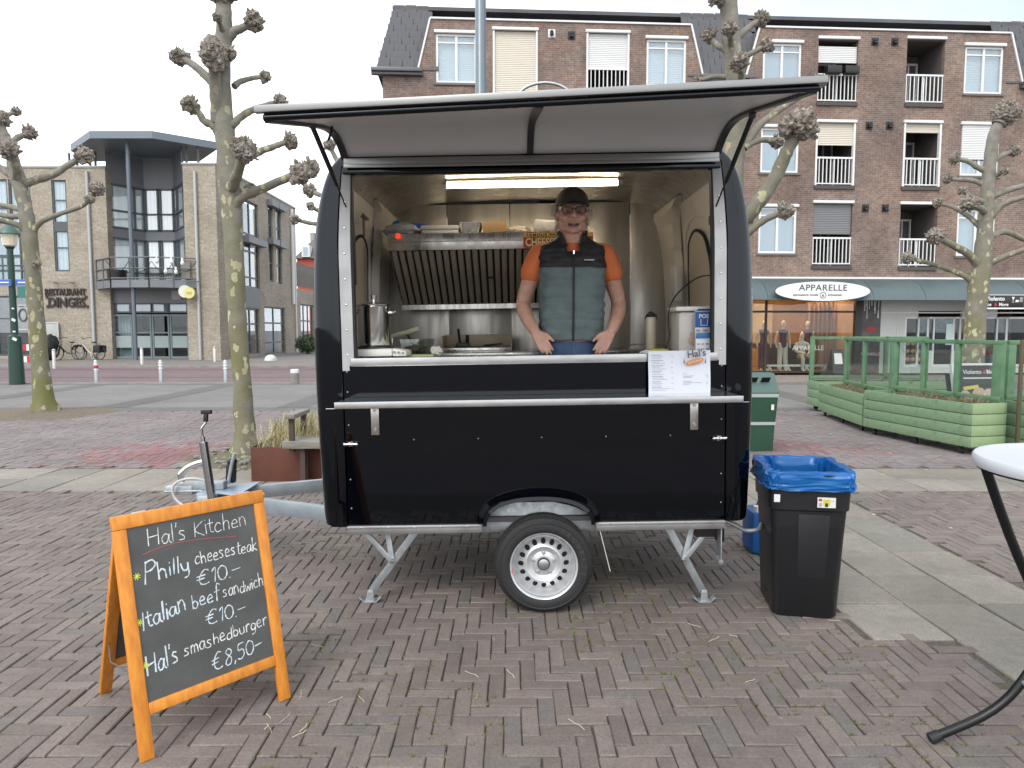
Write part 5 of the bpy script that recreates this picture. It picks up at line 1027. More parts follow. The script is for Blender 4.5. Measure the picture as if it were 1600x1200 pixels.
for px in (120, 132, 152, 160): rb(MB().cyl((X(px, 36.8), 36.8, zt), (X(px, 36.8), 36.8, rz), .06, n=8), 'roof_prop', M_gf)
for px in (293, 300, 318): rb(MB().cyl((X(px, 35.6), 35.6, zp), (X(px, 35.6), 35.6, rz), .06, n=8), 'roof_prop', M_gf)
for px, Y, yt, yb in ((137, YF, 268, 560), (305, 35., 268, 562)):
    x = X(px, Y, 268); rb(MB().tube([(x, Y - .09, Z(yt, Y)), (x, Y - .09, .06)], .075, 10), 'downpipe', mat('pipe_grey', (.42, .44, .45), .5, .2), smooth=50)
yy = YS(456); rb(MB().tube([(XS + .1, yy, zp - .2), (XS + .1, yy, 3.2)], .11, 10).tube([(XS + .1, yy + .5, zp - .4), (XS + .1, yy + .5, .05)], .06, 8), 'downpipe', M_wf, smooth=50)
# ground floor of the bay
Yd = 36.25; g0, g1 = X(168, Yd), X(296, Yd)
rb(MB().box(g0, g1, Yd, Yd + .1, Z(473, Yd), Z(440, Yd)), 'fascia', M_pan, smooth=0); rb(MB().box(X(270, Yd), X(284, Yd), Yd - .03, Yd, Z(468, Yd), Z(454, Yd)), 'vent_grille', mat('vent_pale', (.4, .41, .4), .6), smooth=0)
for a, c in ((177, 203), (207, 236), (239, 262), (265, 292)):
    o = win2((X(a - 2, Yd), X(c + 2, Yd), Z(489, Yd), Z(473, Yd)), [], [], M_blue, Yd - .05)
for k, (a, c) in enumerate(((177, 206), (207, 236), (237, 264), (265, 294))):
    x0, x1, z0, z1 = X(a, Yd), X(c, Yd), .06, Z(491, Yd); f = MB().box(x0, x1, Yd, Yd + .09, z0, z0 + .12).box(x0, x1, Yd, Yd + .09, z1 - .1, z1).box(x0, x0 + .08, Yd, Yd + .09, z0 + .12, z1 - .1).box(x1 - .08, x1, Yd, Yd + .09, z0 + .12, z1 - .1).box(x0 + .08, x1 - .08, Yd + .02, Yd + .07, 1.35, 1.42)
    o = rb(f, 'entrance_door', mat('door_grey', (.16, .20, .21), .45), smooth=0); rb(MB().box(x0 + .08, x1 - .08, Yd + .04, Yd + .045, z0 + .12, z1 - .1), 'pane', M_glassd, o)
    rb(MB().box(x0 + .08, x1 - .08, Yd + .03, Yd + .034, .62, 1.22), 'frosted_band', mat('frosted_film', (.30, .36, .36), .7), o)
    if k == 0: rb(MB().add([(x0, Yd + .4, z0), (x1, Yd + .4, z0), (x1, Yd + .4, z1), (x0, Yd + .4, z1)], [(0, 1, 2, 3)]), 'curtain_or_dark', curtain_mat('green_curtain', (.30, .40, .38), (.48, .56, .54), 12), o)
    if k == 3: rb(ftext(MB(), 'DINGES', .30, (x0 + x1) / 2, Yd + .025, 1.5, xs=.9), 'door_lettering', mat('letter_grey', (.10, .11, .11), .5), o)
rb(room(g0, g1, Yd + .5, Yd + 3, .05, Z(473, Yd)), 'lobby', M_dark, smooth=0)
# balcony
bp = [(X(150, 35.9, 420), 35.9), (X(172, 34.5, 420), 34.5), (X(232, 34.3, 420), 34.3), (X(308, 34.9, 420), 34.9)]; zs, zb, zh = Z(449, 34.4), Z(437, 34.4), Z(402, 34.4)
bal = rb(MB().prism([(x, y, zs) for x, y in bp + [(X(308, 34.9), 36.2), (X(150, 35.9), 36.2)]], (0, 0, zb - zs)), 'curved_balcony', M_pan, smooth=0)
f = MB()
for (xa, ya), (xb, yb) in zip(bp, bp[1:]):
    for zz in (zh, zb + (zh - zb) * .52, zb + .08): f.tube([(xa, ya, zz), (xb, yb, zz)], .035, 6)
    n = 2
    for k in range(n + 1): f.tube([(xa + (xb - xa) * k / n, ya + (yb - ya) * k / n, zs), (xa + (xb - xa) * k / n, ya + (yb - ya) * k / n, zh)], .035, 6)
rb(f, 'railing', mat('railing_grey', (.12, .13, .14), .5), bal); (xa, ya), (xb, yb) = bp[0], bp[1]
rb(MB().grid(lambda u, v: (xa + (xb - xa) * u, ya + .04 + (yb - ya) * u + .02 * math.sin(u * 60), zb + .1 + (zh - zb - .12) * v), 60, 1), 'reed_screen', mat('reed_grey', (.22, .20, .18), .8), bal)
xa, ya = X(285, 34.8), 34.8; rb(MB().box(xa, X(300, 34.9), 34.85, 34.87, zb + .1, zh - .1), 'reed_screen', MATS['reed_grey'], bal); rb(MB().lathe([(.42, 0), (.45, .5), (.40, .5), (.38, .05)], Matrix.Translation((X(184, 34.8), 34.9, zb)), 16), 'tub', M_plas, bal)
rb(MB().tube([(X(172, 34.3) + 4.3 * k / 24, 34.2, zh - .2 - .5 * abs(math.sin(k / 24 * PI * 4))) for k in range(25)], .018, 5), 'string_cable', M_black, bal)
for px, py in ((245, 408), (268, 409), (285, 411), (259, 424), (275, 425)): p = at(px, py, 34.15); rb(MB().ico(p, .12, 2, None, (.75, .75, 1)).cyl(p + Vector((0, 0, .1)), p + Vector((0, 0, .25)), .05, n=8), 'string_bulb', mat('bulb_white', (.75, .75, .72), .3), bal, smooth=60)
# lettering and round sign
LS = thing('restaurant_lettering', 'dark metal restaurant name lettering on the buff brick wall above the bicycles', 'sign', (X(105), YF, Z(466)))
M_lt = mat('letter_brown', (.028, .018, .016), .5); xs_ = lambda a, c: (X(a), X(c))
def fit_text(s_, px0, px1, py0, py1, off):
    mb = ftext(MB(), s_, 1., 0, 0, 0, ext=.03, align='LEFT', off=off); x0 = min(p.x for p in mb.v); x1 = max(p.x for p in mb.v); h = max(p.z for p in mb.v)
    a, c = X(px0), X(px1); z0, z1 = Z(py1), Z(py0)
    for i, p in enumerate(mb.v): mb.v[i] = Vector((a + (p.x - x0) / (x1 - x0) * (c - a), YF - .05 + p.y * 1., z0 + p.z / h * (z1 - z0)))
    return mb
fit_text('RESTAURANT', 73.5, 137, 451, 461.5, .02).build('letters', M_lt, LS, smooth=0); fit_text('DINGES', 78, 135.5, 464.5, 479.5, .035).build('letters', M_lt, LS, smooth=0)
for px, py in ((75.5, 464), (136.5, 464), (76, 479), (138, 479)): MB().box(X(px) - .06, X(px) + .06, YF - .05, YF - .01, Z(py) - .07, Z(py) + .07).build('quote_mark', M_lt, LS, smooth=0)
MB().box(X(83), X(126), YF - .35, YF - .28, Z(442), Z(440)).box(X(92), X(93), YF - .3, YF, Z(443), Z(441)).box(X(117), X(118), YF - .3, YF, Z(443), Z(441)).build('lamp_bar', mat('bar_grey', (.25, .24, .23), .5, .5), LS, smooth=0)
c = at(293, 456, 34.6); BS = thing('round_sign', 'small round yellow and white sign beside the restaurant balcony', 'sign', c)
MB().cyl(c + Vector((-.12, -.05, .02)), c + Vector((-.12, .05, .02)), .30, n=24).build('sign_disc', mat('sign_offwhite', (.62, .63, .58), .4), BS, smooth=40); MB().cyl(c + Vector((.10, -.08, -.05)), c + Vector((.10, .04, -.05)), .27, n=24).build('sign_disc', mat('sign_yellow', (.62, .58, .25), .4), BS, smooth=40); MB().bar(c + Vector((-.02, -.09, -.05)), c + Vector((.22, -.09, -.05)), .1, .02, (0, 1, 0)).build('sign_emblem', mat('sign_gold', (.45, .40, .10), .4), BS); MB().bar(c + Vector((.0, .1, .5)), c + Vector((.6, .1, .5)), .05, .05).bar(c + Vector((0, .0, .5)), c + Vector((0, 0, .2)), .03, .03).build('sign_arm', M_gf, BS)
# wall notice board and posters beside it
for lab, cat, r, cm in (('white glass notice case on the buff brick wall left of the bicycles', 'notice board', (71, 93, 505, 538), (.42, .43, .41)), ('grey picture poster board under the teal window left of the restaurant name', 'poster', (28, 46, 478, 514), (.36, .38, .38))):
    x0, x1, z0, z1 = rect2(*r); T_ = thing('notice_case' if 'case' in lab else 'poster_board', lab, cat, ((x0 + x1) / 2, YF, z0)); MB().box(x0, x1, YF - .12, YF - .005, z0, z1).build('board', mat(cat + '_face', cm, .5, col2=tuple(v * .8 for v in cm), vs=1.5), T_, bevel=.01)
    MB().box(x0 - .04, x1 + .04, YF - .14, YF - .10, z1, z1 + .05).box(x0 - .04, x1 + .04, YF - .14, YF - .10, z0 - .05, z0).box(x0 - .04, x0, YF - .14, YF - .10, z0, z1).box(x1, x1 + .04, YF - .14, YF - .10, z0, z1).build('frame', mat('frame_pale', (.5, .5, .48), .5), T_)
    if 'poster' in cat: MB().tube([(x0 + .35 + .2 * math.cos(a * .4), YF - .125, z0 + .7 + .3 * math.sin(a * .4)) for a in range(16)], .05, 6, closed=True).bar((x0 + .15, YF - .125, z0 + 1.15), (x1 - .15, YF - .125, z0 + 1.15), .09, .01, (0, 1, 0)).build('print', M_gf, T_)
# low wing with fence beyond, red house behind
LW = thing('low_wing', 'low buff brick wing with a weathered timber screen on top, far down the street', 'building', (XS - 2, YE + 5, 0))
y0, y1 = YE + .02, YE + 12; zl = 4.3; m_ = MB(); holewall(m_, y0, y1, .04, zl, [(y0 + 1.0, y0 + 4.2, .1, 3.3)], 0, .15); m_.xf(Matrix(((0, -1, 0, XS - .1), (1, 0, 0, 0), (0, 0, 1, 0), (0, 0, 0, 1)))); m_.build('wall', M_yb, LW, smooth=0)
xx = XS - .2; f = MB().box(xx - .08, xx, y0 + 1, y0 + 4.2, .1, .2).box(xx - .08, xx, y0 + 1, y0 + 4.2, 3.2, 3.3)
for k in range(4): f.box(xx - .07, xx - .01, y0 + 1 + k * 1.03, y0 + 1.1 + k * 1.03, .2, 3.2)
f.box(xx - .07, xx - .01, y0 + 1, y0 + 4.2, 2.1, 2.2); o = f.build('window', M_gf, LW, smooth=0); MB().box(xx - .05, xx - .045, y0 + 1, y0 + 4.2, .2, 3.2).build('pane', M_glass, o); MB().box(xx - .5, xx - .48, y0 + 1, y0 + 4.2, .2, 3.2).build('curtain_or_dark', M_blue, o)
for k in range(28): MB().box(XS - .12, XS - .08, y0 + k * .42, y0 + k * .42 + .40, zl + .15, zl + 1.75 + R.uniform(-.03, .03)).build('fence_board', mat('weathered_wood', (.20, .18, .155), .85, col2=(.13, .12, .105), vs=3), LW, smooth=0)
HZ = 68.; RH = thing('far_house', 'distant house with a grey tiled mansard roof and red wall behind the fence', 'house', (-20, HZ, 0)); h0, h1 = X(466, HZ), X(540, HZ)
MB().box(h0, h1, HZ, HZ + 8, 0, Z(404, HZ)).build('wall', mat('red_wall', (.38, .07, .05), .8), RH, smooth=0); zz, z2 = Z(404, HZ), Z(372, HZ)
MB().prism([(h0 - .2, HZ - .3, zz), (h1, HZ - .3, zz), (h1, HZ + 1.2, z2), (h0 + 1.2, HZ + 1.2, z2)], (0, 6, 0)).build('roof', mat('grey_tiles', (.12, .115, .115), .8), RH, smooth=0)
o = MB().box(X(476, HZ), X(488, HZ), HZ - .45, HZ + .4, Z(402, HZ), Z(384, HZ)).build('window', M_wf, RH, smooth=0); MB().box(X(478, HZ), X(486, HZ), HZ - .47, HZ - .455, Z(400, HZ), Z(387, HZ)).build('pane', M_blue, o)
MB().box(X(478, HZ), X(484, HZ), HZ + 2, HZ + 3, z2, z2 + .8).build('chimney', mat('chimney_grey', (.3, .29, .28), .8), RH)
# ============================================================ THE MAN IN THE TRAILER
def remesh(mb, name, m, parent, voxel=.005, it=2, **kw):
    me = mb.mesh(name, m, smooth=0); o = bpy.data.objects.new(name, me); COL.objects.link(o)
    md = o.modifiers.new('r', 'REMESH'); md.mode = 'VOXEL'; md.voxel_size = voxel
    if it: s_ = o.modifiers.new('s', 'SMOOTH'); s_.iterations = it; s_.factor = .5
    dg = bpy.context.evaluated_depsgraph_get(); dg.update(); n = bpy.data.meshes.new_from_object(o.evaluated_get(dg)); n.name = name
    o.modifiers.clear(); o.data = n; bpy.data.meshes.remove(me); n.materials.clear(); n.materials.append(m); n.polygons.foreach_set('use_smooth', [True] * len(n.polygons)); n.polygons.foreach_set('material_index', [0] * len(n.polygons))
    o.parent = parent; return tag(o, **kw)
def limb(mb, pts, rads, n=14, sub=2, smooth=5):
    P = cat_rom(pts, smooth); k = len(pts) - 1; rr = []
    for i in range(len(P)):
        u = i / smooth; j = min(int(u), k - 1); rr.append(rads[j] + (rads[j + 1] - rads[j]) * (u - j))
    mb.tube(P, rr, n); mb.ico(P[0], rr[0], sub); mb.ico(P[-1], rr[-1], sub); return mb
def skin_mat(name, c1, c2):
    m = mat(name, c1, .5, col2=c2, vs=22, bs=.25, bscale=110); b = m.node_tree.nodes['Principled BSDF']; b.inputs['Subsurface Weight'].default_value = .08; b.inputs['Subsurface Radius'].default_value = (.01, .004, .002); return m
M_skin = skin_mat('skin', (.58, .345, .26), (.50, .27, .20))
mo = TM @ Vector((.224, .455, .505))
MAN = thing('person', 'man in dark cap, glasses and teal black vest standing in the trailer hatch', 'person', mo)
def mb_(mb, name, m, parent=None, **kw): return mb.build(name, m, parent or MAN, local=True, **kw)
bd = MB()
# head, face, neck
H0 = len(bd.v); bd.ico((0, .012, 1.735), 1, 4, None, (.076, .097, .094)).ico((0, -.010, 1.675), 1, 3, None, (.070, .080, .070)).ico((0, -.042, 1.622), 1, 3, None, (.046, .044, .032)).ico((0, -.070, 1.607), 1, 3, None, (.022, .019, .015))
for s_ in (-1, 1):
    bd.ico((s_ * .040, -.062, 1.675), 1, 3, None, (.026, .026, .024)).ico((s_ * .056, -.02, 1.632), 1, 3, None, (.017, .045, .03)).ico((s_ * .080, .016, 1.705), 1, 3, None, (.010, .020, .032)).ico((s_ * .083, .022, 1.715), 1, 3, None, (.008, .016, .018))
    bd.tube([(s_ * .052, -.068, 1.738), (s_ * .030, -.086, 1.742), (s_ * .008, -.088, 1.736)], [.008, .010, .008], 8); bd.ico((s_ * .013, -.096, 1.677), 1, 2, None, (.009, .011, .008))
bd.tube([(0, -.082, 1.735), (0, -.095, 1.712), (0, -.110, 1.688), (0, -.113, 1.678)], [.010, .011, .014, .013], 10).ico((0, -.111, 1.681), .0145, 3)
bd.tube([(-.026, -.080, 1.648), (0, -.092, 1.652), (.026, -.080, 1.648)], [.007, .0095, .007], 8).tube([(-.022, -.080, 1.627), (0, -.090, 1.623), (.022, -.080, 1.627)], [.007, .010, .007], 8)
headM = Matrix.Translation((0, 0, 1.60)) @ Matrix.Diagonal((1.13, 1.10, 1.06, 1)) @ Matrix.Translation((0, 0, -1.60)); bd.xf(headM, H0)
limb(bd, [(0, .018, 1.45), (0, .012, 1.53), (0, .006, 1.62)], [.076, .068, .064], 18)
# trunk under the clothes
limb(bd, [(0, .02, .95), (0, .02, 1.15), (0, .02, 1.38)], [.115, .12, .125], 20)
for s_ in (-1, 1):
    limb(bd, [(s_ * .09, .02, 1.44), (s_ * .185, .012, 1.475), (s_ * .226, .02, 1.38), (s_ * .264, .042, 1.28), (s_ * .288, .058, 1.195), (s_ * .280, .012, 1.135), (s_ * .249, -.058, 1.065), (s_ * .222, -.100, 1.020)], [.060, .058, .053, .049, .044, .046, .037, .030], 16)
    # palm and five fingers on the pocket
    W0 = Vector((s_ * .220, -.103, 1.018)); D = Vector((-s_ * .50, -.34, -.80)).normalized(); S_ = Vector((s_ * .80, -.25, -.40)); S_ = (S_ - D * S_.dot(D)).normalized(); Nn = D.cross(S_)
    for k in (-.024, -.008, .008, .024): limb(bd, [W0 + S_ * k * .6, W0 + D * .045 + S_ * k, W0 + D * .082 + S_ * k * 1.08], [.015, .0135, .0115], 10)
    for k, ln, cv in ((-.0275, .066, .25), (-.0095, .078, .2), (.0095, .073, .25), (.0275, .056, .35)):
        b0 = W0 + D * .080 + S_ * k * 1.08; q = -Nn if Nn.y < 0 else Nn; inn = Vector((0, 1, 0))
        d1 = (D + inn * .15 + S_ * k * 1.5).normalized(); d2 = (D + inn * cv * 1.6 + S_ * k).normalized(); d3 = (D + inn * (cv * 2.6)).normalized()
        limb(bd, [b0, b0 + d1 * ln * .45, b0 + d1 * ln * .45 + d2 * ln * .32, b0 + d1 * ln * .45 + d2 * ln * .32 + d3 * ln * .23], [.0105, .0092, .0085, .0070], 10, 2, 3)
    t0 = W0 + D * .022 - S_ * .022; td = (D * .75 - S_ * .75 + Vector((0, -.15, 0))).normalized(); limb(bd, [t0, t0 + td * .036, t0 + td * .050 + D * .020, t0 + td * .058 + D * .036], [.0155, .0125, .0105, .0080], 10, 2, 3)
for s_ in (-1, 1): limb(bd, [(s_ * .09, .02, .92), (s_ * .10, .01, .5), (s_ * .105, .03, .09)], [.085, .055, .04], 14)
body = remesh(bd, 'body', M_skin, MAN, .0042, 2)
def hd_b(mb, *a, **k): return mb_(mb.xf(headM), *a, **k)
# features
for s_ in (-1, 1):
    e = hd_b(MB().ico((s_ * .032, -.0775, 1.713), .0112, 3), 'eye', mat('eye_white', (.30, .26, .235), .3), smooth=80); hd_b(MB().ico((s_ * .031, -.0868, 1.7128), .0060, 2, None, (1, .5, 1)), 'iris', mat('iris_dark', (.03, .035, .04), .2), e)
    hd_b(MB().tube([(s_ * .047, -.080, 1.7185), (s_ * .032, -.0915, 1.7195), (s_ * .018, -.084, 1.7175)], .0050, 8), 'eyelid', M_skin, e, smooth=80)
    hd_b(MB().tube([(s_ * .054, -.076, 1.742), (s_ * .034, -.096, 1.749), (s_ * .014, -.097, 1.743)], [.003, .0055, .004], 6), 'eyebrow', mat('grey_brow', (.20, .17, .14), .9))
mo_ = hd_b(MB().tube(cat_rom([(-.025, -.084, 1.639), (-.012, -.094, 1.637), (0, -.098, 1.636), (.012, -.094, 1.637), (.025, -.084, 1.639)], 4), .0052, 8), 'mouth', mat('mouth_dark', (.075, .025, .02), .6), smooth=80)
hd_b(MB().tube(cat_rom([(-.013, -.0955, 1.639), (0, -.1015, 1.6375), (.013, -.0955, 1.639)], 4), .0030, 6), 'teeth', mat('teeth', (.36, .31, .26), .3), mo_); hd_b(MB().tube(cat_rom([(-.024, -.086, 1.629), (0, -.1015, 1.6265), (.024, -.086, 1.629)], 4), [.003] * 3 + [.0055] * 3 + [.003] * 3, 8), 'lower_lip', mat('lip', (.33, .13, .11), .45), mo_, smooth=80)
gs = MB()
for s_ in (-1, 1):
    cx, cz = s_ * .034, 1.714; q = [(cx + .0255 * math.copysign(abs(math.cos(a)) ** .6, math.cos(a)), -.112 + .012 * (abs(cx + .0255 * math.cos(a)) / .06) ** 2, cz + .0185 * math.copysign(abs(math.sin(a)) ** .6, math.sin(a))) for a in [2 * PI * k / 24 for k in range(24)]]; gs.tube(q, .0023, 6, closed=True)
    gs.tube([(s_ * .060, -.100, 1.722), (s_ * .078, -.05, 1.722), (s_ * .084, .02, 1.722), (s_ * .084, .035, 1.705)], .0022, 6)
gs.tube([(-.009, -.113, 1.718), (0, -.116, 1.721), (.009, -.113, 1.718)], .0022, 6); gl_ = hd_b(gs, 'glasses', mat('frame_brown', (.03, .016, .012), .3))
for s_ in (-1, 1): cx = s_ * .034; hd_b(MB().add([(cx + .024 * math.cos(2 * PI * k / 16), -.1105, 1.714 + .0175 * math.sin(2 * PI * k / 16)) for k in range(16)], [tuple(range(16))]), 'lens', glass_mat('spectacle_lens', (.72, .70, .68), refl=.02), gl_)
hr = MB(); rr = random.Random(4)
for s_ in (-1, 1):
    for k in range(70):
        p = Vector((s_ * rr.uniform(.078, .094), rr.uniform(-.005, .06), rr.uniform(1.712, 1.75))); d = Vector((s_ * rr.uniform(.3, 1.), rr.uniform(-.5, .5), rr.uniform(-.6, .7))).normalized(); hr.tube([p, p + d * .013, p + d * .020 + Vector((0, 0, rr.uniform(-.012, .012)))], [.0045, .0038, .0015], 5)
for k in range(80):
    a = rr.uniform(-.2, PI + .2); p = Vector((.078 * math.cos(a), .012 + .096 * abs(math.sin(a)), rr.uniform(1.64, 1.74))); hr.tube([p, p + Vector((p.x * .2, p.y * .2, -.03))], [.006, .002], 5)
hd_b(hr, 'hair', mat('grey_hair', (.52, .47, .40), .7))
M_cap = mat('cap_cloth', (.045, .036, .028), .85, col2=(.065, .052, .04), vs=18, bs=.25, bscale=140)
def capf(u, v):
    a = 2 * PI * u; t_ = v * PI / 2; r_ = math.cos(t_) ** .82; sq = 1 + .015 * math.cos(6 * a) * (v < .95)
    return (.0875 * r_ * math.cos(a) * sq, .006 + .108 * r_ * math.sin(a) * sq, 1.752 + .104 * math.sin(t_) ** .95)
cp_ = hd_b(MB().grid(capf, 48, 14, True), 'cap', M_cap, smooth=80); hd_b(MB().ico((0, .006, 1.856), .007, 2, None, (1, 1, .6)), 'cap_button', M_cap, cp_)
bm_ = MB()
for dz in (0, -.004): bm_.grid(lambda u, v, dz=dz: ((u - .5) * 2 * (.084 - .016 * v * v), -.078 + .02 * (2 * abs(u - .5)) ** 2 * (1) - .078 * v * math.cos((u - .5) * 1.9), 1.762 + dz - .010 * v - .016 * (2 * (u - .5)) ** 2), 20, 8)
hd_b(bm_, 'cap_brim', M_cap, cp_, smooth=60)
# clothes
M_or2 = mat('orange_cotton', (.66, .175, .060), .85, col2=(.58, .14, .045), vs=9, bs=.2, bscale=70)
ts = MB()
for s_ in (-1, 1): limb(ts, [(s_ * .10, .016, 1.455), (s_ * .180, .014, 1.484), (s_ * .216, .018, 1.43), (s_ * .240, .03, 1.365)], [.068, .066, .068, .070], 18)
limb(ts, [(0, .02, .985), (0, .02, 1.15), (0, .02, 1.38), (0, .02, 1.44)], [.135, .135, .14, .10], 22); limb(ts, [(0, .014, 1.40), (0, .006, 1.505)], [.09, .074], 18)
remesh(ts, 'tshirt', M_or2, MAN, .0055, 2)
mb_(MB().grid(lambda u, v: ((.187 + .003 * math.sin(9 * u)) * math.cos(2 * PI * u) * 1.0, .018 + .132 * math.sin(2 * PI * u), .962 + .014 * v), 40, 2, True), 'shirt_hem', mat('coral_cotton', (.45, .07, .05), .85), smooth=60)
prof = [(.965, .183, .130), (1.02, .188, .138), (1.10, .190, .143), (1.20, .190, .145), (1.30, .192, .146), (1.38, .194, .143), (1.44, .196, .132), (1.49, .197, .116), (1.525, .188, .100), (1.545, .150, .088), (1.562, .112, .082), (1.578, .092, .084), (1.596, .088, .088), (1.612, .087, .089)]
def vsec(z):
    for a, c in zip(prof, prof[1:]):
        if a[0] <= z <= c[0]: k = (z - a[0]) / (c[0] - a[0]); return a[1] + (c[1] - a[1]) * k, a[2] + (c[2] - a[2]) * k
    return prof[-1][1:]
def vest(z0, z1, name, m, nz_, quilt):
    mb = MB(); nu = 96; rows = []
    for j in range(nz_ + 1):
        z = z0 + (z1 - z0) * j / nz_; hx, hy = vsec(z); row = []
        for i in range(nu):
            a = 2 * PI * i / nu - PI / 2; c, s_ = math.cos(a), math.sin(a); e = .60
            x = hx * math.copysign(abs(c) ** e, c); y = .018 + hy * math.copysign(abs(s_) ** e, s_)
            q = abs(math.sin(PI * (z - .965) / quilt)) ** .55; n_ = noise.noise(Vector((x * 22, y * 22, z * 34))) * .0045 + noise.noise(Vector((x * 9 + 3, y * 9, z * 12))) * .006
            if z < 1.5: k = 1 + .030 * q + n_ / .11
            else: k = 1 + .03 * q + n_ / .16
            row.append(Vector((x * k, .018 + (y - .018) * k, z + noise.noise(Vector((x * 14, y * 14, z * 3))) * .004)))
        rows.append(row)
    o = 0
    for row in rows: mb.v += row
    for j in range(nz_):
        z = z0 + (z1 - z0) * (j + .5) / nz_
        for i in range(nu):
            i2 = (i + 1) % nu; p = (rows[j][i] + rows[j][i2]) / 2
            if p.y < .0 and z > 1.478 and abs(p.x) < .014 + (z - 1.478) * .52: continue
            mb.f.append([j * nu + i, j * nu + i2, (j + 1) * nu + i2, (j + 1) * nu + i]); mb.m.append(0)
    ob = mb_(mb, name, m, smooth=80); sd = ob.modifiers.new('thickness', 'SOLIDIFY'); sd.thickness = .008; sd.offset = -1; return ob
M_teal = mat('teal_nylon', (.095, .132, .135), .6, col2=(.115, .155, .158), vs=16, bs=.35, bscale=55); M_vblk = mat('black_nylon', (.010, .010, .011), .62, col2=(.018, .018, .019), vs=18, bs=.4, bscale=50)
vb = vest(.965, 1.395, 'vest_body', M_teal, 66, .062); vest(1.395, 1.612, 'vest_yoke', M_vblk, 44, .052)
zp_ = MB(); zz = [(.966 + .52 * k / 30) for k in range(31)]
for a, c in zip(zz, zz[1:]): zp_.bar((0, .018 - vsec(a)[1] * 1.058, a), (0, .018 - vsec(c)[1] * 1.058, c), .012, .006, (0, 1, 0))
mb_(zp_, 'vest_zip', M_black); mb_(MB().box(-.004, .004, -.128, -.118, 1.468, 1.488), 'zip_pull', M_chrome)
for s_ in (-1, 1): mb_(MB().tube([(s_ * .155, .018 - .098, 1.205), (s_ * .163, .018 - .092, 1.15), (s_ * .160, .018 - .096, 1.11)], .003, 6), 'pocket_zip', M_black, vb)
mb_(MB().box(.062, .070, -.1265, -.122, 1.430, 1.438).box(.074, .118, -.1255, -.119, 1.431, 1.437), 'chest_mark', mat('mark_grey', (.5, .5, .5), .5))
M_jean = mat('denim', (.040, .075, .150), .85, col2=(.06, .105, .19), vs=14, bs=.3, bscale=120)
jn = MB(); limb(jn, [(0, .02, .86), (0, .02, .99)], [.13, .135], 20); jn.ico((0, .02, .86), 1, 3, None, (.200, .140, .20))
for s_ in (-1, 1): limb(jn, [(s_ * .085, .02, .88), (s_ * .098, .01, .5), (s_ * .105, .03, .07)], [.095, .070, .055], 16)
remesh(jn, 'jeans', M_jean, MAN, .008, 2)
mb_(MB().tube([(0, -.122, .955), (.004, -.124, .90), (-.004, -.12, .84)], .003, 6), 'fly_seam', mat('denim_seam', (.10, .15, .24), .85))
for s_ in (-1, 1): mb_(MB().ico((s_ * .11, -.03, .045), 1, 3, None, (.05, .14, .045)), 'shoe', M_black, smooth=80)
# ============================================================ THINGS STANDING IN THE TRAILER
def free(mb, name, m, label, cat, group=None, **kw): o = mb.build(name, m, None, **kw); tag(o, label, cat, group); return rest(o)
def fthing(name, label, cat, loc): o = thing(name, label, cat, loc); o.matrix_world = TM @ Matrix.Translation(Vector(loc)); return o
def fb(mb, name, m, parent, **kw): return mb.build(name, m, parent, local=True, **kw)
HT = 2.1855
def hx(px, py, Y=4.95): return L(px, py, Y).x
def clump(c, sx, sy, sz, seed, amp=.22, sub=4):
    return MB().ico(c, 1, sub, lambda d: 1 + amp * noise.noise(d * 2.4 + Vector((seed, 0, 0))) + amp * .6 * noise.noise(d * 6 + Vector((0, seed, 0))), (sx, sy, sz))
cb = clump((0, 0, .045), .14, .09, .055, 3.); cb.v = [Vector((p.x, p.y, max(p.z, 0))) for p in cb.v]
g_ = fthing('plastic_bag', 'clear plastic bag with blue tie lying on the left end of the extractor hood', 'bag', (hx(632, 352), 1.12, HT)); fb(cb, 'bag_film', mat('clear_film', (.42, .44, .46), .25), g_, smooth=60); fb(clump((.07, -.02, .07), .09, .05, .022, 8.), 'bag_print', mat('bag_blue', (.02, .12, .42), .35), g_, smooth=60); fb(clump((-.05, -.02, .08), .03, .03, .03, 5.), 'bag_knot', MATS['bag_blue'], g_, smooth=60)
x0, x1 = hx(662, 355), hx(718, 355); g_ = fthing('foam_box', 'white foam food box lying on the extractor hood', 'box', ((x0 + x1) / 2, 1.10, HT)); w = (x1 - x0) / 2; fb(MB().box(-w, w, -.12, .12, 0, .030), 'box_base', M_white, g_, bevel=.008); fb(MB().box(-w - .004, w + .004, -.124, .124, .031, .058), 'box_lid', M_white, g_, bevel=.008)
x0, x1 = hx(718, 350), hx(753, 350); w = (x1 - x0) / 2; g_ = fthing('foil_tray', 'crinkled aluminium foil tray stack on the extractor hood', 'tray', ((x0 + x1) / 2, 1.10, HT)); M_foil = mat('foil', (.68, .68, .68), .25, 1., bs=.6, bscale=90)
for k in range(3): fb(MB().grid(lambda u, v, k=k: ((w * (.82 + .18 * v)) * math.copysign(abs(math.cos(2 * PI * u)) ** .4, math.cos(2 * PI * u)) * (1 + .012 * math.sin(2 * PI * u * 34)), (.1 * (.82 + .18 * v)) * math.copysign(abs(math.sin(2 * PI * u)) ** .4, math.sin(2 * PI * u)), .014 * k + .052 * v), 80, 4, True), 'tray', M_foil, g_, smooth=40)
g_.rotation_euler = (0, 0, 0)
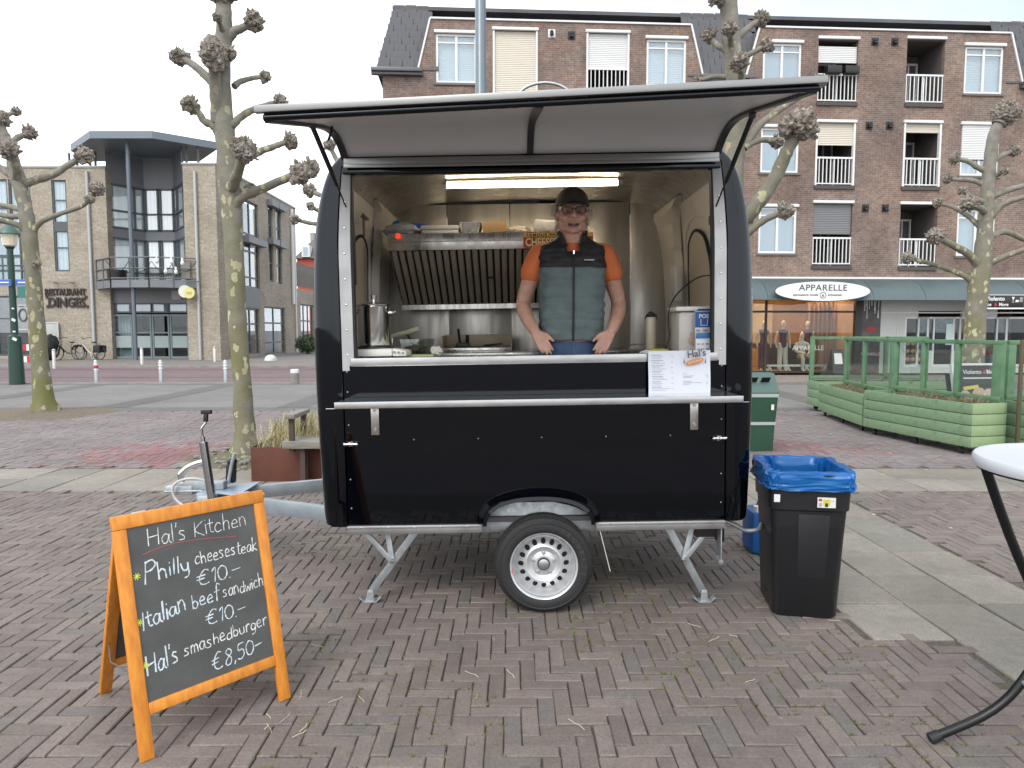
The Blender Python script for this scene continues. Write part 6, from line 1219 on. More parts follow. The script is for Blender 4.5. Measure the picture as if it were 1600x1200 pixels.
x0, x1 = hx(755, 350), hx(792, 350); w = (x1 - x0) / 2; g_ = fthing('cardboard_box', 'small brown cardboard box tipped on the extractor hood', 'box', ((x0 + x1) / 2, 1.10, HT)); fb(MB().boxm(Matrix.Translation((0, 0, .045)) @ Matrix.Rotation(RAD(-5), 4, 'Y'), 2 * w, .16, .07), 'carton', mat('cardboard', (.36, .23, .11), .8, col2=(.30, .19, .09), vs=8), g_, bevel=.003); fb(MB().boxm(Matrix.Translation((.0, -.02, .083)) @ Matrix.Rotation(RAD(-5), 4, 'Y'), 2 * w - .01, .10, .004), 'flap', MATS['cardboard'], g_)
cb = clump((0, 0, .025), .085, .07, .034, 12.); cb.v = [Vector((p.x, p.y, max(p.z, 0))) for p in cb.v]; free(cb.xf(Matrix.Translation((hx(810, 356), 1.08, HT))), 'bread_bag', mat('bag_tan', (.40, .34, .26), .4, col2=(.5, .45, .38), vs=20), 'flat tan bag lying on the extractor hood beside the man', 'bag', smooth=60)
x0, x1 = hx(829, 350), hx(868, 350); w = (x1 - x0) / 2; g_ = fthing('napkin_pack', 'white wrapped pack on the extractor hood just behind the man', 'pack', ((x0 + x1) / 2 + .03, 1.08, HT)); fb(MB().boxm(Matrix.Translation((0, 0, .048)) @ Matrix.Rotation(RAD(4), 4, 'Y'), w * 2.2, .14, .085), 'wrap', mat('pack_white', (.50, .49, .47), .4, col2=(.40, .39, .38), vs=30), g_, bevel=.018, smooth=50)

# left: hot plate and pot
CT = 1.3925
def cxy(px, py, Y): p = L(px, py, Y); return p.x, p.y
hx0, hx1 = L(553, 545, 4.08).x, L(640, 545, 4.08).x
hp = fthing('hot_plate', 'white electric hot plate under the steel stock pot', 'hot plate', (hx0 + .15, .26, CT)); fb(MB().box(-.15, .09, -.12, .12, .012, .055), 'casing', M_white, hp, bevel=.012); fb(MB().prism([(.09, -.11, .012), (.09, -.11, .055), (.165, -.11, .040), (.165, -.11, .012)], (0, .22, 0)), 'control_panel', M_white, hp, bevel=.004)
for k in range(3): fb(MB().cyl((.10 + k * .024, -.118, .036 - .003 * k), (.10 + k * .024, -.111, .036 - .003 * k), .007, n=10), 'knob', mat('knob_grey', (.25, .25, .25), .5), hp)
fb(MB().cyl((-.03, 0, .055), (-.03, 0, .066), .105, n=32), 'plate', mat('cast_plate', (.05, .05, .05), .4, .6), hp, smooth=40)
for x, y in ((-.13, -.1), (.07, -.1), (-.13, .1), (.07, .1)): fb(MB().cyl((x, y, 0), (x, y, .013), .012, n=10), 'foot', M_black, hp)
px_ = (L(562, 500, 4.15).x + L(611, 500, 4.15).x) / 2; pt = fthing('stock_pot', 'tall stainless stock pot with lid at the left end of the counter', 'pot', (hx0 + .12, .26, CT + .066)); fb(MB().lathe([(0, 0), (.088, 0), (.092, .006), (.092, .225), (.096, .230), (.090, .231), (.089, .01), (0, .01)], None, 48), 'pot_body', mat('pot_steel', (.58, .58, .57), .18, 1., rvar=.06, vs=4), pt, smooth=40)
pl_ = fb(MB().lathe([(.101, .232), (.102, .238), (.09, .243), (.03, .252), (0, .254)], None, 48), 'pot_lid', MATS['pot_steel'], pt, smooth=50); fb(MB().cyl((0, 0, .254), (0, 0, .268), .010, n=12).cyl((0, 0, .268), (0, 0, .292), .019, .021, n=20), 'lid_knob', M_chrome, pl_, smooth=50)
for s_ in (-1, 1): fb(MB().tube(cat_rom([(s_ * .090, -.035, .19), (s_ * .125, -.03, .195), (s_ * .125, .03, .195), (s_ * .090, .035, .19)], 4), .006, 8), 'pot_handle', M_chrome, pt, smooth=60)
# lever press, clear boxes, cloth
lx, ly = cxy(622, 545, 4.6); lv = fthing('lever_press', 'pale green handled steel press standing beside the pot', 'kitchen press', (lx, ly, CT)); fb(MB().box(-.07, .06, -.06, .06, 0, .02).box(-.05, -.03, -.02, .02, .02, .13), 'press_stand', M_inox, lv, bevel=.003); fb(MB().tube(cat_rom([(-.05, -.03, .115), (.0, -.03, .13), (.07, -.03, .145), (.14, -.03, .165)], 4), [.013] * 5 + [.016] * 4 + [.018] * 3 + [.014], 10), 'press_lever', mat('pale_green_plastic', (.50, .54, .38), .4), lv, smooth=60); fb(MB().bar((.06, -.02, .14), (.10, -.02, .06), .02, .012), 'press_link', M_black, lv)
M_clr = glass_mat('clear_plastic', (.86, .88, .86), .06)
bx, by = cxy(652, 545, 4.45); bb = fthing('acrylic_bin', 'clear plastic bin of kitchen tools on the counter left of the griddle', 'bin', (bx, by, CT)); fb(MB().lathe([(.0, .003), (.085, .003), (.10, .10), (.104, .102), (.097, .10), (.082, .006)], Matrix.Diagonal((1.1, .8, 1, 1)), 4), 'bin_wall', M_clr, bb, smooth=0); fb(clump((0, 0, .035), .06, .045, .03, 21.), 'bin_contents', mat('tool_brown', (.15, .12, .09), .5), bb, smooth=60)
vx, vy = cxy(640, 545, 4.2); free(MB().box(vx - .11, vx + .15, vy - .09, vy + .09, CT, CT + .012), 'chopping_board', mat('board_green', (.33, .40, .20), .6), 'thin green chopping board lying on the front counter', 'chopping board', bevel=.004)
tx, ty = cxy(682, 545, 4.3); free(clump((tx, ty, CT + .025), .035, .03, .032, 31., .35), 'white_cloth', mat('cloth_white', (.62, .60, .56), .9), 'crumpled white cloth on the counter next to the clear bin', 'cloth', smooth=60)
# griddle
gx0, gx1 = L(690, 540, 5.0).x, L(800, 540, 5.0).x; gy = 1.16
gd = fthing('griddle', 'cream backed flat griddle on the rear counter below the hood', 'griddle', ((gx0 + gx1) / 2, gy, 1.3855)); gw_ = (gx1 - gx0) / 2; fb(MB().box(-gw_, gw_, 0, .34, .0, .035), 'griddle_top', M_inox, gd, bevel=.003); fb(MB().box(-gw_, gw_, .30, .31, .035, .125).box(-gw_, -gw_ + .008, .02, .30, .035, .12).box(gw_ - .008, gw_, .02, .30, .035, .12), 'splash_guard', mat('guard_cream', (.50, .43, .32), .4, col2=(.42, .33, .22), vs=6), gd, bevel=.002); fb(MB().box(-gw_ + .01, gw_ - .01, .02, .29, .0352, .040), 'hot_surface', mat('seasoned_steel', (.10, .08, .06), .4, .7), gd)
sx_, sy_ = L(722, 530, 5.02).x, gy + .1; sp_ = fthing('burger_press', 'black iron burger press with upright handle standing on the griddle', 'burger press', (sx_, sy_, 1.3855 + .040)); fb(MB().prism([(-.055, -.04, 0), (.055, -.04, 0), (.04, -.04, .03), (-.04, -.04, .03)], (0, .08, 0)), 'press_base', M_plas, sp_, bevel=.004); fb(MB().tube([(-.02, 0, .03), (-.03, 0, .13)], .009, 8), 'handle', M_plas, sp_); fb(MB().tube([(.03, .01, .03), (.035, .01, .085)], .013, 8), 'handle', M_plas, sp_)
ux, uy = L(762, 540, 4.98).x, gy + .06; free(MB().box(ux - .09, ux + .09, uy - .02, uy + .02, 1.4258, 1.430).bar((ux - .03, uy, 1.433), (ux + .10, uy - .05, 1.445), .018, .012), 'spatula', M_plas, 'black spatula lying on the griddle', 'spatula', bevel=.002)
# right: container, card terminal, bottle, tongs, papers
x0, x1 = L(1046, 520, 4.1).x, L(1108, 520, 4.1).x; cx = (x0 + x1) / 2 + .005; cw_ = .118; ctn = fthing('storage_tub', 'frosted plastic food tub with a black clip lid at the right end of the counter', 'storage tub', (cx, .24, CT))
fb(MB().box(-cw_ * .86, cw_ * .86, -.10, .10, .004, .235), 'tub_wall', mat('frosted_plastic', (.55, .52, .48), .3), ctn, bevel=.025, smooth=40); fb(MB().box(-cw_, cw_, -.115, .115, .236, .262), 'tub_lid', mat('lid_milky', (.66, .66, .64), .3), ctn, bevel=.008); fb(MB().box(.0, cw_ * .98, -.128, -.112, .226, .246), 'lid_clip', M_black, ctn, bevel=.004); fb(clump((0, -.062, .08), .088, .046, .075, 44., .1), 'tub_contents', mat('bread_brown', (.42, .30, .20), .7, col2=(.5, .4, .3), vs=15), ctn, smooth=60)
wv = fb(MB(), 'x', M_black, ctn) if False else None
px0, px1 = L(1086, 515, 3.93).x, L(1114, 515, 3.93).x; cxp = (px0 + px1) / 2 - .004; pos = fthing('card_terminal', 'blue and white card payment display standing at the right end of the counter', 'card terminal', (cxp, .085, CT)); hw = (px1 - px0) / 2
M_pb = mat('pos_blue', (.010, .085, .32), .4); M_pw = mat('pos_white', (.68, .70, .72), .4)
fb(MB().box(-hw, hw, .012, .016, .0, .235), 'display_card', M_pw, pos, bevel=.001); fb(MB().box(-hw + .001, hw - .001, .008, .0115, .145, .232), 'display_header', M_pb, pos); fb(MB().box(-hw - .004, hw - .006, -.02, .0, .004, .085), 'terminal_face', M_pw, pos, bevel=.004); fb(MB().box(-hw - .003, hw - .007, -.023, -.0205, .085, .115), 'terminal_header', mat('pos_blue_light', (.03, .16, .42), .4), pos, bevel=.001)
fb(ftext(MB(), 'POS', .030, -.002, .0072, .196, off=.001), 'pos_lettering', M_pw, pos, smooth=0); fb(MB().tube([(-.018, .007, .190), (-.018, .007, .156), (.016, .007, .156), (.020, .007, .190)], .0025, 6), 'pos_outline', M_pw, pos)
for i in range(3):
    for j in range(2): fb(MB().box(-hw + .004 + i * .024, -hw + .018 + i * .024, -.0215, -.0203, .022 + j * .028, .030 + j * .028), 'card_logo', mat(('logo_grey', 'logo_red', 'logo_blue')[i], ((.3, .33, .4), (.55, .25, .25), (.15, .2, .4))[i], .5), pos)
fb(MB().box(-hw + .006, -hw + .024, .006, .0078, .122, .134).box(.004, .022, .006, .0078, .122, .134), 'card_logo', MATS['logo_grey'], pos); fb(MB().ico((.0, .007, .128), .008, 2, None, (1, .1, .8)), 'card_logo', MATS['logo_red'], pos); fb(MB().box(-.03, .03, .0165, .06, 0, .05), 'display_foot', M_pw, pos)
tx, ty = cxy(1017, 545, 4.28); th = fthing('thermos_bottle', 'cream thermos bottle with black cap near the right wall of the trailer', 'bottle', (tx, ty, CT)); fb(MB().lathe([(0, 0), (.030, 0), (.032, .004), (.032, .195), (.028, .21), (0, .212)], None, 24), 'bottle_body', mat('bottle_cream', (.55, .48, .35), .35), th, smooth=40); fb(MB().lathe([(.029, .212), (.030, .222), (.018, .236), (.006, .245), (0, .246)], None, 24), 'bottle_cap', M_black, th, smooth=40); fb(MB().tube([(-.035, 0, .20), (-.03, -.02, .225), (.03, -.02, .225), (.035, 0, .20)], .004, 6), 'bottle_loop', M_black, th)
yx, yy_ = cxy(1030, 545, 3.98); free(MB().box(yx - .055, yx + .05, yy_ - .03, yy_ + .03, CT, CT + .030), 'yellow_pouch', mat('pouch_yellow', (.42, .40, .03), .4, col2=(.3, .28, .02), vs=15), 'small olive yellow pouch on the counter in front of the thermos', 'pouch', bevel=.012, smooth=50)
for i, (a, c, Y, lab) in enumerate(((1002, 1040, 3.90, 'white paper sheet lying on the counter left of the paper bag'), (1040, 1064, 3.89, 'folded brown paper bag lying on the counter behind the menu sheet'))):
    x0, x1 = L(a, 550, Y).x, L(c, 550, Y).x; free(MB().grid(lambda u, v: (x0 + (x1 - x0) * u, .02 + .12 * v, CT + .010 + .012 * math.sin(u * 5 + i) * v + .004 * math.sin(v * 7)), 12, 6), ('paper_sheet', 'paper_bag')[i], (mat('paper_white', (.70, .68, .64), .7), mat('paper_brown', (.42, .33, .25), .8))[i], lab, ('paper', 'paper bag')[i], smooth=60)
tp = L(935, 545, 4.9); fct = tb(MB().tube(cat_rom([(tp.x, 1.28, 1.386), (tp.x, 1.28, 1.47), (tp.x, 1.24, 1.51), (tp.x, 1.18, 1.48)], 4), .009, 8), 'tap', M_chrome, bc, smooth=60)
tb(MB().tube([(tp.x + .03, 1.14, 1.425), (.93, 1.14, 1.425)], .005, 6).box(tp.x + .03, .93, 1.12, 1.16, 1.386, 1.39), 'rail', M_chrome, bc)
# menu sheet hanging from the counter edge
a, c = L(1013, 582, 3.79), L(1110, 582, 3.79); z1, z0 = L(1060, 548, 3.79).z, L(1060, 617, 3.79).z; mw = c.x - a.x; ME = fthing('menu_sheet', 'white printed menu sheet hanging from the right end of the counter edge', 'menu', ((a.x + c.x) / 2, -.03, z0))
sm = lambda u, v: Vector(((u - .5) * mw, -.006 * math.sin(u * 5 + 1) * (1 - v) - .004 * math.sin(v * 6), v * (z1 - z0)))
fb(MB().grid(sm, 24, 16), 'sheet', mat('paper_menu', (.66, .68, .74), .5), ME, smooth=80)
pr = MB(); rr = random.Random(9)
def pline(u0, u1, v, h=.008):
    n = 6; q = [sm(u0 + (u1 - u0) * k / n, v) + Vector((0, -.0015, 0)) for k in range(n + 1)]; q2 = [sm(u0 + (u1 - u0) * k / n, v + h) + Vector((0, -.0015, 0)) for k in range(n + 1)]; pr.add(q + q2, [(k, k + 1, n + 2 + k, n + 1 + k) for k in range(n)])
v = .90
while v > .10:
    pline(.05, .05 + rr.uniform(.13, .2), v, .014)
    for k in range(2): v -= .034; pline(.06, .06 + rr.uniform(.12, .30), v)
    pline(.37, .40, v + .03, .012); v -= .052
for v, u1 in ((.47, .62), (.42, .73), (.39, .70), (.30, .70), (.265, .86), (.235, .68)): pline(.56, u1, v, .010)
for v in (.43, .39, .28, .24): pline(.93, .96, v, .012)
fb(pr, 'menu_print', mat('print_lines', (.33, .33, .40), .7), ME, kind='stuff', smooth=0)
o0 = sm(.62, .84); fb(ftext(MB(), "Hal's", .052, 0, 0, 0, off=.0008, align='LEFT').xf(Matrix.Translation((o0.x, -.012, o0.z)) @ Matrix.Rotation(RAD(-6), 4, 'Y')), 'menu_title', mat('title_ink', (.08, .08, .09), .6), ME, smooth=0)
hd = Matrix.Translation((sm(.74, .75).x, -.010, sm(.74, .75).z)) @ Matrix.Rotation(RAD(-14), 4, 'Y'); fb(MB().ico((0, 0, 0), 1, 3, None, (.050, .002, .016)).xf(hd), 'menu_picture', mat('hotdog_bun', (.55, .25, .11), .6), ME, smooth=60); fb(MB().tube([(-.038 + .0085 * k, -.003, .004 * (-1) ** k) for k in range(10)], .0022, 5).xf(hd), 'menu_picture', mat('hotdog_sauce', (.75, .62, .5), .5), ME)
for u_ in (.57, .91): p = sm(u_, .80); fb(MB().prism([(p.x - .004, -.011, p.z - .02), (p.x + .004, -.011, p.z - .02), (p.x, -.011, p.z + .012)], (0, .001, 0)), 'menu_picture', mat('print_dark2', (.2, .12, .1), .6), ME)
# ============================================================ CHALKBOARD A-FRAME
d_ = Vector((.655, .756, 0)); n_ = Vector((-.756, .655, 0)); BO = Vector((-1.325, 2.42, 0)); UPZ = Vector((0, 0, 1))
vF = (n_ * .185 + UPZ * .857); HF = vF.length; vF.normalize(); wF = d_.cross(vF)
def BW(u, v, w=0.): return BO + d_ * u + vF * v + wF * w
AB = thing('chalkboard_sign', 'orange framed A-board with a chalk menu handwritten on black, standing before the drawbar', 'chalkboard', BO + d_ * .3 + n_ * .3)
M_ow = mat('orange_wood', (.70, .27, .030), .5, col2=(.55, .18, .018), vs=5, stretch=(9, 9, 1.2), bs=.1, bscale=30); M_cb = mat('chalkboard', (.060, .062, .060), .55, col2=(.105, .107, .104), vs=6, lo=.35, hi=.85)
MF = Matrix((d_, vF, wF)).transposed().to_4x4(); MF.translation = BO
RO = d_ * .115; vR = (n_ * .185 + UPZ * .857) - n_ * .64 - RO * .6; HR = vR.length; vR.normalize(); wR = vR.cross(d_); MR = Matrix((d_, vR, wR)).transposed().to_4x4(); MR.translation = BO + n_ * .64 + RO * .75
BWD = .598
def frame(M, H, front):
    s_ = .012
    for u in (0, BWD - .047): MB().box(u, u + .047, 0, H - (.052 if front else .0), -s_, s_).xf(M).build('stile', M_ow, AB, bevel=.004)
    MB().box(-.0 if front else .047, BWD if front else BWD - .047, H - .052, H, -s_, s_).xf(M).build('top_rail', M_ow, AB, bevel=.005); MB().box(.047, BWD - .047, .150, .192, -s_, s_).xf(M).build('bottom_rail', M_ow, AB, bevel=.004)
    return MB().box(.047, BWD - .047, .192, H - .052, -.004, .004).xf(M).build('board', M_cb, AB, smooth=0)
brd = frame(MF, HF, True); frame(MR, HR - .02, False)
for u in (.08, .5): MB().cyl(BW(u, HF - .004, -.022), BW(u + .05, HF - .004, -.022), .008, n=8).build('hinge', M_galv, AB)
MB().tube([BW(.02, .30, -.014), BW(.02, .30, -.014) + n_ * .22 + Vector((0, 0, -.02)), (BO + n_ * .64 + d_ * .105 + vR * .30)], .003, 6).build('stay_cord', mat('cord_dark', (.12, .10, .08), .8), AB)
GLY = {'H': [[(0, 1), (.02, 0)], [(.5, 1), (.5, 0)], [(.0, .48), (.5, .55)]], 'a': [[(.38, .5), (.2, .6), (.03, .35), (.1, .05), (.28, .1), (.38, .5)], [(.4, .58), (.39, .12), (.5, .0)]], 'l': [[(.08, 1.05), (.06, .02)]], "'": [[(.06, 1.05), (.03, .82)]],
 's': [[(.34, .55), (.16, .6), (.08, .45), (.28, .25), (.26, .05), (.0, .03)]], 'K': [[(.02, 1), (0, 0)], [(.48, 1.02), (.03, .46), (.52, .0)]], 'i': [[(.05, .6), (.06, 0)], [(.05, .86), (.065, .80)]], 't': [[(.17, .98), (.14, .12), (.32, .03)], [(0, .64), (.34, .68)]],
 'c': [[(.38, .5), (.2, .6), (.03, .3), (.15, .02), (.4, .1)]], 'h': [[(.05, 1.05), (.05, 0)], [(.05, .38), (.2, .58), (.35, .45), (.37, 0)]], 'e': [[(.05, .3), (.36, .36), (.24, .6), (.05, .4), (.1, .05), (.4, .08)]], 'n': [[(.04, .6), (.05, 0)], [(.05, .38), (.22, .6), (.36, .4), (.38, 0)]],
 'P': [[(.10, 1.02), (.0, -.18)], [(.06, .92), (.38, 1.04), (.52, .78), (.32, .52), (.07, .46)]], 'y': [[(.02, .6), (.1, .15), (.3, .15), (.36, .6)], [(.36, .6), (.33, -.2), (.1, -.38)]], 'k': [[(.05, 1.05), (.05, 0)], [(.38, .6), (.07, .28), (.42, 0)]],
 '€': [[(.55, .92), (.36, 1), (.15, .62), (.16, .15), (.36, 0), (.56, .08)], [(0, .62), (.40, .66)], [(0, .40), (.36, .44)]], '1': [[(.0, .78), (.16, 1), (.14, 0)]], '0': [[(.22, 1), (.03, .7), (.06, .15), (.24, .0), (.42, .3), (.4, .8), (.22, 1)]], '.': [[(.02, .04), (.05, .0)]], '-': [[(.0, .38), (.42, .42)]],
 'I': [[(.1, 1), (.06, -.04)]], 'b': [[(.05, 1.05), (.05, 0)], [(.05, .1), (.25, 0), (.38, .3), (.2, .55), (.06, .4)]], 'f': [[(.42, .9), (.25, 1.02), (.18, .8), (.16, -.08)], [(0, .52), (.38, .58)]], 'S': [[(.42, .9), (.2, 1), (.05, .8), (.4, .35), (.3, .03), (.0, .1)]], 'd': [[(.36, .5), (.15, .58), (.03, .25), (.15, 0), (.36, .15)], [(.4, 1.05), (.39, 0)]],
 'w': [[(0, .6), (.12, 0), (.25, .42), (.38, 0), (.5, .6)]], 'm': [[(.03, .6), (.03, 0)], [(.03, .4), (.15, .6), (.25, .42), (.25, 0)], [(.25, .4), (.39, .6), (.48, .4), (.5, 0)]], 'u': [[(.03, .6), (.05, .1), (.2, 0), (.35, .2), (.36, .6)], [(.36, .6), (.39, 0)]], 'r': [[(.05, .6), (.06, 0)], [(.06, .35), (.2, .58), (.34, .54)]],
 'g': [[(.36, .5), (.15, .6), (.03, .3), (.15, .02), (.35, .2), (.37, .55)], [(.37, .55), (.33, -.22), (.06, -.34)]], '8': [[(.36, .85), (.2, 1), (.06, .8), (.34, .4), (.3, .05), (.1, .02), (.06, .3), (.34, .65), (.36, .85)]], '5': [[(.4, 1), (.1, .98), (.08, .6), (.3, .6), (.38, .25), (.2, .0), (.0, .1)]], ',': [[(.08, .06), (.02, -.16)]]}
ADV = {'l': .2, 'i': .17, "'": .15, '.': .16, ',': .2, 't': .36, 'w': .6, 'm': .62, 'H': .64, 'K': .6, 'P': .58, '€': .68, '1': .3, 'I': .24, 'f': .40, 'r': .38, ' ': .34}
ST = {'t', 'l', 'i', 'k', 'I', '1', '-', 'H', 'K', 'w', 'f', "'", ',', '.', 'P'}
def bu(px, py):
    r = ray(px, py); o = Vector((0, 0, CAMH)); t_ = (BO - o).dot(wF) / r.dot(wF); p = o + r * t_ - BO; return p.dot(d_), p.dot(vF)
def chalk(txt, a, c, cap, wd=.0036):
    """handwriting along a baseline; cap height given by a pixel point above the start"""
    (ua, va), (uc, vc) = bu(*a), bu(*c); H = bu(a[0], a[1] - cap)[1] - va; L_ = math.hypot(uc - ua, vc - va); dx, dy = (uc - ua) / L_, (vc - va) / L_
    tot = sum(ADV.get(ch, .50) for ch in txt) - .08; k = L_ / tot; x = 0; mb = MB(); rr = random.Random(len(txt))
    for ch in txt:
        sc = rr.uniform(.86, 1.12); jy = rr.uniform(-.07, .05); sl = rr.uniform(-.08, .14)
        for pl in GLY.get(ch, []):
            q = [Vector((X_, Y_, 0)) for X_, Y_ in pl]; q = cat_rom(q, 5) if len(q) > 2 else [q[0], q[0].lerp(q[1], .5), q[1]]
            P = []
            for p in q:
                X_, Y_ = (x + p.x + sl * p.y * .5) * k, (p.y * sc + jy) * H; Y_ *= .86; P.append(Vector((ua + dx * X_ - dy * Y_ * .15, va + dy * X_ + Y_, .0042)))
            s0 = len(mb.v); mb.tube(P, [wd * .60 * rr.uniform(.5, 1.35) for _ in P], 6)
            for i in range(s0, len(mb.v)): mb.v[i].z = .0042 + (mb.v[i].z - .0042) * .25
        x += ADV.get(ch, .50)
    return mb.xf(MF)
M_ck = mat('chalk_white', (.70, .72, .71), .9, col2=(.36, .37, .37), vs=60, lo=.45, hi=.8); M_ckb = mat('chalk_blue_white', (.60, .69, .73), .9, col2=(.32, .36, .38), vs=50, lo=.45, hi=.8); M_ckg = mat('chalk_lime', (.62, .72, .06), .8); M_ckr = mat('chalk_red', (.48, .09, .08), .8)
for txt, a, c, cap, m_, wd in (("Hal's", (231, 854), (292, 842), 31, M_ck, .0028), ('Kitchen', (304, 838), (384, 821), 28, M_ck, .0028), ('Philly', (226, 909), (297, 893), 33, M_ckb, .0048), ('cheesesteak', (304, 882), (401, 859), 24, M_ck, .0034), ('€10.-', (307, 917), (376, 896), 26, M_ckb, .0036),
    ('Italian', (222, 984), (290, 953), 34, M_ckb, .0046), ('beef', (300, 951), (342, 936), 27, M_ckb, .0038), ('sandwich', (348, 934), (411, 915), 23, M_ck, .0032), ('€10.-', (321, 978), (384, 957), 25, M_ckb, .0036), ("Hal's", (230, 1057), (280, 1032), 36, M_ckb, .0046), ('smashedburger', (287, 1026), (416, 975), 24, M_ck, .0034), ('€8,50-', (332, 1050), (409, 1013), 29, M_ckb, .0036)):
    chalk(txt, a, c, cap, wd).build('chalk_writing', m_, brd, smooth=0)
for px, py in ((213, 901), (217, 973), (226, 1040)):
    u, v = bu(px, py); mb = MB()
    for k in range(4): a = k * PI / 4 + .2; mb.tube([(u - .013 * math.cos(a), v - .013 * math.sin(a), .0046), (u + .013 * math.cos(a), v + .013 * math.sin(a), .0046)], .0016, 5)
    mb.xf(MF).build('chalk_star', M_ckg, brd, smooth=0)
mb = MB(); mb.tube(cat_rom([Vector((*bu(*p), .0044)) for p in ((222, 867), (260, 852), (310, 843), (368, 838))], 5), .0013, 5); mb.xf(MF).build('chalk_underline', M_ckr, brd, smooth=0)
# ============================================================ BLACK BIN WITH BLUE BAG
BN = thing('waste_bin', 'tall black plastic bin lined with a blue bag beside the right end of the trailer', 'waste bin', (1.605, 3.90, 0), RAD(-9))
def rr_(w, h, r, n=6):
    out = []
    for cx, cy, a0 in ((w - r, h - r, 0), (-w + r, h - r, PI / 2), (-w + r, -h + r, PI), (w - r, -h + r, 1.5 * PI)):
        for k in range(n): a = a0 + PI / 2 * k / (n - 1); out.append((cx + r * math.cos(a), cy + r * math.sin(a)))
    return out
def loft(secs, cap0=True, cap1=True):
    mb = MB(); n = len(secs[0]); 
    for s_ in secs: mb.v += [Vector(p) for p in s_]
    for j in range(len(secs) - 1):
        for i in range(n): mb.f.append([j * n + i, j * n + (i + 1) % n, (j + 1) * n + (i + 1) % n, (j + 1) * n + i]); mb.m.append(0)
    if cap0: mb.f.append(list(reversed(range(n)))); mb.m.append(0)
    if cap1: mb.f.append([(len(secs) - 1) * n + i for i in range(n)]); mb.m.append(0)
    return mb
def bsec(w, h, r, z, n=6, oy=0): return [(x, y + oy, z) for x, y in rr_(w, h, r, n)]
fb(loft([bsec(.158, .194, .05, 0), bsec(.166, .204, .05, .012), bsec(.190, .232, .05, .58), bsec(.191, .233, .05, .585), bsec(.203, .245, .055, .595), bsec(.210, .252, .055, .76), bsec(.222, .262, .06, .765), bsec(.222, .262, .06, .785), bsec(.205, .245, .055, .785), bsec(.185, .225, .05, .45), bsec(.15, .19, .05, .05)], True, True), 'bin_body', M_plas, BN, smooth=40)
M_plas2 = M_plas
fb(loft([[(x * .62 + .02, y, z) for x, y, z in ((-.11, -.206, .10), (.11, -.206, .10), (.11, -.180, .10), (-.11, -.180, .10))], [(x * .62 + .02, y, z) for x, y, z in ((-.13, -.238, .57), (.13, -.238, .57), (.13, -.22, .57), (-.13, -.22, .57))]]), 'front_rib', M_plas, BN, bevel=.004)
fb(MB().cyl((-.165, -.02, .085), (-.135, -.02, .085), .08, n=24).cyl((-.172, -.02, .085), (-.165, -.02, .085), .015, n=12), 'bin_wheel', M_black, BN, smooth=40)
fb(MB().box(.028, .118, -.259, -.252, .615, .668), 'bin_label', mat('label_white', (.66, .66, .63), .4), BN); lb = (('label_red', (.45, .05, .04), .033, .050, .650, .662), ('label_yellow', (.55, .50, .06), .056, .090, .628, .660), ('label_black', (.03, .03, .03), .065, .080, .620, .640), ('label_grey', (.35, .35, .35), .034, .050, .622, .640), ('label_pale', (.5, .5, .5), .095, .112, .650, .656))
for nm, c, a, b_, z0, z1 in lb: fb(MB().box(a, b_, -.2605, -.2592, z0, z1), 'label_print', mat(nm, c, .5), BN)
BGm = mat('blue_film', (.010, .155, .50), .25, col2=(.02, .20, .58), vs=5, spec=.6); gt = BGm.node_tree; tl_ = gt.nodes.new('ShaderNodeBsdfTranslucent'); tl_.inputs[0].default_value = (.02, .22, .62, 1); mx_ = gt.nodes.new('ShaderNodeMixShader'); mx_.inputs[0].default_value = .38; gt.links.new(gt.nodes['Principled BSDF'].outputs[0], mx_.inputs[1]); gt.links.new(tl_.outputs[0], mx_.inputs[2]); gt.links.new(mx_.outputs[0], gt.nodes['Material Output'].inputs[0])
BG = thing('bin_bag', 'shiny blue bin liner folded over the rim of the black bin', 'bag', (1.605, 3.90, .55), RAD(-9))
def bagf(u, v):
    q = rr_(1, 1.15, .3, 10); n = len(q); k = u * n; i = int(k) % n; f = k - int(k); x = q[i][0] + (q[(i + 1) % n][0] - q[i][0]) * f; y = q[i][1] + (q[(i + 1) % n][1] - q[i][1]) * f; y /= 1.15
    P = ((0, .228, .268, .150 + .018 * noise.noise(Vector((x * 2, y * 2, 1)))), (.18, .231, .271, .165), (.30, .228, .268, .19), (.42, .232, .272, .225), (.52, .226, .266, .246), (.6, .215, .255, .248), (.7, .198, .238, .20), (1., .17, .21, -.06))
    for a, c in zip(P, P[1:]):
        if a[0] <= v <= c[0]: t_ = (v - a[0]) / (c[0] - a[0]); w, h, z = [a[m__] + (c[m__] - a[m__]) * t_ for m__ in (1, 2, 3)]; break
    rg = lambda p: (1 - abs(noise.noise(p)) * 2.2)
    fold = noise.noise(Vector((x * 2.0, y * 2.0, v * 2.0))) * .010 + max(0, rg(Vector((x * 4.2 + v * 2.2, y * 4.2, v * 3.4)))) * .010 + max(0, rg(Vector((x * 8.5, y * 8.5 + v * 3, v * 7.5)))) * .0065 + noise.noise(Vector((x * 19, y * 19, v * 16))) * .003 - .008
    if v > .58: fold = -max(0, rg(Vector((x * 4.5, y * 4.5, v * .8)))) * .030 - max(0, rg(Vector((x * 10, y * 10, v * 1.5)))) * .012 - fold * .4
    e = 1 + fold / .2
    return (x * w * e, y * h * e, z + noise.noise(Vector((x * 3, y * 3, v * 5))) * .010 + (.012 * max(0, noise.noise(Vector((x * 6, y * 6, 3)))) if .4 < v < .65 else 0))
fb(MB().grid(bagf, 280, 64, True), 'bag_film', BGm, BG, smooth=60); fb(MB().box(-.196, -.166, -.292, -.289, .095, .135), 'bag_tag', mat('tag_white', (.66, .66, .68), .5), BG)
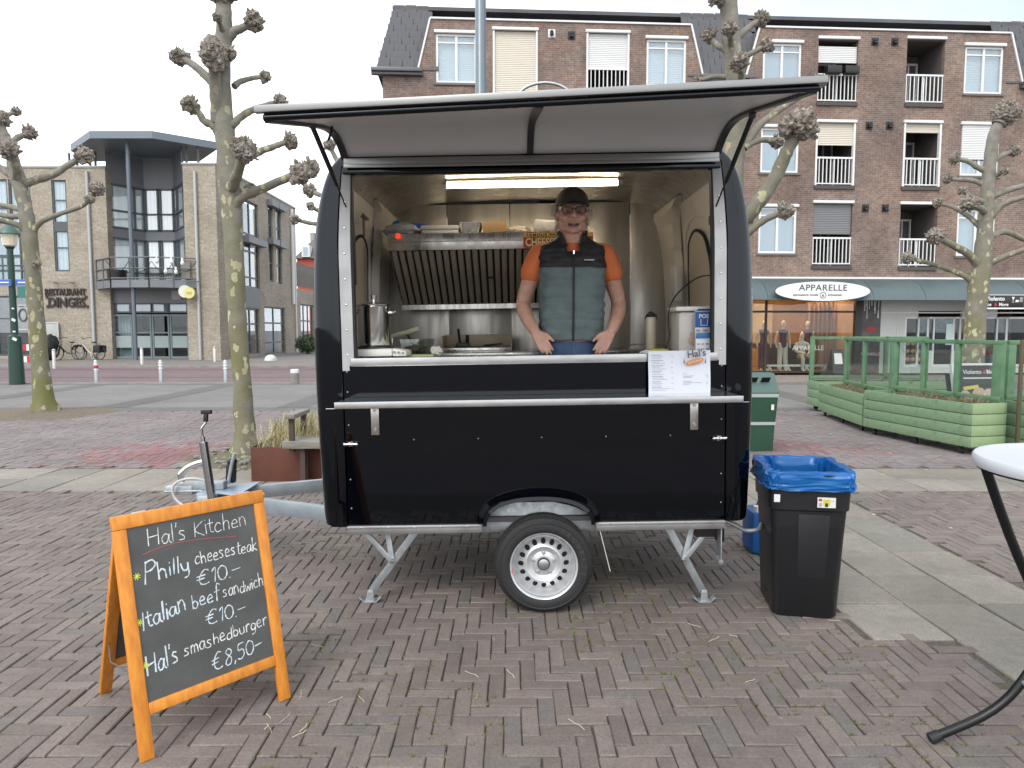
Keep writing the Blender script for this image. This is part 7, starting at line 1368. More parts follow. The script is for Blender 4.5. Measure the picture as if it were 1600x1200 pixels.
jc = thing('jerrycan', 'blue plastic water container behind the black bin and the trailer end', 'container', (1.75, 4.87, 0)); MB().box(1.64, 1.95, 4.75, 5.0, 0, .30).build('can_body', mat('can_blue', (.010, .10, .34), .4), jc, bevel=.04); MB().tube([(1.70, 4.87, .29), (1.72, 4.87, .34), (1.84, 4.87, .34), (1.86, 4.87, .29)], .014, 8).build('can_handle', MATS['can_blue'], jc); MB().cyl((1.69, 4.8, .29), (1.69, 4.8, .33), .03, n=12).build('can_cap', M_white, jc)
# ============================================================ GREEN PUBLIC BIN
GB = thing('litter_bin', 'dark green double slot public litter bin behind the right end of the trailer', 'litter bin', (3.05, 9.15, 0)); M_grn = mat('bin_green', (.012, .055, .030), .4, col2=(.016, .065, .036), vs=3); M_grl = mat('bin_green_pale', (.075, .13, .115), .45); M_strip = mat('bin_strip', (.36, .40, .38), .5)
for i, ox in enumerate((0,)):
    fb(loft([bsec(.27, .22, .03, 0), bsec(.285, .23, .03, .335)]), 'lower_body', M_grn, GB, smooth=30); fb(loft([bsec(.293, .238, .03, .336), bsec(.293, .238, .03, .375)]), 'trim_strip', M_strip, GB, smooth=30); fb(loft([bsec(.29, .235, .03, .376), bsec(.31, .25, .03, .690)]), 'upper_body', M_grn, GB, smooth=30); fb(loft([bsec(.318, .258, .03, .691), bsec(.318, .258, .03, .735)]), 'trim_strip', M_strip, GB, smooth=30)
    hd_ = fb(MB().prism([(-.32, -.26, .736), (-.32, .26, .736), (-.32, .26, .80), (-.32, .10, .985), (-.32, -.06, .985), (-.32, -.25, .77)], (.64, 0, 0)), 'hood', M_grl, GB, bevel=.012)
    nr = Vector((0, -.215, .19)).normalized(); mid_ = Vector((0, -.155, .8775))
    for x in (-.16, .0, .16): fb(MB().boxm(Matrix.Translation(mid_ + Vector((x, -nr.z * .002, nr.y * -.002)) + Vector((0, -.004, .003))) @ Matrix.Rotation(math.atan2(.215, .19), 4, 'X'), .11, .006, .17), 'slot', mat('slot_shade', (.005, .006, .006), .8), hd_)  # black plates laid on the hood, painting the shade inside the openings
fb(MB().box(.215, .25, -.262, -.256, .53, .60), 'bin_sticker', M_white, GB)
# ============================================================ CORTEN PLANTER WITH BENCH
M_cor = mat('corten_steel', (.125, .040, .022), .8, col2=(.085, .028, .017), vs=3, bs=.2, bscale=60)
PL = thing('steel_planter', 'rust brown steel planter with dry grass between the plane tree and the trailer', 'planter', (-1.9, 7.7, 0)); PX0, PX1, PY0, PY1, PZ = -2.65, -1.0, 7.12, 8.25, .352
MB().box(PX0, PX1, PY0, PY0 + .012, 0, PZ).build('side_plate', M_cor, PL, bevel=.003); MB().box(PX0, PX1, PY1 - .012, PY1, 0, PZ).build('side_plate', M_cor, PL, bevel=.003); MB().box(PX0, PX0 + .012, PY0 + .012, PY1 - .012, 0, PZ).build('end_plate', M_cor, PL, bevel=.003); MB().box(PX1 - .012, PX1, PY0 + .012, PY1 - .012, 0, PZ).build('end_plate', M_cor, PL, bevel=.003); MB().box(PX0 + .013, PX1 - .013, PY0 + .013, PY1 - .013, 0, PZ - .03).build('soil', M_soil, PL, kind='stuff')
gr_ = MB(); rr = random.Random(5)
for i in range(1500):
    x, y = rr.uniform(PX0 + .03, PX1 - .1), rr.uniform(PY0 + .03, PY1 - .05); a = rr.uniform(0, 2 * PI); h = rr.uniform(.14, .36) * (1 if x > PX0 + .12 else .8); l_ = rr.uniform(.08, .26); w = .0030; z = PZ - .04
    if rr.random() < .12 and x < PX0 + .25: a = PI + rr.uniform(-.8, .8); h *= .5; l_ = .2
    dx, dy = math.cos(a), math.sin(a); p = [Vector((x, y, z)), Vector((x + dx * l_ * .3, y + dy * l_ * .3, z + h * .62)), Vector((x + dx * l_ * .7, y + dy * l_ * .7, z + h * .95)), Vector((x + dx * l_ * 1.15, y + dy * l_ * 1.15, z + h * (.72 + .35 * rr.random())))]; s_ = Vector((-dy, dx, 0)) * w
    gr_.add([p[0] - s_, p[0] + s_, p[1] - s_, p[1] + s_, p[2] - s_ * .7, p[2] + s_ * .7, p[3]], [(0, 1, 3, 2), (2, 3, 5, 4), (4, 5, 6)])
m, t, b = new_mat('dry_grass'); b.inputs['Roughness'].default_value = .8; g = t.nodes.new('ShaderNodeNewGeometry'); rp_c = t.nodes.new('ShaderNodeValToRGB'); e = rp_c.color_ramp.elements; e[0].color = (.36, .30, .15, 1); e[1].color = (.20, .22, .07, 1); rp_c.color_ramp.elements.new(.5).color = (.45, .39, .22, 1); t.links.new(g.outputs['Random Per Island'], rp_c.inputs[0]); t.links.new(rp_c.outputs[0], b.inputs['Base Color']); M_dry = m
gr_.build('dry_grass', M_dry, PL, kind='stuff', smooth=0)
BE = thing('planter_bench', 'grey timber bench seat with armrest fixed along the rusty planter', 'bench', (-1.65, 7.2, 0)); M_gw = mat('grey_timber', (.25, .235, .205), .85, col2=(.17, .16, .135), vs=4, stretch=(1.5, 12, 12), bs=.3, bscale=30)
for k in range(3): MB().box(-2.26, -.95, 6.90 + k * .165, 7.055 + k * .165, .372, .445).build('seat_board', M_gw, BE, bevel=.006)
M_rst = mat('brown_steel', (.07, .045, .038), .7)
for y in (6.93, 7.33): MB().box(-2.20, -2.15, y, y + .05, .33, .668).build('arm_post', M_rst, BE, bevel=.003)
MB().box(-2.225, -2.125, 6.88, 7.42, .669, .712).build('arm_rest', M_gw, BE, bevel=.006)
for x in (-2.1, -1.2): MB().box(x, x + .05, 6.95, 7.0, 0, .371).box(x, x + .05, 7.05, 7.10, 0, .371).build('bench_leg', M_rst, BE)
# ============================================================ GREEN TERRACE PLANTERS
def green_mat(name, c1, c2, c3):
    m, t, b = new_mat(name); b.inputs['Roughness'].default_value = .75; c = t.nodes.new('ShaderNodeTexCoord'); mp = t.nodes.new('ShaderNodeMapping'); mp.inputs['Scale'].default_value = (1.2, 8, 8); t.links.new(c.outputs['Object'], mp.inputs[0])
    oi = t.nodes.new('ShaderNodeObjectInfo'); f = ramp(t, tnoise(t, 2.5, 6, mp.outputs[0], .6, 1.2), .36, .66); g = ramp(t, tnoise(t, 4.5, 5), .60, .72)
    cc = mixn(t, f, c1, c2); cc = mixn(t, mixn(t, 1, oi.outputs['Random'], (.35, .35, .35), 'MULTIPLY'), cc, c3); cc = mixn(t, mixn(t, 1, g, (.85, .85, .85), 'MULTIPLY'), cc, (.07, .085, .04)); t.links.new(cc, b.inputs['Base Color']); bump(t, b, tnoise(t, 3, 6, mp.outputs[0]), .3, .006); MATS[name] = m; return m
M_gp = green_mat('green_paint_wood', (.125, .215, .115), (.175, .265, .16), (.20, .27, .14)); M_gp2 = green_mat('green_paint_wood_yellow', (.23, .32, .165), (.28, .37, .20), (.19, .28, .14)); M_gpd = mat('green_post', (.075, .165, .085), .7, col2=(.11, .21, .115), vs=6)
M_scr = glass_mat('screen_glass', (.86, .90, .88), .04)
def planter(label, A, B_, depth, h0, h1, posts, nb, glass=True, end=True, seed=1):
    A, B_ = Vector((*A, 0)), Vector((*B_, 0)); u = (B_ - A); Ln = u.length; u.normalize(); w = Vector((-u.y, u.x, 0)); w = w if w.x > 0 or abs(w.x) < .3 and w.y > 0 else -w
    P = thing('terrace_planter', label, 'planter', (A + B_) / 2 + w * depth / 2, 0, 'green timber planters round the terrace')
    bh = (h1 - h0) / nb
    for k in range(nb):
        z0 = h0 + k * bh; q = lambda a, b2_, d0, d1, nm, m_: MB().prism([A + u * a + w * d0 + UPZ * (z0 + .004), A + u * b2_ + w * d0 + UPZ * (z0 + .004), A + u * b2_ + w * d1 + UPZ * (z0 + .004), A + u * a + w * d1 + UPZ * (z0 + .004)], (0, 0, bh - .008)).build(nm, m_, P, bevel=.004)
        q(0, Ln, 0, .03, 'board', M_gp); q(0, Ln, depth - .03, depth, 'board', M_gp)
        if end: q(Ln - .03, Ln + .0, .032, depth - .032, 'end_board', M_gp2)
        q(0, .03, .032, depth - .032, 'end_board', M_gp)
    MB().prism([A + u * .04 + w * .04 + UPZ * h0, B_ - u * .04 + w * .04 + UPZ * h0, B_ - u * .04 + w * (depth - .04) + UPZ * h0, A + u * .04 + w * (depth - .04) + UPZ * h0], (0, 0, (h1 - h0) * .86)).build('soil', M_soil, P, kind='stuff')
    for a in (.15, Ln / 2, Ln - .2):
        for d in (.08, depth - .08):
            c = A + u * a + w * d; MB().cyl(c + u * -.0 + w * -.015 + UPZ * .04, c + w * .015 + UPZ * .04, .04, n=14).box(c.x - .02, c.x + .02, c.y - .02, c.y + .02, .06, h0).build('caster', M_plas, P)
    df = depth - .06; zt_ = 1.40
    for a, wd in posts: c = A + u * a + w * df; MB().boxm(Matrix.Translation(c + UPZ * ((h0 + zt_) / 2 + .1)) @ Matrix.Rotation(math.atan2(u.y, u.x), 4, 'Z'), wd, .06, zt_ - h0 - .2).build('post', M_gpd, P, bevel=.005)
    for (a, wa), (b2_, wb) in zip(posts, posts[1:]):
        for z in (zt_ - .02, h1 + .04): MB().bar(A + u * (a - wa / 2) + w * df + UPZ * z, A + u * (b2_ + wb / 2) + w * df + UPZ * z, .065, .055).build('rail', M_gpd, P, bevel=.005)
        if glass: p0, p1 = A + u * (a + wa / 2) + w * df, A + u * (b2_ - wb / 2) + w * df; MB().prism([p0 + UPZ * (h1 + .07), p1 + UPZ * (h1 + .07), p1 + w * .008 + UPZ * (h1 + .07), p0 + w * .008 + UPZ * (h1 + .07)], (0, 0, zt_ - .05 - h1 - .07)).build('glass_screen', M_scr, P)
    g = MB(); rr = random.Random(seed)
    for i in range(260):
        c = A + u * rr.uniform(.1, Ln - .1) + w * rr.uniform(.05, depth - .12) + UPZ * (h1 - .08); dn = noise.noise(Vector((c.x * 2, c.y * 2, seed)))
        if dn < -.05: continue
        for k in range(3): a = rr.uniform(0, 2 * PI); h = rr.uniform(.03, .11) * (1 + dn); l_ = rr.uniform(.02, .12); s_ = Vector((-math.sin(a), math.cos(a), 0)) * .004; tp = c + Vector((l_ * math.cos(a), l_ * math.sin(a), h)); g.add([c - s_, c + s_, (c + tp) / 2 + UPZ * .02 + s_, tp], [(0, 1, 2, 3)])
    g.build('dead_plants', mat('dead_plants', (.22, .17, .12), .9, col2=(.15, .16, .07), vs=8), P, kind='stuff', smooth=0); return P
planter('far green timber planter with glass wind screens nearest the fashion shop window', (5.55, 12.8), (5.27, 10.62), .50, .09, .575, [(.05, .07), (.95, .07), (2.1, .07)], 3, seed=2)
planter('near green timber planter with glass screens and dead plants at the corner of the terrace', (5.23, 10.50), (5.57, 8.58), .52, .10, .645, [(.05, .10), (.62, .06), (1.22, .07), (1.86, .14)], 4, seed=5)
planter('green timber planter cut off by the right edge behind the white table', (6.22, 8.45), (8.4, 8.6), .5, .05, .66, [(.06, .10), (1.0, .07), (2.1, .07)], 4, seed=7)
planter('rear green timber planter along the shop side of the terrace', (5.75, 13.3), (8.6, 13.4), .45, .09, .57, [(.05, .07), (.75, .07), (1.5, .07), (2.3, .07)], 3, seed=9)
MB().box(6.10, 6.135, 8.50, 8.54, .05, 1.42).build('gate_post', mat('rusty_green', (.06, .085, .05), .8, col2=(.10, .055, .03), vs=14), None, bevel=.004, label='slim rusty green post with chain between two terrace planters', cat='post')
MN = thing('menu_stand', 'leaning black ice cream menu board in a white frame behind the terrace glass', 'menu board', (6.7, 9.9, 0)); c = at(1530, 598, 9.9); zt_ = at(1530, 572, 9.9).z; zb_ = .22; wv = .34
MM = Matrix.Translation((c.x + .06, 9.9, zb_)) @ Matrix.Rotation(RAD(8), 4, 'Z') @ Matrix.Rotation(RAD(-12), 4, 'X'); hh = (zt_ - zb_) / math.cos(RAD(12))
def mn(mb, nm, m_): return mb.xf(MM).build(nm, m_, MN)
mn(MB().box(-wv, wv, 0, .03, 0, hh), 'menu_face', mat('menu_black', (.03, .032, .035), .4)); mn(MB().box(-wv - .03, -wv, -.01, .04, -.1, hh + .03).box(wv, wv + .03, -.01, .04, -.1, hh + .03).box(-wv, wv, -.01, .04, hh, hh + .03), 'menu_frame', M_wf)
mn(ftext(MB(), 'Violento - Ice', .085, -.20, -.003, hh - .12, align='LEFT', off=.001), 'menu_title', M_wf); mn(ftext(MB(), '&', .085, .12, -.003, hh - .12, align='LEFT', off=.001).box(0, 0, 0, 0, 0, 0), 'menu_title', mat('sign_letter_red', (.6, .03, .03), .5)); mn(ftext(MB(), 'More', .085, .18, -.003, hh - .12, align='LEFT', off=.001, xs=.8), 'menu_title', M_wf)
pr = MB()
for k, (a, b2_, z) in enumerate(((-.2, .3, hh - .19), (-.25, -.02, hh - .45), (-.25, -.05, hh - .48), (.05, .28, hh - .42), (.08, .26, hh - .45))): pr.box(a, b2_, -.003, 0, z, z + .018)
mn(pr, 'menu_lines', M_wf); mn(MB().bar((-.22, -.002, hh - .33), (.02, -.002, hh - .30), .05, .004, (0, 1, 0)), 'menu_lines', mat('menu_yellow', (.6, .5, .08), .5)); mn(MB().ico((-.27, 0, hh - .12), .05, 2, None, (.8, .1, 1)), 'menu_flower', mat('menu_orange', (.6, .25, .04), .5))
for x, r_, c2 in ((-.2, .07, (.5, .40, .30)), (.02, .09, (.55, .35, .25)), (.18, .08, (.5, .42, .34))): mn(MB().ico((x, 0, .35 + r_), r_, 2, lambda d: 1 + .3 * noise.noise(d * 3 + Vector((x, 0, 0))), (1.2, .06, .8)), 'menu_picture', mat('sundae_%d' % int(r_ * 100), c2, .5))
mn(MB().box(-wv + .05, wv - .05, .2, .23, -.1, hh * .9), 'rear_leg', M_plas)
q = gnd(1306, 584); SB = thing('pavement_sign', 'small dark pavement sign standing at the right of the fashion shop window', 'pavement sign', q)
for s_ in (-1, 1): MB().prism([(q.x - .22, q.y + s_ * .28, .02), (q.x + .22, q.y + s_ * .28, .02), (q.x + .18, q.y + s_ * .03, .85), (q.x - .18, q.y + s_ * .03, .85)], (0, .02, 0)).build('sign_leaf', M_plas, SB)
MB().prism([(q.x - .14, q.y - .20, .35), (q.x + .14, q.y - .20, .35), (q.x + .13, q.y - .09, .72), (q.x - .13, q.y - .09, .72)], (0, .004, 0)).build('sign_poster', M_white, SB)
# ============================================================ WHITE BAR TABLE
TBc = Vector((1.99, 2.31, 0)); TBL = thing('bar_table', 'white round folding bar table with black crossed legs at the right edge', 'table', TBc); TR_ = .40
MB().lathe([(0, 1.062), (TR_ - .02, 1.062), (TR_ - .003, 1.068), (TR_, 1.078), (TR_, 1.098), (TR_ - .006, 1.106), (TR_ - .03, 1.108), (TR_ - .045, 1.105), (0, 1.105)], Matrix.Translation(TBc), 72).build('table_top', mat('table_white', (.50, .525, .56), .5, bs=.08, bscale=120), TBL, smooth=40)
MB().lathe([(TR_ - .04, 1.058), (TR_ - .01, 1.060), (TR_ - .01, 1.0615), (TR_ - .04, 1.0615)], Matrix.Translation(TBc), 48).build('top_ring', M_plas, TBL)
for sy in (-1, 1):
    for sx in (-1, 1):
        yy = TBc.y + sy * .20 + (.03 if sx > 0 else 0)
        pt_ = cat_rom([(TBc.x + sx * .30, yy, 1.06), (TBc.x + sx * .16, yy, .72), (TBc.x - sx * .06, yy, .30), (TBc.x - sx * .20, yy, .13), (TBc.x - sx * .42, yy + sy * .0, .022)], 5)
        MB().tube(pt_, .0165, 12).build('leg', mat('leg_black', (.012, .012, .013), .35, .3), TBL, smooth=60); e_ = pt_[-1]; d2 = (pt_[-1] - pt_[-2]).normalized(); MB().tube([e_ - d2 * .025, e_ + d2 * .012], .0205, 12).build('foot_cap', M_black, TBL, smooth=60)
for z, x in ((.24, .10), (.24, -.10)): MB().cyl((TBc.x + x, TBc.y - .20, z), (TBc.x + x, TBc.y + .22, z), .010, n=8).build('cross_bar', M_galv, TBL)
MB().cyl((TBc.x + .12, TBc.y - .2, .62), (TBc.x + .12, TBc.y + .2, .62), .010, n=8).build('cross_bar', M_galv, TBL)
# ============================================================ STREET FURNITURE
q = Vector((-.325, 7.6, 0)); LPp = thing('lamp_post', 'tall blue grey steel lamp post rising behind the trailer roof', 'lamp post', q); M_pole = mat('pole_steel', (.16, .19, .21), .35, .6, rvar=.08)
MB().tube([q, q + UPZ * 1.2, q + UPZ * 1.25, q + UPZ * 8.5], [.085, .085, .060, .052], 20).build('pole', M_pole, LPp, smooth=40); MB().lathe([(.06, 8.5), (.30, 8.6), (.30, 8.66), (.05, 8.8), (0, 8.8)], Matrix.Translation(q), 24).build('lamp_head', M_pole, LPp, smooth=40)
def post(px, pyb, Hm, r, bands, label, grp, nm='bollard', base=M_galv):
    p = gnd(px, pyb); o = thing(nm, label, 'bollard', p, 0, grp); MB().lathe([(r, -.05), (r, Hm - r * .5), (r * .7, Hm), (0, Hm + .01)], Matrix.Translation(p), 16).build('post', base, o, smooth=40)
    for z0, z1, m_ in bands: MB().lathe([(r + .003, z0), (r + .008, z0 + .005), (r + .008, z1 - .005), (r + .003, z1)], Matrix.Translation(p), 16).build('band', m_, o, smooth=40)
    return o
M_rdb = mat('band_red', (.48, .025, .03), .45); M_wb = mat('band_white', (.68, .68, .66), .45); M_pst = mat('post_white', (.62, .62, .60), .5)
for px, c_, l in ((151, M_rdb, 'steel bollard with red bands, in front of the bicycles'), (252, M_wb, 'steel bollard with white bands in front of the glazed restaurant doors'), (353, M_wb, 'steel bollard with white bands partly behind the nearer plane trunk')):
    post(px, 598, .66, .055, [(.36, .40, M_wb), (.42, .50, c_), (.52, .56, M_wb)] if c_ is M_rdb else [(.40, .44, M_wb), (.49, .53, M_wb), (.57, .60, M_wb)], l, 'banded steel bollards along the road')
for px, pyb, l in ((85, 575, 'white post left of the bicycles across the road'), (222, 571, 'white post before the restaurant entrance doors'), (336, 567, 'white post by the brick pier corner of the restaurant')): post(px, pyb, .76, .06, [(.70, .74, M_galv)], l, 'slim white posts along the far pavement', base=M_pst)
p = gnd(461, 599); CBd = thing('concrete_bollard', 'stubby concrete bollard with a white top left of the trailer', 'bollard', p); MB().lathe([(.125, -.05), (.120, .30)], Matrix.Translation(p), 24).build('stub', mat('raw_concrete', (.24, .225, .20), .9, col2=(.18, .17, .15), vs=9), CBd, smooth=40); MB().lathe([(.124, .30), (.122, .385), (.10, .405), (0, .41)], Matrix.Translation(p), 24).build('white_cap', M_pst, CBd, smooth=40)
p = gnd(423, 565); MB().lathe([(.29, .05), (.285, .12), (.24, .23), (.14, .31), (0, .34)], Matrix.Translation((p.x, p.y, 0)), 24).build('half_sphere_stone', M_pst, None, label='white half sphere stone on the far pavement by the restaurant side wall', cat='stone', smooth=60)
# green lantern with street signs
q = gnd(27, 600); q.z = 0; YL = q.y; GLp = thing('street_lantern', 'dark green street lantern post with stickers at the left edge', 'street lamp', q); M_dg = mat('lantern_green', (.012, .045, .032), .45); lx = q.x
xt = at(19, 400, YL).x - lx
zz = lambda py: at(20, py, YL).z
MB().tube([(lx, YL, 0), (lx + .0, YL, 1.35), (lx, YL, 1.40), (lx, YL, zz(388))], [.20, .17, .10, .075], 16).build('post', M_dg, GLp, smooth=40)
z0, z1 = zz(386), zz(366); MB().lathe([(.10, z0), (.17, z0 + .04), (.21, z1)], Matrix.Translation((lx, YL, 0)), 12).build('lantern_glass', mat('lantern_cream', (.62, .57, .44), .3), GLp, smooth=0); MB().lathe([(.30, z1), (.28, z1 + .06), (.12, z1 + .22), (.05, z1 + .36), (0, z1 + .36)], Matrix.Translation((lx, YL, 0)), 16).build('lantern_roof', mat('lantern_green_pale', (.05, .11, .09), .4), GLp, smooth=40); MB().lathe([(.08, z0 - .06), (.13, z0)], Matrix.Translation((lx, YL, 0)), 12).build('lantern_collar', M_dg, GLp)
for px, py, w in ((23, 482, .06), (23, 500, .11), (33, 518, .07), (30, 530, .12)): p = at(px, py, YL - .19); MB().boxm(Matrix.Translation((min(max(p.x, lx - .12), lx + .12), YL - .185, p.z)) @ Matrix.Rotation(.5 if w > .1 else 0, 4, 'Y'), w, .02, w * .6).build('sticker', M_wb, GLp)
SGN = thing('street_name_signs', 'blue street name plates and green plate on the lantern post at the left', 'street sign', (lx, YL - .12, zz(441))); M_sb = mat('street_blue', (.02, .10, .42), .4)
for a, c in ((-30, 18), (25, 44)):
    x0, x1, za, zb = at(a, 441, YL - .12).x, at(c, 441, YL - .12).x, zz(447), zz(437); MB().box(x0, x1, YL - .14, YL - .11, za, zb).build('name_plate', M_sb, SGN); MB().box(x0 + .06, x1 - .06, YL - .145, YL - .141, za + .075, za + .11).box(x0 + .03, x1 - .03, YL - .145, YL - .141, za + .015, za + .02).box(x0 + .03, x1 - .03, YL - .145, YL - .141, zb - .02, zb - .015).build('plate_print', M_wb, SGN)
MB().box(at(28, 455, YL - .12).x, at(43, 455, YL - .12).x, YL - .14, YL - .11, zz(466), zz(448)).build('green_plate', mat('plate_teal', (.03, .16, .13), .4), SGN)
# red and white barrier
BY = 27.0; BR = thing('road_barrier', 'red and white striped road barrier behind the green lantern post', 'barrier', (at(40, 560, BY).x, BY, -.02))
for py0, py1, off in ((557, 566, 0), (538, 548, 1)):
    for k in range(4): x0, x1 = at(24 + k * 9, 560, BY).x, at(33 + k * 9, 560, BY).x; MB().box(x0, x1, BY, BY + .04, at(0, py1, BY).z, at(0, py0, BY).z).build('stripe', (M_rdb, M_wb)[(k + off) % 2], BR)
for px in (30, 55): x = at(px, 560, BY).x; MB().box(x, x + .06, BY + .041, BY + .09, -.02, at(0, 536, BY).z).build('support', M_galv, BR)
# bicycles
def bike(label, c, yaw, sc, cream):
    B = thing('bicycle', label, 'bicycle', c, yaw, 'bicycles parked at the restaurant wall'); fm2 = mat('bike_cream', (.50, .46, .36), .4) if cream else mat('bike_grey', (.22, .23, .24), .4, .3); r = .34
    def W_(x, nm): 
        w = fb(MB().tube([(x + r * math.cos(a), 0, r + r * math.sin(a)) for a in [2 * PI * k / 28 for k in range(28)]], .022, 6, closed=True), nm, M_tyre, B, smooth=60); s_ = MB().cyl((x, -.04, r), (x, .04, r), .03, n=8)
        for k in range(10): a = 2 * PI * k / 10; s_.tube([(x, 0, r), (x + (r - .02) * math.cos(a), 0, r + (r - .02) * math.sin(a))], .004, 4)
        fb(s_, 'spokes', M_galv, w); fb(MB().tube([(x + (r + .04) * math.cos(a), 0, r + (r + .04) * math.sin(a)) for a in [.1 + 2.6 * k / 12 for k in range(13)]], .03, 5), 'mudguard', M_plas, w)
    W_(-.55, 'front_wheel'); W_(.55, 'rear_wheel')
    fb(MB().tube([(-.55, 0, r), (-.36, 0, .85), (-.33, 0, 1.0)], .022, 8).tube([(-.38, 0, .72), (-.1, 0, .42), (.1, 0, .30)], .030, 8).tube([(.1, 0, .30), (.24, 0, .80)], .022, 8).tube([(.1, 0, .30), (.55, 0, r)], .016, 6).tube([(.22, 0, .62), (.55, 0, r)], .014, 6), 'frame', fm2, B, smooth=60)
    fb(MB().tube(cat_rom([(-.18, -.30, 1.08), (-.30, -.2, 1.10), (-.34, 0, 1.04), (-.30, .2, 1.10), (-.18, .30, 1.08)], 4), .014, 8), 'handlebar', M_plas, B); fb(MB().ico((.26, 0, .86), 1, 2, None, (.14, .09, .04)), 'saddle', M_plas, B, smooth=60); fb(MB().box(.34, .80, -.08, .08, .70, .72), 'luggage_rack', M_plas, B)
    if cream: 
        for s_ in (-1, 1): fb(MB().box(.40, .78, s_ * .17 - .07, s_ * .17 + .07, .36, .72), 'pannier', mat('pannier_black', (.018, .018, .02), .7), B, bevel=.03)
    fb(MB().tube([(.1, -.08, .30), (.22, -.1, .22)], .012, 6).tube([(.1, .08, .30), (-.02, .1, .38)], .012, 6).tube([(.1, -.1, .30), (.25, -.12, .02)], .010, 6), 'crank', M_galv, B)
    return B
c = gnd(143, 560, .05); bike('cream bicycle with black panniers parked by the drainpipe', (at(141, 560, 35.2).x, 35.2, .05), RAD(-14), 1, True); bike('grey bicycle parked end on by the white notice case', (at(106, 560, 35.0).x, 35.0, .05), RAD(68), 1, False)
o = thing('covered_scooter', 'dark covered scooter half hidden behind the leaning plane trunk', 'scooter', (at(80, 560, 34.6).x, 34.6, .05)); fb(clump((0, 0, .62), .34, .5, .62, 3., .15), 'cover', mat('cover_black', (.02, .02, .022), .7), o, smooth=60); fb(MB().cyl((-.04, -.45, .2), (.04, -.45, .2), .2, n=20), 'wheel', M_tyre, o)
# evergreen bush
c = Vector((at(481, 560, 44).x, 44.0, .05)); BU = thing('evergreen_bush', 'round dark evergreen bush at the far end of the restaurant side wall', 'bush', c); g = MB(); rr = random.Random(3)
for i in range(1500):
    d = Vector((rr.gauss(0, 1), rr.gauss(0, 1), rr.gauss(0, 1))).normalized(); k = rr.uniform(.65, 1.05) * (1 + .2 * noise.noise(d * 2.5)); p = c + Vector((d.x * .75 * k, d.y * .75 * k, .62 + d.z * .60 * k)); a = Vector((rr.gauss(0, 1), rr.gauss(0, 1), rr.gauss(0, 1))).normalized(); b2_ = a.cross(d).normalized(); s_ = rr.uniform(.05, .09); g.add([p - a * s_, p + b2_ * s_ * .5, p + a * s_, p - b2_ * s_ * .5], [(0, 1, 2, 3)])
g.build('crown', mat('evergreen', (.030, .060, .022), .6, col2=(.055, .095, .035), vs=5), BU, smooth=0); MB().cyl(c, c + UPZ * .4, .06, n=8).build('trunk', M_plas, BU)
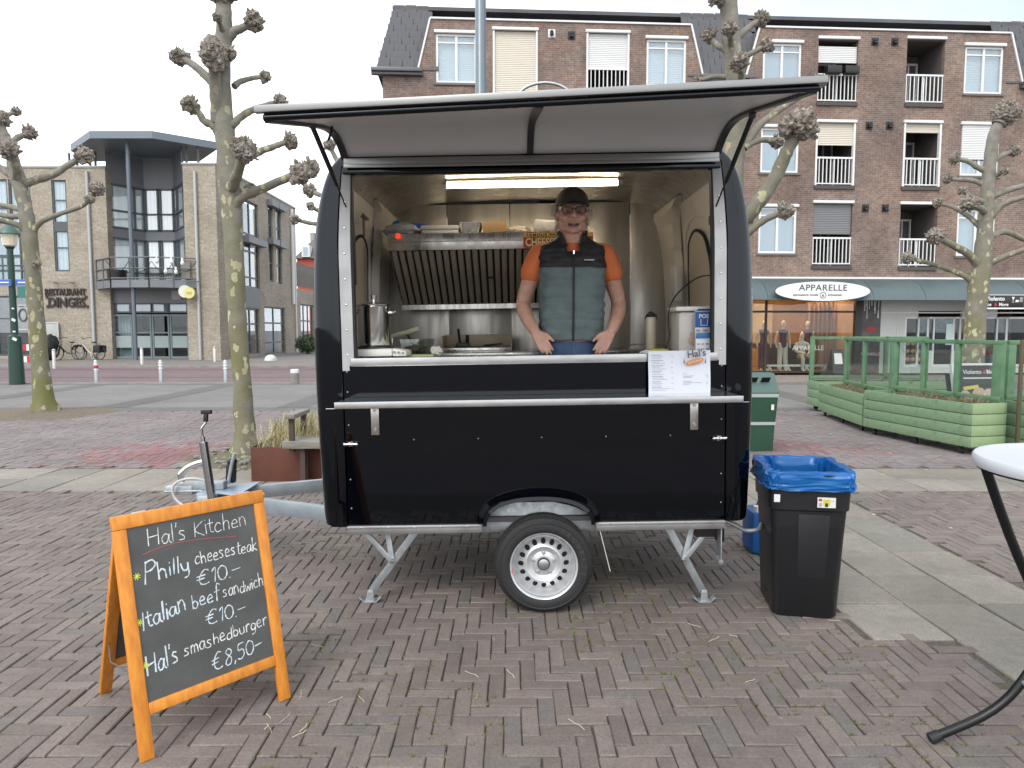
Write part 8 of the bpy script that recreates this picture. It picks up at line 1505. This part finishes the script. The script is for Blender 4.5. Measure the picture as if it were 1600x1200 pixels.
# ============================================================ MANNEQUINS IN THE SHOP WINDOW
M_mq = mat('mannequin_cream', (.60, .52, .42), .5)
def mannequin(label, px, topc, legc, seated=False, d=1.0):
    u = fa(px, 540, d)[0]; wp = AP_M @ Vector((u, d, .05)); T_ = thing('mannequin', label, 'mannequin', wp, AYAW, 'mannequins in the fashion shop window')
    b = MB().ico((0, 0, 1.70), 1, 3, None, (.075, .09, .115)); limb(b, [(0, 0, 1.45), (0, 0, 1.60)], [.05, .045], 10)
    if seated: b.v = [v - Vector((0, 0, .42)) for v in b.v]
    dz = -.42 if seated else 0
    t_ = MB(); limb(t_, [(0, 0, .95 + dz), (0, 0, 1.15 + dz), (0, -.01, 1.38 + dz)], [.14, .115, .14], 14); limb(t_, [(-.15, 0, 1.42 + dz), (0, 0, 1.44 + dz), (.15, 0, 1.42 + dz)], [.055, .07, .055], 10)
    l_ = MB(); a_ = MB()
    for s_ in (-1, 1):
        if seated: limb(l_, [(s_ * .09, 0, .50), (s_ * .16, -.42, .52), (s_ * .17, -.46, .10)], [.095, .075, .06], 12); limb(t_, [(s_ * .19, 0, .98), (s_ * .26, -.10, .74), (s_ * .12, -.30, .66)], [.06, .055, .045], 10); limb(a_, [(s_ * .12, -.30, .66), (s_ * .05, -.38, .64)], [.03, .025], 8); limb(a_, [(s_ * .17, -.46, .10), (s_ * .17, -.56, .03)], [.04, .035], 8)
        else: limb(l_, [(s_ * .085, 0, .95), (s_ * .10, -.01, .5), (s_ * (.10 + .04 * (s_ > 0)), 0, .10)], [.10, .08, .075], 12); limb(a_, [(s_ * .19, 0, 1.40), (s_ * .26, .03, 1.12), (s_ * .24, -.06, .86)], [.045, .038, .028], 10); limb(a_, [(s_ * .10, 0, .10), (s_ * .10, -.10, .03)], [.04, .035], 8)
    if seated: fb(MB().box(-.24, .24, -.15, .25, 0, .40), 'plinth', MATS['shop_dark'], T_)
    fb(b, 'head', M_mq, T_, smooth=60); fb(a_, 'limbs', M_mq, T_, smooth=60); fb(t_, 'top', topc, T_, smooth=60); fb(l_, 'trousers', legc, T_, smooth=60)
    if not seated: fb(MB().cyl((0, 0, -.005), (0, 0, .015), .18, n=20), 'stand', M_galv, T_)
M_mar = mat('maroon_knit', (.085, .02, .022), .9); M_crm = mat('cream_cloth', (.60, .56, .46), .9); M_bge = mat('beige_cloth', (.42, .36, .27), .9)
mannequin('mannequin in maroon top and cream trousers at the shop window', 1223, M_mar, M_crm, d=.75); mannequin('seated mannequin in a cream jacket at the shop window', 1253, M_crm, M_bge, True, .7); mannequin('mannequin in dark red behind the seated one', 1261, mat('dark_red_knit', (.13, .02, .03), .9), mat('grey_trouser', (.20, .18, .17), .9), d=1.25); mannequin('mannequin in a long plum dress near the window bar', 1193, mat('plum', (.10, .03, .05), .9), mat('plum', (.10, .03, .05), .9), d=1.0)
u0, u1 = fa(1198, 580, .3)[0], fa(1322, 580, .3)[0]; o = thing('display_rail', 'low cream wooden rail along the bottom of the fashion shop window', 'rail', AP_M @ Vector(((u0 + u1) / 2, .3, .05)), AYAW); w = (u1 - u0) / 2; fb(MB().bar((-w, 0, .22), (w, 0, .22), .05, .07), 'rail_bar', M_crm, o)
for k in range(5): x = -w + .1 + k * (2 * w - .2) / 4; fb(MB().bar((x - .08, 0, 0), (x, 0, .2), .05, .04).bar((x + .08, .0, 0), (x, 0, .2), .05, .04), 'rail_foot', M_crm, o)
